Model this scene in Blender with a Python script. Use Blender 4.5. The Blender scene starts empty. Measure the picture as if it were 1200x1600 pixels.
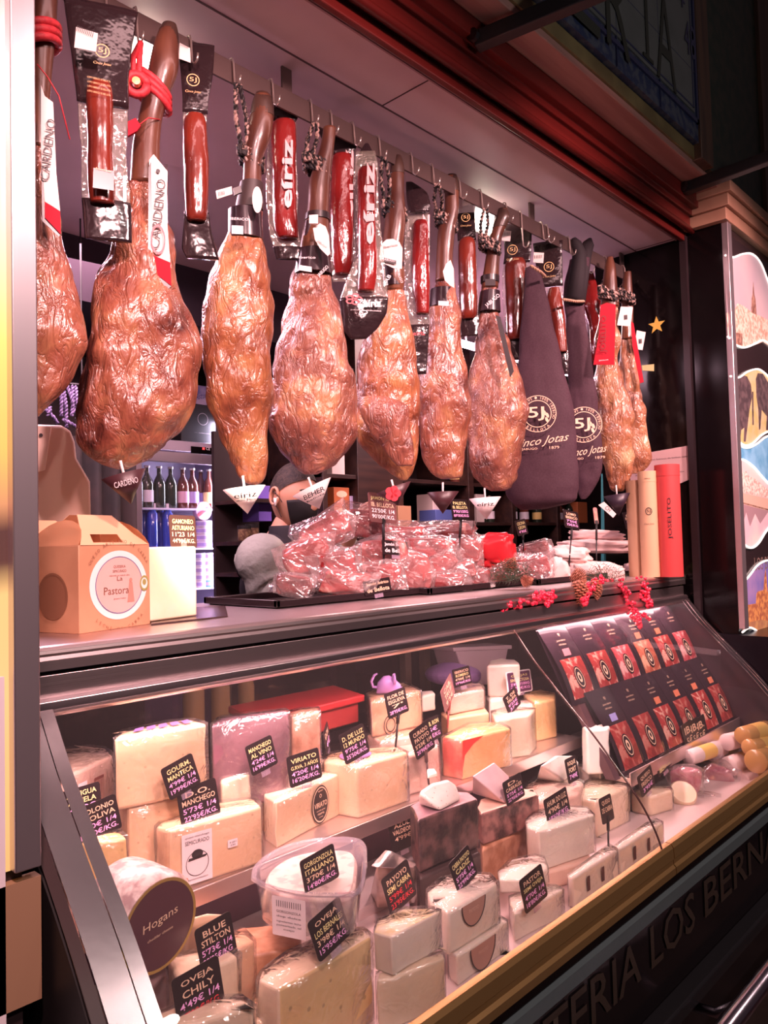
import bpy, bmesh, math, random
from mathutils import Vector, Matrix, noise
SC = bpy.context.scene
COL = SC.collection
PI = math.pi
# ---------------------------------------------------------------- camera
CAMZ = 1.47
FPX = 1217.0
YAW, PIT, ROL = math.radians(43.1), math.radians(2.35), math.radians(-1.478)
c_f = Vector((math.cos(YAW)*math.cos(PIT), math.sin(YAW)*math.cos(PIT), math.sin(PIT)))
c_r0 = Vector((math.sin(YAW), -math.cos(YAW), 0)); c_u0 = c_r0.cross(c_f)
c_r = c_r0*math.cos(ROL)+c_u0*math.sin(ROL); c_u = c_u0*math.cos(ROL)-c_r0*math.sin(ROL)
CP = Vector((0, 0, CAMZ))
cam = bpy.data.cameras.new('camera'); cam.lens = FPX/1600*36; cam.sensor_width = 36; cam.clip_start = .02
camo = bpy.data.objects.new('camera', cam); COL.objects.link(camo)
M_ = Matrix((c_r, c_u, -c_f)).transposed().to_4x4(); M_.translation = CP; camo.matrix_world = M_
SC.camera = camo
SC.view_settings.view_transform = 'Standard'; SC.view_settings.look = 'None'
SC.view_settings.gamma = 1; SC.view_settings.use_curve_mapping = False
SC.view_settings.exposure = 0.0
# ---------------------------------------------------------------- world and lights
W = bpy.data.worlds.new('world'); SC.world = W; W.use_nodes = True
W.node_tree.nodes['Background'].inputs[0].default_value = (.09, .06, .07, 1)
W.node_tree.nodes['Background'].inputs[1].default_value = .35
def area(name, loc, tgt, sx, sy, power, col=(1, .78, .78), spread=None):
    l = bpy.data.lights.new(name, 'AREA'); l.shape = 'RECTANGLE'; l.size = sx; l.size_y = sy; l.energy = power; l.color = col
    if spread: l.spread = math.radians(spread)
    o = bpy.data.objects.new(name, l); COL.objects.link(o); o.location = loc
    o.rotation_euler = (Vector(tgt)-Vector(loc)).to_track_quat('-Z', 'Y').to_euler(); return o
def spot(name, loc, tgt, power, ang=50, col=(1, .8, .76), r=.04, blend=.5):
    l = bpy.data.lights.new(name, 'SPOT'); l.energy = power; l.color = col; l.spot_size = math.radians(ang); l.spot_blend = blend; l.shadow_soft_size = r
    o = bpy.data.objects.new(name, l); COL.objects.link(o); o.location = loc
    o.rotation_euler = (Vector(tgt)-Vector(loc)).to_track_quat('-Z', 'Y').to_euler(); return o
PINK = (1, .56, .56)
# market hall spotlights over the aisle, in front of the shop
for i, x in enumerate((.25, 1.1, 2.0, 2.9)):
    spot('aisle_spot', (x-.35, -.1, 2.75), (x+.25, 1.42, 1.75), (190, 180, 185, 200)[i], 66, PINK, .07)
spot('counter_spot', (.9, .1, 2.7), (.95, 1.56, 1.42), 520, 9, (1, .84, .66), .03, .5)
spot('mound_fill', (1.9, .2, 2.75), (1.93, 1.12, .93), 300, 5.5, (1, .82, .80), .03, .6)  # added narrow beam that whitens the cheese mound, for glare on the glass
spot('sign_fill', (1.6, -.9, 2.2), (2.1, 1.0, 3.3), 34, 70, (.9, .95, 1), .1, .9)  # added upward fill to lift the tile sign, not a hall lamp
area('led_case_light', (1.74, 1.250, 1.222), (1.74, 1.10, .7), 2.4, .03, 12, (1, .54, .52), 130)
area('led_case_light_back', (1.74, 1.27, 1.222), (1.74, 1.6, .7), 2.4, .03, 3, (1, .54, .56), 130)
area('soffit_fill', (1.5, 1.10, 2.60), (1.5, 1.46, 1.9), 2.6, .04, 2.5, (1, .56, .56))  # added fill strip for the hams, no fitting in the soffit
for x in (-.1, 1.0, 2.1, 3.2): spot('aisle_front_spot', (x, -1.3, 3.1), (x+.25, 1.0, 1.0), 62, 74, (1, .78, .74), .05, .8)
# ---------------------------------------------------------------- geometry helpers
def ray(x, y): return c_f+c_r*((x-600)/FPX)-c_u*((y-800)/FPX)
def U(x, y, ax, v):
    d = ray(x, y); t = (v-CP[ax])/d[ax]; return CP+d*t
def UP(x, y, p0, n):
    d = ray(x, y); t = (Vector(p0)-CP).dot(n)/d.dot(n); return CP+d*t
def PX(P):
    d = Vector(P)-CP; return 600+FPX*d.dot(c_r)/d.dot(c_f), 800-FPX*d.dot(c_u)/d.dot(c_f)
def rootloc(o):
    v = Vector((0, 0, 0))
    while o is not None: v += o.location; o = o.parent
    return v
def obj(name, bm, m, parent=None, smooth=False, bevel=0, segs=2, angle=.7):
    me = bpy.data.meshes.new(name); off = rootloc(parent)
    if off.length: bmesh.ops.translate(bm, verts=bm.verts, vec=-off)
    bmesh.ops.recalc_face_normals(bm, faces=bm.faces)
    bm.to_mesh(me); bm.free()
    for mm in (m if isinstance(m, (list, tuple)) else [m]): me.materials.append(mm)
    o = bpy.data.objects.new(name, me); COL.objects.link(o); o.parent = parent
    if smooth:
        for p in me.polygons: p.use_smooth = True
        if smooth == 'a':
            me.polygons.foreach_set('use_smooth', [True]*len(me.polygons))
            try: me.set_sharp_from_angle(angle=angle)
            except Exception: pass
    if bevel:
        b = o.modifiers.new('b', 'BEVEL'); b.width = bevel; b.segments = segs; b.limit_method = 'ANGLE'; b.angle_limit = .6
        for p in me.polygons: p.use_smooth = True
        try: me.set_sharp_from_angle(angle=1.2)
        except Exception: pass
        b.harden_normals = False
    return o
def tag(o, label=None, cat=None, group=None, kind=None):
    if label: o['label'] = label
    if cat: o['category'] = cat
    if group: o['group'] = group
    if kind: o['kind'] = kind
    return o
def thing(name, label, cat, loc=(0, 0, 0), group=None):
    o = bpy.data.objects.new(name, None); COL.objects.link(o); o.location = loc; o.empty_display_size = .05
    return tag(o, label, cat, group)
def copy_tree(o, parent=None):
    c = o.copy(); COL.objects.link(c); c.parent = parent
    for ch in list(o.children): copy_tree(ch, c)
    return c
def struct(name, bm, m, **k):
    o = obj(name, bm, m, None, **k); o['kind'] = 'structure'; return o
def BM(): return bmesh.new()
def box(bm, a, b):
    (x0, y0, z0), (x1, y1, z1) = a, b
    v = [bm.verts.new(p) for p in ((x0, y0, z0), (x1, y0, z0), (x1, y1, z0), (x0, y1, z0), (x0, y0, z1), (x1, y0, z1), (x1, y1, z1), (x0, y1, z1))]
    for f in ((3, 2, 1, 0), (4, 5, 6, 7), (0, 1, 5, 4), (1, 2, 6, 5), (2, 3, 7, 6), (3, 0, 4, 7)): bm.faces.new([v[i] for i in f])
    return bm
def bx(a, b): return box(BM(), a, b)
def obox(bm, c, ax, ay, az, hx, hy, hz):
    c = Vector(c); ax, ay, az = Vector(ax).normalized()*hx, Vector(ay).normalized()*hy, Vector(az).normalized()*hz
    v = [bm.verts.new(c+ax*i+ay*j+az*k) for i, j, k in ((-1, -1, -1), (1, -1, -1), (1, 1, -1), (-1, 1, -1), (-1, -1, 1), (1, -1, 1), (1, 1, 1), (-1, 1, 1))]
    for f in ((3, 2, 1, 0), (4, 5, 6, 7), (0, 1, 5, 4), (1, 2, 6, 5), (2, 3, 7, 6), (3, 0, 4, 7)): bm.faces.new([v[i] for i in f])
    return bm
def frame_of(t):
    t = Vector(t).normalized(); a = Vector((0, 0, 1)) if abs(t.z) < .9 else Vector((1, 0, 0))
    n = t.cross(a).normalized(); return n, t.cross(n).normalized()
def tube(bm, pts, r, n=8, cap=True):
    pts = [Vector(p) for p in pts]; rings = []
    for i, p in enumerate(pts):
        t = (pts[min(i+1, len(pts)-1)]-pts[max(i-1, 0)])
        if i == 0: a, b = frame_of(t)
        else:
            a = (a-t.normalized()*a.dot(t.normalized())).normalized(); b = t.normalized().cross(a)
        rr = r[i] if isinstance(r, (list, tuple)) else r
        rings.append([bm.verts.new(p+(a*math.cos(k*2*PI/n)+b*math.sin(k*2*PI/n))*rr) for k in range(n)])
    for i in range(len(rings)-1):
        for k in range(n): bm.faces.new((rings[i][k], rings[i][(k+1) % n], rings[i+1][(k+1) % n], rings[i+1][k]))
    if cap: bm.faces.new(rings[0][::-1]); bm.faces.new(rings[-1])
    return bm
def lathe(bm, c, prof, n=20, ax=(1, 0, 0), ay=(0, 1, 0), az=(0, 0, 1), cap=True):
    c = Vector(c); ax, ay, az = Vector(ax), Vector(ay), Vector(az); rings = []
    for r, h in prof: rings.append([bm.verts.new(c+az*h+(ax*math.cos(k*2*PI/n)+ay*math.sin(k*2*PI/n))*max(r, 1e-5)) for k in range(n)])
    for i in range(len(rings)-1):
        for k in range(n): bm.faces.new((rings[i][k], rings[i][(k+1) % n], rings[i+1][(k+1) % n], rings[i+1][k]))
    if cap: bm.faces.new(rings[0][::-1]); bm.faces.new(rings[-1])
    return bm
def prism(bm, poly, vec):
    v = [bm.verts.new(p) for p in poly]; w = [bm.verts.new(Vector(p)+Vector(vec)) for p in poly]; n = len(v)
    bm.faces.new(v[::-1]); bm.faces.new(w)
    for i in range(n): bm.faces.new((v[i], v[(i+1) % n], w[(i+1) % n], w[i]))
    return bm
def xprof(bm, prof, x0, x1):   # profile in YZ extruded along X
    return prism(bm, [Vector((x0, y, z)) for y, z in prof], (x1-x0, 0, 0))
def grid(bm, fn, nu, nv, closeu=False):
    g = [[bm.verts.new(fn(i/(nu-1 if not closeu else nu), j/(nv-1))) for j in range(nv)] for i in range(nu)]
    for i in range(nu if closeu else nu-1):
        for j in range(nv-1):
            a, b = g[i], g[(i+1) % nu]; bm.faces.new((a[j], b[j], b[j+1], a[j+1]))
    return g
def facing(p):      # horizontal frame looking at the camera from p: right, toward-viewer
    d = Vector((p[0], p[1], 0)).normalized(); return Vector((d.y, -d.x, 0)), -d
def catmull(rows, n):
    out = []; m = len(rows)
    for i in range(n):
        t = i/(n-1)*(m-1); k = min(int(t), m-2); u = t-k
        p0, p1, p2, p3 = rows[max(k-1, 0)], rows[k], rows[k+1], rows[min(k+2, m-1)]
        out.append([.5*(2*b+(c-a)*u+(2*a-5*b+4*c-d)*u*u+(3*b-a-3*c+d)*u**3) for a, b, c, d in zip(p0, p1, p2, p3)])
    return out
def lin(rows, n):
    out = []; y0, y1 = rows[0][0], rows[-1][0]
    for i in range(n):
        y = y0+(y1-y0)*i/(n-1); k = 0
        while k < len(rows)-2 and rows[k+1][0] < y: k += 1
        u = (y-rows[k][0])/(rows[k+1][0]-rows[k][0]+1e-9); out.append([a+(b-a)*u for a, b in zip(rows[k], rows[k+1])])
    return out
def loft(rows, Y, depth=.5, n=40, m=60, lump=0, seed=0, power=2.0, maxd=1, wr=0, anch=None, back=0, interp=catmull):
    """closed body whose outline rows (y,xl,xr) in photo pixels are taken in the upright plane through the thing that faces the aisle"""
    cy = sum(r[0] for r in rows)/len(rows); cx = sum(r[1]+r[2] for r in rows)/2/len(rows)
    if anch: cx, cy = anch
    A = U(cx, cy, 1, Y); rt, tw = facing(A); A = A-tw*back
    R = interp(rows, m); bm = BM(); rings = []
    sd = Vector((seed*7.3, seed*3.1, seed*1.7))
    for (y, xl, xr) in R:
        L = UP(xl, y, A, tw); Rr = UP(max(xr, xl+.6), y, A, tw); c = (L+Rr)/2; hw = (Rr-L).length/2; hd = min(hw*depth, maxd)
        ring = []
        for k in range(n):
            a = 2*PI*k/n; ca, sa = math.cos(a), math.sin(a)
            ca = math.copysign(abs(ca)**(2/power), ca); sa = math.copysign(abs(sa)**(2/power), sa)
            p = c+rt*(hw*ca)+tw*(hd*sa)
            if lump:
                d = noise.noise(p*9+sd)*lump+noise.noise(p*22+sd)*lump*.35
                if wr: d += (abs(noise.noise(Vector((p.x*34, p.y*34, p.z*13))+sd))-.25)*wr
                d *= min(1, hw/.03); nn = (rt*ca*.6+tw*sa).normalized(); p = p+nn*d
            ring.append(bm.verts.new(p))
        rings.append(ring)
    for i in range(len(rings)-1):
        for k in range(n): bm.faces.new((rings[i][k], rings[i][(k+1) % n], rings[i+1][(k+1) % n], rings[i+1][k]))
    bm.faces.new(rings[0][::-1]); bm.faces.new(rings[-1])
    return bm
def fr_at(x, y, Y, dist=0):   # point + frame (right, toward) for flat pieces on an aisle-facing thing
    A = U(x, y, 1, Y); rt, tw = facing(A); return A+tw*dist, rt, tw
_fc = {}
def text(s, c, xd, ud, h, m, parent, w=None, name='lettering', ext=.0004, shear=0, bold=0, spacing=1):
    cu = bpy.data.curves.new('t', 'FONT'); cu.body = s; cu.size = 1; cu.align_x = 'CENTER'; cu.align_y = 'CENTER'; cu.extrude = 0
    cu.shear = shear; cu.offset = bold; cu.resolution_u = 2; cu.space_line = .9; cu.space_character = spacing
    to = bpy.data.objects.new('t', cu); COL.objects.link(to)
    me = bpy.data.meshes.new_from_object(to.evaluated_get(bpy.context.evaluated_depsgraph_get()))
    bpy.data.objects.remove(to); bpy.data.curves.remove(cu)
    if not me.vertices: return None
    xs = [v.co.x for v in me.vertices]; ys = [v.co.y for v in me.vertices]
    cx, cy = (min(xs)+max(xs))/2, (min(ys)+max(ys))/2; W_, H_ = max(xs)-min(xs), max(ys)-min(ys)
    sy = h/H_; sx = sy if w is None else w/W_
    c = Vector(c); xd = Vector(xd).normalized(); ud = Vector(ud).normalized(); off = rootloc(parent)
    for v in me.vertices: v.co = c+xd*((v.co.x-cx)*sx)+ud*((v.co.y-cy)*sy)-off
    me.materials.append(m); o = bpy.data.objects.new(name, me); COL.objects.link(o); o.parent = parent
    me.name = name; return o
def arctext(s, c, xd, ud, r, a0, a1, h, m, parent, name='lettering'):
    """letters along an arc, a0..a1 degrees measured clockwise from the top"""
    bm = BM(); n = len(s); c = Vector(c); xd = Vector(xd).normalized(); ud = Vector(ud).normalized()
    tmp = []
    for i, ch in enumerate(s):
        if ch == ' ': continue
        a = math.radians(a0+(a1-a0)*(i+.5)/n); flip = -1 if (abs(a0) > 90 and abs(a1) > 90) else 1
        p = c+xd*math.sin(a)*r+ud*math.cos(a)*r
        u = (xd*math.sin(a)+ud*math.cos(a))*flip; x = (xd*math.cos(a)-ud*math.sin(a))*flip
        t = text(ch, p, x, u, h, m, None)
        if t: tmp.append(t)
    for t in tmp: bm.from_mesh(t.data); bpy.data.objects.remove(t)
    me = bpy.data.meshes.new(name); off = rootloc(parent); bmesh.ops.translate(bm, verts=bm.verts, vec=-off); bm.to_mesh(me); bm.free()
    me.materials.append(m); o = bpy.data.objects.new(name, me); COL.objects.link(o); o.parent = parent; return o
def disc(bm, c, xd, ud, rx, ry=None, n=28, r0=0):
    c = Vector(c); xd = Vector(xd).normalized(); ud = Vector(ud).normalized(); ry = ry or rx
    o_ = [bm.verts.new(c+xd*math.cos(2*PI*k/n)*rx+ud*math.sin(2*PI*k/n)*ry) for k in range(n)]
    if r0:
        q = [bm.verts.new(c+xd*math.cos(2*PI*k/n)*rx*r0+ud*math.sin(2*PI*k/n)*ry*r0) for k in range(n)]
        for k in range(n): bm.faces.new((o_[k], o_[(k+1) % n], q[(k+1) % n], q[k]))
    else: bm.faces.new(o_)
    return bm
def quad(bm, pts): bm.faces.new([bm.verts.new(p) for p in pts]); return bm
def rquad(bm, c, xd, ud, w, h, r=0, th=0):   # rounded card with thickness
    c = Vector(c); xd = Vector(xd).normalized(); ud = Vector(ud).normalized(); n = xd.cross(ud); P = []
    r = max(r, 1e-4)
    for (sx, sy, a0) in ((1, 1, 0), (-1, 1, 90), (-1, -1, 180), (1, -1, 270)):
        for k in range(4):
            a = math.radians(a0+k*30); P.append(c+xd*(sx*(w/2-r)+math.cos(a)*r)+ud*(sy*(h/2-r)+math.sin(a)*r))
    if th: prism(bm, P, -n*th)
    else: bm.faces.new([bm.verts.new(p) for p in P])
    return bm
# ---------------------------------------------------------------- materials
MT = {}
def nt(name):
    m = bpy.data.materials.new(name); m.use_nodes = True; t = m.node_tree; return m, t, t.nodes['Principled BSDF']
def mat(name, col, rough=.5, metal=0, coat=0, col2=None, scale=20, bump=0, bscale=None, emit=0, ecol=None, spec=None, stretch=None, detail=4, sub=0, lo=.4, hi=.6, bdist=.004, croug=.1):
    if name in MT: return MT[name]
    m, t, b = nt(name); N = t.nodes; L = t.links
    b.inputs['Base Color'].default_value = (*col, 1); b.inputs['Roughness'].default_value = rough; b.inputs['Metallic'].default_value = metal
    b.inputs['Coat Weight'].default_value = coat; b.inputs['Coat Roughness'].default_value = croug
    if spec is not None: b.inputs['Specular IOR Level'].default_value = spec
    if sub: b.inputs['Subsurface Weight'].default_value = sub; b.inputs['Subsurface Radius'].default_value = (.02, .008, .004); b.inputs['Subsurface Scale'].default_value = .5
    if emit: b.inputs['Emission Color'].default_value = (*(ecol or col), 1); b.inputs['Emission Strength'].default_value = emit
    if col2 or bump:
        tc = N.new('ShaderNodeTexCoord'); mp = N.new('ShaderNodeMapping'); L.new(tc.outputs['Object'], mp.inputs[0])
        if stretch: mp.inputs['Scale'].default_value = stretch
    if col2:
        nz = N.new('ShaderNodeTexNoise'); nz.inputs['Scale'].default_value = scale; nz.inputs['Detail'].default_value = detail; L.new(mp.outputs[0], nz.inputs['Vector'])
        r = N.new('ShaderNodeValToRGB'); r.color_ramp.elements[0].position = lo; r.color_ramp.elements[1].position = hi
        r.color_ramp.elements[0].color = (*col, 1); r.color_ramp.elements[1].color = (*col2, 1)
        L.new(nz.outputs[0], r.inputs[0]); L.new(r.outputs[0], b.inputs['Base Color'])
    if bump:
        n2 = N.new('ShaderNodeTexNoise'); n2.inputs['Scale'].default_value = bscale or scale*2; n2.inputs['Detail'].default_value = detail; L.new(mp.outputs[0], n2.inputs['Vector'])
        bp = N.new('ShaderNodeBump'); bp.inputs['Strength'].default_value = bump; bp.inputs['Distance'].default_value = bdist
        L.new(n2.outputs[0], bp.inputs['Height']); L.new(bp.outputs[0], b.inputs['Normal'])
        if coat: L.new(bp.outputs[0], b.inputs['Coat Normal'])
    MT[name] = m; return m
def film(name, tint=(1, 1, 1), gl=.35, rough=.08, diff=.06, dcol=(.9, .8, .8), bump=0, bscale=30, ior=1.45, bdist=.006, stretch=None):
    """thin clear plastic or glass: light passes straight through, the surface mirrors by Fresnel"""
    if name in MT: return MT[name]
    m = bpy.data.materials.new(name); m.use_nodes = True; t = m.node_tree; N = t.nodes; L = t.links; N.clear()
    out = N.new('ShaderNodeOutputMaterial'); tr = N.new('ShaderNodeBsdfTransparent'); tr.inputs[0].default_value = (*tint, 1)
    g = N.new('ShaderNodeBsdfGlossy'); g.inputs['Roughness'].default_value = rough
    d = N.new('ShaderNodeBsdfDiffuse'); d.inputs[0].default_value = (*dcol, 1)
    fr = N.new('ShaderNodeLayerWeight'); fr.inputs[0].default_value = .5
    pw = N.new('ShaderNodeMath'); pw.operation = 'POWER'; pw.inputs[1].default_value = 4.2; L.new(fr.outputs['Facing'], pw.inputs[0])
    ma = N.new('ShaderNodeMath'); ma.operation = 'MULTIPLY_ADD'; ma.inputs[1].default_value = .9; ma.inputs[2].default_value = gl+.015; ma.use_clamp = True
    L.new(pw.outputs[0], ma.inputs[0])
    m1 = N.new('ShaderNodeMixShader'); m1.inputs[0].default_value = diff; L.new(tr.outputs[0], m1.inputs[1]); L.new(d.outputs[0], m1.inputs[2])
    m2 = N.new('ShaderNodeMixShader'); L.new(ma.outputs[0], m2.inputs[0]); L.new(m1.outputs[0], m2.inputs[1]); L.new(g.outputs[0], m2.inputs[2])
    L.new(m2.outputs[0], out.inputs[0])
    if bump:
        tc = N.new('ShaderNodeTexCoord'); mp = N.new('ShaderNodeMapping'); L.new(tc.outputs['Object'], mp.inputs[0])
        if stretch: mp.inputs['Scale'].default_value = stretch
        nz = N.new('ShaderNodeTexVoronoi'); nz.inputs['Scale'].default_value = bscale; nz.feature = 'DISTANCE_TO_EDGE'; L.new(mp.outputs[0], nz.inputs['Vector'])
        bp = N.new('ShaderNodeBump'); bp.inputs['Strength'].default_value = bump; bp.inputs['Distance'].default_value = bdist
        mn = N.new('ShaderNodeMath'); mn.operation = 'MINIMUM'; mn.inputs[1].default_value = .22; L.new(nz.outputs[0], mn.inputs[0]); L.new(mn.outputs[0], bp.inputs['Height'])
        n9 = N.new('ShaderNodeTexNoise'); n9.inputs['Scale'].default_value = bscale*.4; n9.inputs['Distortion'].default_value = 2; L.new(mp.outputs[0], n9.inputs['Vector']); vm = N.new('ShaderNodeVectorMath'); vm.operation = 'MULTIPLY_ADD'; vm.inputs[1].default_value = (.05, .05, .05); L.new(n9.outputs[1], vm.inputs[0]); L.new(mp.outputs[0], vm.inputs[2]); L.new(vm.outputs[0], nz.inputs['Vector'])
        for q in (g, fr, d): L.new(bp.outputs[0], q.inputs['Normal'])
    MT[name] = m; return m
BLK = mat('black_gloss', (.004, .0025, .003), .14, spec=.28)
BLKM = mat('black_matt', (.012, .009, .010), .5)
STEEL = mat('brushed_steel', (.60, .50, .50), .36, 1, bump=.12, bscale=60, stretch=(.04, 1, 12), bdist=.002)
STEELP = mat('polished_steel', (.8, .76, .78), .12, 1)
WHITE = mat('white_paint', (.85, .8, .8), .5)
INKW = mat('ink_white', (.9, .82, .85), .5)
INKK = mat('ink_black', (.03, .02, .025), .5)
INKY = mat('ink_yellow', (.85, .75, .35), .5)
INKP = mat('ink_pink', (.9, .45, .85), .5)
INKC = mat('ink_cream', (.85, .6, .42), .5)
INKR = mat('ink_red', (.75, .04, .06), .4)
CARD = mat('slate_card', (.018, .010, .012), .35)
FILM = film('cling_film', gl=.07, rough=.12, diff=.05, bump=.7, bscale=36)
FILMC = film('crinkled_film', gl=.13, rough=.14, diff=.13, dcol=(.95, .72, .72), bump=.8, bscale=30, bdist=.01)
GLASS = film('case_glass', gl=.015, rough=.01, diff=.012, ior=1.45)
# ================================================================ SETTING
WALLB = mat('shop_wall_dark', (.035, .018, .02), .6)
CEIL = mat('ceiling_paint', (.62, .45, .47), .55, col2=(.55, .40, .42), scale=3)
ZC = 2.64
struct('floor', bx((-1.5, -2.5, -.05), (7.5, 3.9, 0)), mat('dark_floor_tiles', (.05, .03, .028), .35, col2=(.09, .05, .045), scale=5))
bm = BM(); box(bm, (-.6, 1.17, ZC), (6.5, 3.6, ZC+.06)); struct('ceiling', bm, CEIL)
sj = mat('joint_dark', (.08, .04, .045), .8)
bm = BM(); box(bm, (-.5, 1.372, ZC-.0015), (3.2, 1.377, ZC)); box(bm, (1.50, 1.21, ZC-.0015), (1.503, 1.372, ZC)); box(bm, (3.0, 1.21, ZC-.0015), (3.003, 1.372, ZC))
struct('trim_1', bm, sj)
bm = BM(); box(bm, (-.6, 1.205, ZC-.004), (3.2, 1.21, ZC)); struct('trim_2', bm, mat('ceiling_bead', (.35, .2, .21), .6))
struct('wall_back', bx((-.6, 3.55, 0), (6.5, 3.65, ZC)), WALLB)
struct('wall_left', bx((-.6, 1.2, 0), (-.5, 3.55, ZC)), WALLB)
struct('wall_right', bx((6.4, 1.2, 0), (6.5, 3.55, ZC)), WALLB)
# soffit box seen deep in the shop
struct('trim_3', bx((-.5, 2.75, 2.40), (2.5, 3.55, ZC-.001)), mat('soffit_paint', (.035, .024, .032), .8, spec=.1))
# end panel of the opening, black gloss
struct('wall_end', bx((3.02, 1.18, 0), (3.06, 1.56, ZC)), BLK)
bm = BM(); box(bm, (3.0, 1.165, .2), (3.03, 1.19, ZC)); struct('trim_4', bm, mat('black_trim', (.02, .012, .014), .25))
# right pillar
bm = BM(); box(bm, (3.02, 1.035, 0), (3.75, 1.17, 2.655)); struct('wall_pillar_right', bm, BLK)
# left pillar
bm = BM(); box(bm, (-.5, 1.045, 0), (.418, 1.30, 3.4)); struct('wall_pillar_left', bm, mat('pillar_dark', (.03, .016, .018), .5))
# wood soffit, shutter box, tiled sign, cornice
WOOD = mat('stained_wood', (.30, .12, .06), .5, col2=(.20, .08, .045), scale=6, stretch=(.3, 6, 6), bump=.1)
REDM = mat('red_lacquer', (.13, .010, .008), .35, col2=(.07, .006, .005), scale=4, stretch=(.3, 4, 4))
bm = BM(); box(bm, (-.6, 1.02, 2.77), (3.05, 1.10, 2.835)); struct('trim_5', bm, mat('soffit_wood', (.34, .15, .12), .55, col2=(.26, .10, .08), scale=5, stretch=(.3, 6, 6)), bevel=.003)
bm = BM(); box(bm, (-.6, 1.012, 2.79), (3.0, 1.02, 2.835)); struct('trim_6', bm, mat('fascia_wood', (.20, .13, .05), .6, col2=(.13, .08, .03), scale=6))
bm = BM()
xprof(bm, [(1.10, 2.80), (1.10, 2.72), (1.125, 2.72), (1.125, 2.70), (1.14, 2.70), (1.14, 2.66), (1.168, 2.66), (1.168, 2.62), (1.185, 2.62), (1.185, 2.80)], -.6, 3.03)
struct('trim_7', bm, REDM, bevel=.003)
bm = BM(); tube(bm, [(-.6, 1.145, 2.655), (3.02, 1.145, 2.655)], .012, 10); struct('trim_8', bm, REDM, smooth=True)
# ---------------------------------------------------------------- cornices, tile sign, awning
CORN = mat('cornice_stone', (.40, .22, .14), .6, col2=(.33, .17, .11), scale=5, bump=.1)
bm = BM()
box(bm, (2.99, 1.005, 2.655), (3.78, 1.18, 2.70)); box(bm, (2.975, .99, 2.70), (3.79, 1.18, 2.745)); box(bm, (2.96, .975, 2.745), (3.80, 1.18, 2.785))
struct('trim_9', bm, CORN, bevel=.002)
# blue and white glazed tile sign above the soffit
TS = thing('tile_sign', 'blue and white glazed tile sign with dark letters above the soffit', 'sign', (0, 1.015, 2.84))
TILEB = mat('tile_blue', (.022, .028, .065), .45, col2=(.065, .065, .085), scale=38, lo=.45, hi=.56, detail=8)
TILEW = mat('tile_white', (.12, .11, .10), .45, col2=(.095, .09, .08), scale=6)
TILEL = mat('tile_line', (.03, .03, .07), .3)
obj('border', bx((-.6, .995, 2.84), (2.72, 1.015, 3.9)), TILEB, TS)
FC = U(1086, 176, 1, .99); FX, FZ = FC.x, FC.z
obj('field', bx((-.6, .990, FZ), (FX, .9955, 3.9)), TILEW, TS)
bm = BM(); box(bm, (-.6, .988, FZ-.03), (FX+.03, .9956, FZ-.016)); box(bm, (FX+.016, .988, FZ-.03), (FX+.03, .9956, 3.9)); box(bm, (-.6, .988, FZ+.012), (FX-.01, .9912, FZ+.017)); box(bm, (FX-.015, .988, FZ+.012), (FX-.01, .9912, 3.9))
for x in (.0, .3, .6, .9, 1.2, 1.5, 1.8, 2.1, 2.4): box(bm, (x, .9895, 2.84), (x+.002, .9957, 3.9))
box(bm, (-.6, .9895, 3.08), (2.72, .9957, 3.082)); box(bm, (-.6, .9895, 3.44), (2.72, .9957, 3.442))
obj('border_line', bm, TILEL, TS)
SIGNI = mat('tile_letter', (.03, .03, .02), .4)
for ch, p in (('E', (915, -40)), ('R', (965, 5)), ('I', (1010, 20)), ('A', (1040, 62))):
    c = U(p[0], p[1], 1, .987); text(ch, c, (1, 0, 0), (0, 0, 1), .30, SIGNI, TS, w=.02 if ch == 'I' else .15, ext=.001, bold=-.005)
    if ch == 'I':
        bmx = BM(); box(bmx, (c.x-.035, .985, c.z-.152), (c.x+.035, .989, c.z-.14)); box(bmx, (c.x-.035, .985, c.z+.14), (c.x+.035, .989, c.z+.152)); obj('lettering', bmx, SIGNI, TS)
c = U(1078, 62, 1, .987); text('48', c, (1, 0, 0), (0, 0, 1), .12, TILEL, TS, w=.09)
c = U(1066, 0, 1, .987); text('+', c, (1, 0, 0), (0, 0, 1), .05, TILEL, TS)
# wooden post and green tile panel to its right
bm = BM(); box(bm, (2.72, .985, 2.785), (2.83, 1.10, 4.0)); struct('trim_10', bm, mat('dark_post_wood', (.10, .045, .025), .5, col2=(.06, .028, .018), scale=8, stretch=(4, 4, .4)), bevel=.003)
o = tag(obj('green_tilework', bx((2.83, 1.0, 2.785), (3.55, 1.018, 4.0)), mat('tile_green', (.014, .025, .014), .5, col2=(.04, .034, .02), scale=22, detail=8)), 'dim green patterned tile panel high above the right pillar', 'panel')
struct('trim_11', bx((3.42, .985, 2.785), (3.6, 1.10, 4.0)), MT['dark_post_wood'])
struct('wall_upper', bx((-.6, 1.02, 2.84), (6, 1.10, 4.2)), WALLB)
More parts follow.
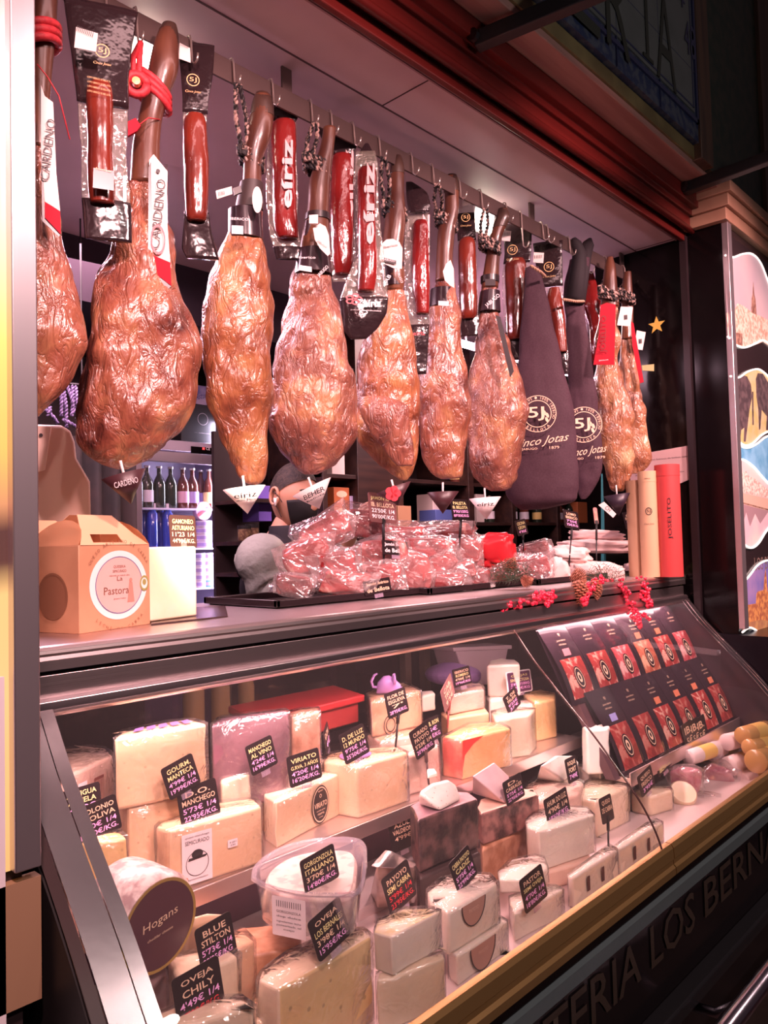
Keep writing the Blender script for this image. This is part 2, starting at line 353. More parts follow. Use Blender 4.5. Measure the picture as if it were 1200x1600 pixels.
# black awning arms
AW = [((1066, 300), (1215, 238)), ((690, 100), (880, -30))]
def arm(label, x0, y0, z0, x1, y1, z1):
    bm = BM(); a = Vector((x0, y0, z0)); b = Vector((x1, y1, z1)); d = (b-a)
    obox(bm, (a+b)/2, d, d.cross(Vector((0, 0, 1))), (0, 0, 1), d.length/2, .018, .02)
    t = thing('awning_arm', label, 'awning arm', (x0, y0, z0)); obj('bar', bm, BLKM, t, bevel=.003)
    bm = BM(); lathe(bm, a+Vector((-.022, -.01, 0)), [(.016, 0), (.016, .012), (.006, .014)], 14, (0, 1, 0), (0, 0, 1), (-1, 0, 0)); obj('bolt', bm, mat('dark_bolt', (.1, .09, .1), .3, 1), t)
a = U(1070, 296, 2, 2.75); b = U(1230, 236, 2, 2.75); arm('black metal awning arm fixed at the cornice of the right pillar', a.x, a.y, 2.75, b.x, b.y, 2.75)
a = U(745, 78, 2, 2.70); b = U(960, -25, 2, 2.75); arm('black metal awning arm crossing the wooden soffit near the top of the picture', a.x, a.y, 2.72, b.x, b.y, 2.75)
# ---------------------------------------------------------------- left advertising light box on the pillar
LB = thing('light_box', 'glowing yellow and white advertising light box at the left edge', 'light box', (.2, 1.03, 1.07))
m, t, b = nt('light_box_picture'); N = t.nodes; L = t.links
tc = N.new('ShaderNodeTexCoord'); sp = N.new('ShaderNodeSeparateXYZ'); L.new(tc.outputs['Object'], sp.inputs[0])
mr = N.new('ShaderNodeMapRange'); mr.inputs[1].default_value = 0; mr.inputs[2].default_value = 1.35; L.new(sp.outputs[2], mr.inputs[0])
nz = N.new('ShaderNodeTexNoise'); nz.inputs['Scale'].default_value = 5; L.new(tc.outputs['Object'], nz.inputs['Vector'])
mx = N.new('ShaderNodeMath'); mx.operation = 'MULTIPLY_ADD'; mx.inputs[1].default_value = .08; L.new(nz.outputs[0], mx.inputs[0]); L.new(mr.outputs[0], mx.inputs[2])
r = N.new('ShaderNodeValToRGB'); L.new(mx.outputs[0], r.inputs[0])
stops = [(.04, (.85, .45, .16)), (.20, (.95, .55, .22)), (.29, (.95, .55, .2)), (.325, (.03, .01, .01)), (.36, (.02, .008, .01)), (.39, (.70, .28, .12)), (.45, (.95, .55, .12)), (.54, (1, .80, .20)), (.66, (1, .93, .70)), (.80, (1, .90, .82)), (.92, (.75, .42, .40)), (1, (.10, .04, .05))]
e = r.color_ramp.elements; e[0].position, e[0].color = stops[0][0], (*stops[0][1], 1); e[1].position, e[1].color = stops[-1][0], (*stops[-1][1], 1)
for p_, c_ in stops[1:-1]: q = e.new(p_); q.color = (*c_, 1)
L.new(r.outputs[0], b.inputs['Emission Color']); b.inputs['Emission Strength'].default_value = 1.15; b.inputs['Base Color'].default_value = (.1, .06, .05, 1); b.inputs['Roughness'].default_value = .1
obj('picture_panel', bx((-.45, 1.037, 1.07), (.412, 1.045, 2.6)), m, LB)
bm = BM(); box(bm, (.400, 1.020, 1.07), (.433, 1.06, 2.62)); obj('frame', bm, mat('frame_steel', (.72, .62, .66), .34, .9), LB, bevel=.002)
PAPER = mat('paper_white', (.82, .72, .76), .6)
o = tag(obj('notice_paper', bx((.18, 1.030, .6), (.392, 1.036, 1.315)), PAPER), 'plain pale paper notice stuck on the lower part of the light box', 'notice')
struct('trim_12', bx((.18, 1.030, .9), (.436, 1.05, 1.055)), mat('tan_panel', (.35, .2, .12), .5))
# ---------------------------------------------------------------- right light box: four photographs with wavy edges
RB = thing('picture_light_box', 'backlit panel of town and pig photographs with wavy white borders', 'light box', (3.07, 1.03, 1.12))
YR = 1.028
def rp(x, y, d=0): return U(x, y, 1, YR-d)
def emat(n, c, s=.9, c2=None, scale=20, lo=.42, hi=.58):
    s *= .62
    return mat(n, c, .3, emit=s, ecol=c) if not c2 else _em2(n, c, c2, s, scale, lo, hi)
def _em2(n, c, c2, s, scale, lo, hi):
    if n in MT: return MT[n]
    m = mat(n, c, .3, col2=c2, scale=scale, lo=lo, hi=hi, emit=s); t = m.node_tree; b = t.nodes['Principled BSDF']
    src = b.inputs['Base Color'].links[0].from_socket; t.links.new(src, b.inputs['Emission Color']); return m
def rpoly(name, pts, m, d, parent=RB):
    bm = BM(); prism(bm, [rp(x, y, d) for x, y in pts], (0, -.0004, 0)); return obj(name, bm, m, parent)
obj('backing', bx((3.075, 1.03, 1.13), (3.62, 1.036, 2.655)), mat('panel_dark', (.03, .018, .02), .15), RB)
bm = BM(); a = rp(1122, 358); box(bm, (3.022, 1.012, 1.12), (3.062, 1.036, 2.655)); obj('frame', bm, MT['frame_steel'], RB, bevel=.002)
bm = BM(); box(bm, (3.064, 1.024, 1.13), (3.070, 1.03, 2.65)); obj('light_strip', bm, mat('backlight_white', (1, .9, .85), .4, emit=1.0), RB)
def wave(p, n=8):
    out = []; R_ = catmull([list(q) for q in p], n*(len(p)-1)+1); return [tuple(q) for q in R_]
def picture(top, bot, sky, parts, wx=1):
    T, B = wave(top), wave(bot)
    rpoly('picture', T+B[::-1], sky, .001)
    for nm, pts, m, d in parts: rpoly(nm, pts, m, d)
    for W_ in (T, B):
        bm = BM(); tube(bm, [rp(x, y, .003) for x, y in W_], .0042, 6); obj('wavy_border', bm, MT['backlight_white'], RB, smooth=True)
t1 = [(1133, 399), (1146, 402), (1160, 397), (1175, 397), (1188, 410), (1200, 440), (1214, 480)]; b1 = [(1137, 526), (1148, 538), (1163, 543), (1180, 537), (1192, 532), (1204, 540), (1222, 560)]
stone = emat('photo_stone', (.52, .26, .19), .8, (.80, .52, .42), 60)
dk = emat('photo_dark_brown', (.20, .09, .07), .6, (.38, .2, .15), 50)
picture(t1, b1, emat('photo_dusk_sky', (.34, .25, .30), .8, (.55, .38, .38), 2.2, .3, .7), [
    ('picture_detail', [(1135, 490), (1142, 480), (1148, 484), (1152, 474), (1162, 478), (1172, 486), (1200, 500), (1224, 506), (1224, 562), (1206, 544), (1192, 534), (1178, 540), (1160, 544), (1146, 538), (1138, 528)], stone, .0016),
    ('picture_detail', [(1174, 488), (1174.5, 466), (1176, 460), (1177, 440), (1178.5, 460), (1180.5, 468), (1182, 492)], dk, .0022),
    ('picture_detail', [(1150, 520), (1160, 521), (1160, 540), (1151, 538)], dk, .0022), ('picture_detail', [(1166, 522), (1174, 525), (1174, 539), (1167, 541)], stone, .0022)])
t2 = [(1141, 588), (1154, 590), (1168, 581), (1184, 577), (1197, 585), (1210, 600), (1225, 612)]; b2 = [(1146, 678), (1152, 688), (1164, 696), (1176, 693), (1190, 680), (1204, 674), (1228, 676)]
pig = emat('photo_pig', (.07, .045, .05), .7, (.13, .08, .085), 30)
picture(t2, b2, emat('photo_field', (.50, .38, .15), .8, (.62, .42, .24), 16), [
    ('picture_detail', [(1150, 600), (1153, 590), (1160, 586), (1167, 588), (1173, 600), (1175, 620), (1171, 640), (1168, 665), (1165, 690), (1162, 690), (1163, 668), (1158, 672), (1156, 690), (1154, 688), (1155, 668), (1150, 662), (1149, 650), (1146, 640), (1148, 620)], pig, .0018),
    ('picture_detail', [(1181, 592), (1184, 583), (1192, 584), (1204, 604), (1206, 640), (1200, 672), (1197, 672), (1198, 650), (1190, 640), (1188, 670), (1186, 672), (1185, 640), (1182, 620)], pig, .0018),
    ('picture_detail', [(1175, 612), (1177, 612), (1177.6, 664), (1175.6, 664)], pig, .0018),
    ('picture_detail', [(1152, 656), (1155, 658), (1155, 668), (1151, 666)], emat('photo_snout', (.45, .25, .22), .6), .0024)])
bd = emat('photo_blue', (.10, .28, .45), .9, (.22, .42, .60), 9)
t3 = [(1148, 688), (1156, 696), (1168, 700), (1182, 694), (1195, 684), (1208, 680), (1228, 684)]; b3 = [(1150, 722), (1158, 718), (1168, 722), (1180, 732), (1192, 746), (1206, 760), (1230, 780)]
picture(t3, b3, bd, [])
t4 = b3; b4 = [(1155, 840), (1164, 852), (1175, 856), (1186, 848), (1196, 832), (1206, 822), (1230, 820)]
picture(t4, b4, emat('photo_sunset', (.72, .40, .44), .8, (.80, .52, .48), 4), [
    ('picture_detail', [(1150, 735), (1156, 732), (1160, 738), (1166, 736), (1170, 744), (1180, 748), (1196, 762), (1232, 784), (1232, 772), (1232, 800), (1200, 778), (1150, 767)], emat('photo_houses', (.85, .60, .52), .9, (.50, .28, .24), 90), .0018),
    ('picture_detail', [(1151, 768), (1200, 779), (1232, 800), (1232, 812), (1152, 784)], emat('photo_wall', (.62, .36, .28), .8), .002),
    ('picture_detail', [(1151, 782), (1232, 804), (1232, 806), (1151, 784.5)], dk, .0024),
    ('picture_detail', [(1152, 792), (1160, 820), (1166, 800), (1172, 822), (1180, 802), (1188, 818), (1200, 800), (1232, 812), (1232, 806), (1152, 786)], emat('photo_reflection', (.36, .20, .22), .7), .0022)])
text('LOS BERNALES', rp(1192, 880, .002)+Vector((.10, 0, 0)), (1, 0, .0), (0, 0, 1), .05, mat('pale_brown_ink', (.22, .13, .11), .5, emit=.25), RB, w=.40)
t5 = [(1157, 909), (1165, 906), (1173, 897), (1182, 885), (1192, 878), (1204, 876), (1232, 884)]; b5 = [(1160, 988), (1170, 981), (1180, 984), (1190, 994), (1200, 999), (1212, 996), (1234, 990)]
picture(t5, b5, emat('photo_violet_sky', (.16, .12, .34), .9, (.32, .18, .36), 5), [
    ('picture_detail', [(1159, 948), (1162, 940), (1164, 939), (1168, 945), (1181, 943), (1182, 928), (1184, 924), (1193, 922), (1194.5, 900), (1196, 888), (1197.5, 902), (1199, 924), (1210, 928), (1236, 936), (1236, 992), (1214, 995), (1200, 998), (1189, 992), (1179, 983), (1168, 980), (1160, 985)], emat('photo_brick', (.62, .24, .08), .9, (.34, .10, .05), 50), .0018),
    ('picture_detail', [(1163, 974), (1190, 968), (1234, 978), (1234, 991), (1214, 995), (1200, 998), (1189, 992), (1179, 983)], emat('photo_plaza', (.50, .24, .10), .8, (.36, .15, .08), 20), .0022)])
struct('trim_13', bx((3.0, .9, 0), (6, 1.17, 1.10)), mat('black_stone', (.006, .004, .007), .25, spec=.25))
# ---------------------------------------------------------------- hanging rail and lamps
RL = thing('hanging_rail', 'dull steel flat rail under the ceiling that all the hams hang from', 'rail', (1.6, 1.42, 2.53))
obj('rail_bar', bx((-.3, 1.418, 2.528), (3.01, 1.424, 2.58)), mat('dull_steel', (.13, .085, .08), .5, .7, bump=.1, bscale=30), RL, bevel=.001)
for x in (.1, 1.2, 2.3, 2.98): obj('rail_bracket', bx((x, 1.424, 2.54), (x+.03, 1.43, ZC)), MT['dull_steel'], RL)
LAMPE = mat('lamp_glow', (1, .86, .70), .3, emit=14)
def flood(px, py, label, w=.11, h=.07):
    c = U(px, py, 1, 1.56); t = thing('flood_lamp', label, 'lamp', c+Vector((0, .03, 0)))
    bm = BM(); obox(bm, c+Vector((0, .035, .0)), (1, 0, 0), (0, .9, .25), (0, -.25, .9), w/2+.015, .03, h/2+.015); obj('housing', bm, WHITE, t, bevel=.004)
    bm = BM(); obox(bm, c+Vector((0, 0, -.008)), (1, 0, 0), (0, .9, .25), (0, -.25, .9), w/2, .004, h/2); obj('lamp_face', bm, LAMPE, t)
    bm = BM(); tube(bm, [c+Vector((0, .05, .03)), Vector((c.x, c.y+.05, ZC))], .008, 8); obj('stem', bm, WHITE, t)
    return c
c1 = flood(229, 80, 'bright square flood lamp glowing between the red roped ham and the black pouch', .045, .05)
c2 = flood(757, 342, 'bright flood lamp glowing behind the black roped hams at the right half', .09, .06)
area('shop_light', (1.1, 2.35, 2.55), (1.2, 2.3, 0), 1.2, .4, 46, (1, .60, .74))
area('shop_light', (3.2, 2.2, 2.55), (3.3, 2.3, 0), 1.2, .4, 30, (1, .62, .60))
# ---------------------------------------------------------------- refrigerated display case
DC = thing('display_case', 'long stainless steel refrigerated display case with curved front glass', 'display case', (1.75, 1.3, 0))
X0, X1 = .475, 2.985
TOPZ = 1.324
# counter top with bull nose
prof = [(1.225, 1.298), (1.222, 1.306)]+[(1.232-.012*math.cos(a), 1.312+.012*math.sin(a)) for a in (0, .5, 1, 1.57)]+[(1.80, TOPZ), (1.80, 1.300), (1.245, 1.298)]
bm = BM(); xprof(bm, prof, X0-.3, X1+.02); obj('countertop', bm, STEEL, DC)
bm = BM(); xprof(bm, [(1.225, 1.300), (1.218, 1.286), (1.218, 1.302), (1.224, 1.312), (1.24, 1.312)], X0-.03, X1+.01); 
obj('nosing', bm, STEEL, DC)
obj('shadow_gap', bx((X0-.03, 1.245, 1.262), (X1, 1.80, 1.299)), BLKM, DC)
bm = BM(); xprof(bm, [(1.222, 1.279), (1.222, 1.241), (1.235, 1.241), (1.25, 1.279)], X0-.03, X1); obj('front_band', bm, STEEL, DC, bevel=.001)
bm = BM(); xprof(bm, [(1.213, 1.246), (1.206, 1.240), (1.206, 1.222), (1.222, 1.214), (1.238, 1.222), (1.238, 1.243)], X0-.03, X1); obj('lower_band', bm, mat('satin_steel', (.68, .58, .60), .3, 1), DC, bevel=.001)
obj('led_tube', bx((X0+.05, 1.243, 1.224), (X1-.05, 1.262, 1.232)), mat('led_glow', (1, .75, .76), .3, emit=9), DC)
GP0 = [(1.205, 1.228), (1.15, 1.157), (1.10, 1.104), (1.06, 1.062), (.997, .998), (.955, .952), (.92, .910), (.885, .868), (.86, .835), (.838, .798), (.822, .765), (.812, .735)]
GP = [tuple(q) for q in catmull([list(q) for q in GP0], 34)]
def glass(x0, x1, name='front_glass'):
    outer = GP; inner = [(y+.0035, z+.002) for y, z in GP]
    bm = BM(); xprof(bm, outer+inner[::-1], x0, x1)
    return obj(name, bm, GLASS, DC, smooth='a', angle=.6)
g1 = glass(X0+.035, 1.788); g2 = glass(1.794, X1-.03)
EDG = mat('glass_edge', (.10, .05, .05), .15)
bm = BM(); tube(bm, [(1.791, y-.002, z-.001) for y, z in GP], .0024, 6); obj('glass_seam', bm, EDG, DC, smooth=True)
# polished end trims following the curve
def trim(x0, x1, a, b, m, nm='end_trim', bev=.004):
    P = [(y-a, z-a) for y, z in GP]; Q = [(y+b, z+b) for y, z in GP[::-1]]
    bm = BM(); n = len(P); V0 = [[bm.verts.new((x, y, z)) for y, z in P+Q] for x in (x0, x1)]
    k = 2*n
    for i in range(k): bm.faces.new((V0[0][i], V0[0][(i+1) % k], V0[1][(i+1) % k], V0[1][i]))
    for s_ in (0, 1):
        for i in range(n-1): bm.faces.new([V0[s_][j] for j in (i, i+1, k-2-i, k-1-i)])
    return obj(nm, bm, m, DC, bevel=bev)
CHROME = mat('chrome_trim', (.85, .76, .78), .27, 1, bump=.05, bscale=40)
trim(X0-.01, X0+.032, .010, .010, CHROME); trim(X0+.034, X0+.055, .006, .008, CHROME); trim(X0-.028, X0-.012, .0, .02, mat('end_black', (.05, .03, .03), .3))
trim(X1-.028, X1-.010, .008, .008, CHROME); trim(X1-.06, X1-.045, .004, .006, CHROME); trim(X1-.006, X1+.008, .0, .02, CHROME)
# gold sill and the black lower front
GOLD = mat('gold_sill', (.48, .28, .11), .42, .7)
def sill(x0, x1):
    bm = BM(); xprof(bm, [(.822, .737), (.808, .737), (.802, .728), (.800, .704), (.803, .700), (.803, .690), (.797, .684), (.797, .668), (.82, .662), (.84, .70)], x0, x1); obj('sill_rail', bm, GOLD, DC)
sill(X0, 1.834); sill(1.838, 6.0)
bm = BM(); xprof(bm, [(.80, .668), (.808, .664), (.808, .64), (.83, .64), (.83, .668)], X0, 6.0); obj('black_band', bm, BLK, DC)
bm = BM(); xprof(bm, [(.812, .64), (.800, .634), (.800, .606), (.83, .60)], X0, 6.0); obj('bright_strip', bm, mat('cool_steel', (.20, .25, .26), .34, .5, bump=.2, bscale=25), DC)
obj('front_panel', bx((X0, .82, .15), (6.0, .86, .61)), mat('front_black', (.010, .007, .008), .16), DC)
bm = BM(); xprof(bm, [(.82, .388), (.785, .384), (.780, .378), (.780, .35), (.82, .345)], X0, 6.0); obj('kick_ledge', bm, mat('ledge_black', (.05, .045, .05), .22, .6), DC, bevel=.002)
FRI = mat('front_letter', (.055, .035, .026), .4)
zt = .53
def frontword(s, x0, x1): text(s, ((x0+x1)/2, .817, zt), (1, 0, 0), (0, 0, 1), .095, FRI, DC, w=x1-x0, name='lettering', bold=.008)
xa = U(850, 1590, 1, .818).x; xb = U(1000, 1480, 1, .818).x; frontword('CHARCUTERIA', xb-(xb-xa)*2.6, xb)
xa = U(1016, 1470, 1, .818).x; xb = U(1085, 1420, 1, .818).x; frontword('LOS', xa, xb)
xa = U(1100, 1400, 1, .818).x; xb = U(1200, 1330, 1, .818).x; frontword('BERNALES', xa, xa+(xb-xa)*1.75)
# inside of the case
LIN = mat('case_lining', (.75, .62, .62), .35, .3)
obj('deck', bx((X0, .835, .66), (X1, 1.62, .675)), LIN, DC)
obj('deck_ramp', bx((X0, 1.20, .675), (X1, 1.60, .70)), LIN, DC)
m = mat('perforated_steel', (.06, .035, .045), .4, .5); t = m.node_tree; N = t.nodes; L = t.links; b = N['Principled BSDF']
tc = N.new('ShaderNodeTexCoord'); v = N.new('ShaderNodeTexVoronoi'); v.inputs['Scale'].default_value = 110; v.inputs['Randomness'].default_value = 0; L.new(tc.outputs['Object'], v.inputs['Vector'])
r = N.new('ShaderNodeValToRGB'); r.color_ramp.elements[0].position = .30; r.color_ramp.elements[0].color = (.004, .002, .003, 1); r.color_ramp.elements[1].position = .36; r.color_ramp.elements[1].color = (.16, .09, .13, 1)
L.new(v.outputs['Distance'], r.inputs[0]); L.new(r.outputs[0], b.inputs['Base Color'])
obj('perforated_panel', bx((X0, 1.36, .70), (1.9, 1.37, .862)), m, DC)
bm = BM(); box(bm, (X0+.02, 1.20, .868), (2.12, 1.66, .876)); box(bm, (X0+.02, 1.196, .846), (2.12, 1.204, .876)); obj('upper_shelf', bm, mat('shelf_steel', (.72, .60, .58), .3, .9), DC, bevel=.001)
bm = BM(); xprof(bm, [(y+.012, z-.004) for y, z in GP]+[(.835, .66), (1.78, .66), (1.78, 1.22)], X1-.01, X1); obj('end_panel', bm, mat('end_glass_dark', (.04, .022, .03), .15), DC)
bm = BM(); xprof(bm, [(y+.01, z-.005) for y, z in GP]+[(.83, .2), (1.78, .2), (1.78, 1.22)], X0-.028, X0-.012); obj('end_panel', bm, BLKM, DC)
obj('rear_door', bx((X0, 1.775, .90), (X1, 1.779, 1.262)), film('rear_tinted_glass', tint=(.30, .20, .24), gl=.02, rough=.05, diff=.03, dcol=(.3, .15, .2)), DC)
obj('rear_sill', bx((X0, 1.66, .80), (X1, 1.78, .90)), mat('rear_dark', (.05, .03, .035), .4), DC)
bm = BM()
for x in (.62, 1.22, 1.95, 2.05): obj('rear_post', bx((x, 1.745, .90), (x+.03, 1.77, 1.262)), mat('post_brown', (.12, .08, .06), .4), DC)
obj('rear_body', bx((X0, 1.66, .1), (X1, 1.80, .80)), BLKM, DC)
# counter base under the black front, floor rail
FR = thing('foot_rail', 'polished round steel foot rail along the bottom of the counter', 'rail', (2, .66, .2))
bm = BM(); tube(bm, [(.4, .66, .41), (6, .66, .41)], .022, 14); obj('tube', bm, mat('rail_steel', (.6, .5, .58), .2, 1), FR, smooth=True)
for x in (.8, 1.9, 3.0, 4.1): 
    bm = BM(); tube(bm, [(x, .66, .40), (x, .74, .34), (x, .83, .33)], .012, 10); obj('bracket', bm, MT['rail_steel'], FR, smooth=True)
# ================================================================ HAMS
def hammat(name, a, b_, c_, seed=0, vs=32, rough=.27, coat=.85, fat=(.55, .27, .08)):
    m, t, p = nt(name); N = t.nodes; L = t.links
    tc = N.new('ShaderNodeTexCoord'); mp = N.new('ShaderNodeMapping'); mp.inputs['Location'].default_value = (seed, seed*2, 0); mp.inputs['Scale'].default_value = (1, 1, .45); L.new(tc.outputs['Object'], mp.inputs[0])
    mq = N.new('ShaderNodeMapping'); mq.inputs['Location'].default_value = (seed, seed, seed); L.new(tc.outputs['Object'], mq.inputs[0])
    n1 = N.new('ShaderNodeTexNoise'); n1.inputs['Scale'].default_value = 9; n1.inputs['Detail'].default_value = 6; n1.inputs['Roughness'].default_value = .62; L.new(mq.outputs[0], n1.inputs['Vector'])
    r1 = N.new('ShaderNodeValToRGB'); e = r1.color_ramp.elements; e[0].position = .34; e[0].color = (*c_, 1); e[1].position = .66; e[1].color = (*fat, 1)
    q = e.new(.45); q.color = (*b_, 1); q = e.new(.56); q.color = (*a, 1); L.new(n1.outputs[0], r1.inputs[0]); L.new(r1.outputs[0], p.inputs['Base Color'])
    # creased skin: distorted stretched noise gives wrinkles, a fine grain on top
    n0 = N.new('ShaderNodeTexNoise'); n0.inputs['Scale'].default_value = vs; n0.inputs['Detail'].default_value = 5; n0.inputs['Roughness'].default_value = .52; n0.inputs['Distortion'].default_value = 1.1; L.new(mp.outputs[0], n0.inputs['Vector'])
    s1 = N.new('ShaderNodeMath'); s1.operation = 'SUBTRACT'; s1.inputs[1].default_value = .5; L.new(n0.outputs[0], s1.inputs[0])
    ab = N.new('ShaderNodeMath'); ab.operation = 'ABSOLUTE'; L.new(s1.outputs[0], ab.inputs[0])
    pw = N.new('ShaderNodeMath'); pw.operation = 'POWER'; pw.inputs[1].default_value = .6; L.new(ab.outputs[0], pw.inputs[0])
    n3 = N.new('ShaderNodeTexNoise'); n3.inputs['Scale'].default_value = 150; n3.inputs['Detail'].default_value = 3; L.new(tc.outputs['Object'], n3.inputs['Vector'])
    ad = N.new('ShaderNodeMath'); ad.operation = 'MULTIPLY_ADD'; ad.inputs[1].default_value = .05; L.new(n3.outputs[0], ad.inputs[0]); L.new(pw.outputs[0], ad.inputs[2])
    bp = N.new('ShaderNodeBump'); bp.inputs['Strength'].default_value = .9; bp.inputs['Distance'].default_value = .0075; L.new(ad.outputs[0], bp.inputs['Height'])
    L.new(bp.outputs[0], p.inputs['Normal']); L.new(bp.outputs[0], p.inputs['Coat Normal'])
    rr = N.new('ShaderNodeMapRange'); rr.inputs[3].default_value = rough-.08; rr.inputs[4].default_value = rough+.22; L.new(n1.outputs[0], rr.inputs[0]); L.new(rr.outputs[0], p.inputs['Roughness'])
    p.inputs['Coat Weight'].default_value = coat; p.inputs['Coat Roughness'].default_value = .15; p.inputs['Specular IOR Level'].default_value = .6
    MT[name] = m; return m
H_RED = hammat('ham_skin_red', (.31, .100, .055), (.20, .052, .032), (.065, .014, .012), 1.3, fat=(.42, .18, .085))
H_ORG = hammat('ham_skin_amber', (.36, .125, .050), (.25, .072, .034), (.09, .020, .013), 4.1, fat=(.48, .22, .085))
H_PNK = hammat('ham_skin_russet', (.32, .115, .072), (.22, .066, .045), (.08, .022, .018), 8.2, vs=42, fat=(.50, .22, .10))
H_GLD = hammat('ham_skin_golden', (.42, .19, .09), (.31, .11, .05), (.12, .035, .02), 12.7, vs=50, fat=(.58, .36, .18))
LEGM = mat('cured_shank', (.17, .060, .030), .34, coat=.4, col2=(.06, .018, .012), scale=10, stretch=(1, 1, .3), bump=.3, bscale=40)
HOOF = mat('dark_hoof', (.025, .012, .010), .35, coat=.3, col2=(.06, .03, .022), scale=14)
ROPEB = mat('black_white_rope', (.012, .008, .009), .7, col2=(.40, .26, .22), scale=90, lo=.50, hi=.58, stretch=(1, 1, .6))
ROPER = mat('red_rope', (.55, .03, .04), .6, col2=(.40, .015, .025), scale=120)
HOOKM = mat('hook_steel', (.7, .6, .55), .3, .9)
hookn = [0]
def hook(px, py, desc, ztop=2.584, Y=1.42, drop=None):
    """S hook over the rail; (px,py) is its lower end in the photograph"""
    b = U(px, py, 1, Y-.012); x = b.x; t = thing('meat_hook', desc, 'hook', (x, Y, 2.53), 'steel hooks over the hanging rail')
    zb = min(b.z, 2.515)
    bm = BM(); P = [(x, Y+.008, 2.555), (x, Y+.009, 2.580), (x, Y+.003, 2.587), (x, Y-.004, 2.585), (x, Y-.008, 2.572), (x, Y-.010, zb+.03), (x, Y-.012, zb+.008), (x, Y-.020, zb), (x, Y-.030, zb+.004), (x, Y-.034, zb+.018)]
    tube(bm, P, .0024, 8); obj('hook_wire', bm, HOOKM, t, smooth=True); return Vector((x, Y-.022, zb))
def braid(bm, pts, r, pitch=.012):
    """two strand twisted rope along a path"""
    pts = [Vector(p) for p in pts]; L_ = [0]
    for i in range(len(pts)-1): L_.append(L_[-1]+(pts[i+1]-pts[i]).length)
    n = max(6, int(L_[-1]/pitch*4)); P = []
    for i in range(n+1):
        s = L_[-1]*i/n; k = 0
        while k < len(L_)-2 and L_[k+1] < s: k += 1
        P.append(pts[k].lerp(pts[k+1], (s-L_[k])/(L_[k+1]-L_[k]+1e-9)))
    for ph in (0, PI):
        Q = []
        for i, p in enumerate(P):
            a, b = frame_of(P[min(i+1, n)]-P[max(i-1, 0)]); th = i*PI/4+ph; Q.append(p+(a*math.cos(th)+b*math.sin(th))*r*.55)
        tube(bm, Q, r*.62, 6)
    return bm
def ropeset(parent, px, y0, py, hw, m, Y, hk, dbl=True, turns=3, r=.0068, name='rope'):
    """hank of rope: two strands up to the hook, coils round the shank at pixel (px,py) of half width hw px"""
    c = U(px, py, 1, Y); rt, tw = facing(c); R_ = hw*.86*(c-CP).dot(c_f)/FPX
    bm = BM()
    for k in range(turns):
        h = (k-(turns-1)/2)*r*2.0; P = []
        for i in range(21):
            a = 2*PI*i/20; P.append(c+rt*math.cos(a)*(R_+r*.6)+tw*math.sin(a)*(R_*.85+r*.6)+Vector((0, 0, h+math.cos(a)*R_*-.45)))
        braid(bm, P, r)
    kn = c-rt*(R_*.75)+tw*(R_*.6)+Vector((0, 0, R_*.8)); rnd = random.Random(int(px))
    for i in range(5):
        a0 = rnd.random()*6; P = [kn+Vector((math.cos(a0+a)*.014, math.sin(a0+a)*.012, math.sin(a*1.3+a0)*.016)) for a in (0, 1, 2, 3, 4, 5)]
        braid(bm, P, r*.9)
    for s in ((-1, 1) if dbl else (1,)):
        braid(bm, [kn+rt*s*.006, kn.lerp(hk, .5)+rt*s*.012, hk+rt*s*.004+Vector((0, 0, .004))], r*.8)
    return obj(name, bm, m, parent, smooth=True)
HAMS = {}
def ham(key, label, rows, m, Y, n_leg=3, depth=.62, seed=0, lump=.014, wr=.010, group='cured hams on the rail', hoof=None, power=2.2):
    full = rows; mid = rows[len(rows)//2]
    cy = sum(r[0] for r in full)/len(full); cx = sum(r[1]+r[2] for r in full)/2/len(full); anch = (cx, cy)
    A = U(cx, cy, 1, Y); bot = U(cx, full[-1][0], 1, Y)
    t = thing('cured_ham', label, 'ham', (A.x, A.y, bot.z), group)
    leg = full[:n_leg+1]; body = full[n_leg:]
    obj('ham_body', loft(body, Y, depth, 56, 90, lump, seed, power, wr=wr, anch=anch), m, t, smooth=True)
    obj('shank', loft(leg, Y, .85, 28, 40, .003, seed, 2, anch=anch), LEGM, t, smooth=True)
    if hoof: obj('hoof', loft([(y_, a_-1.2, b_+1.2) for y_, a_, b_ in hoof], Y, .8, 20, 16, .003, seed, 2, anch=anch), HOOF, t, smooth=True)
    HAMS[key] = (t, A, anch); return t
def band(parent, y0, y1, xl0, xr0, xl1, xr1, m, Y, anch, pad=1.06, name='label_band'):
    c0, h0 = (xl0+xr0)/2, (xr0-xl0)/2*pad; c1, h1 = (xl1+xr1)/2, (xr1-xl1)/2*pad
    return obj(name, loft([(y0, c0-h0, c0+h0), (y1, c1-h1, c1+h1)], Y, .9, 28, 6, 0, 0, 2, anch=anch, interp=lin), m, parent, smooth='a', angle=1.0)
def flat(parent, pts, Y, d, m, name='swing_tag', th=.0012):
    c = (sum(p[0] for p in pts)/len(pts), sum(p[1] for p in pts)/len(pts)); A, rt, tw = fr_at(c[0], c[1], Y, d)
    bm = BM(); prism(bm, [UP(x, y, A, tw) for x, y in pts], -tw*th); return obj(name, bm, m, parent), A, rt, tw
def ftext(parent, s, x, y, ang, hpx, Y, d, m, wpx=None, **k):
    A, rt, tw = fr_at(x, y, Y, d); sc = (A-CP).dot(c_f)/FPX; a = math.radians(ang)
    xd = rt*math.cos(a)+Vector((0, 0, 1))*math.sin(a); ud = -rt*math.sin(a)+Vector((0, 0, 1))*math.cos(a)
    return text(s, A, xd, ud, hpx*sc, m, parent, w=wpx*sc if wpx else None, **k)
BANDM = mat('black_label_band', (.03, .016, .022), .22, coat=.4)
TAGW = mat('tag_white', (.80, .68, .64), .5); TAGR = mat('tag_red', (.40, .02, .035), .8, spec=.08)
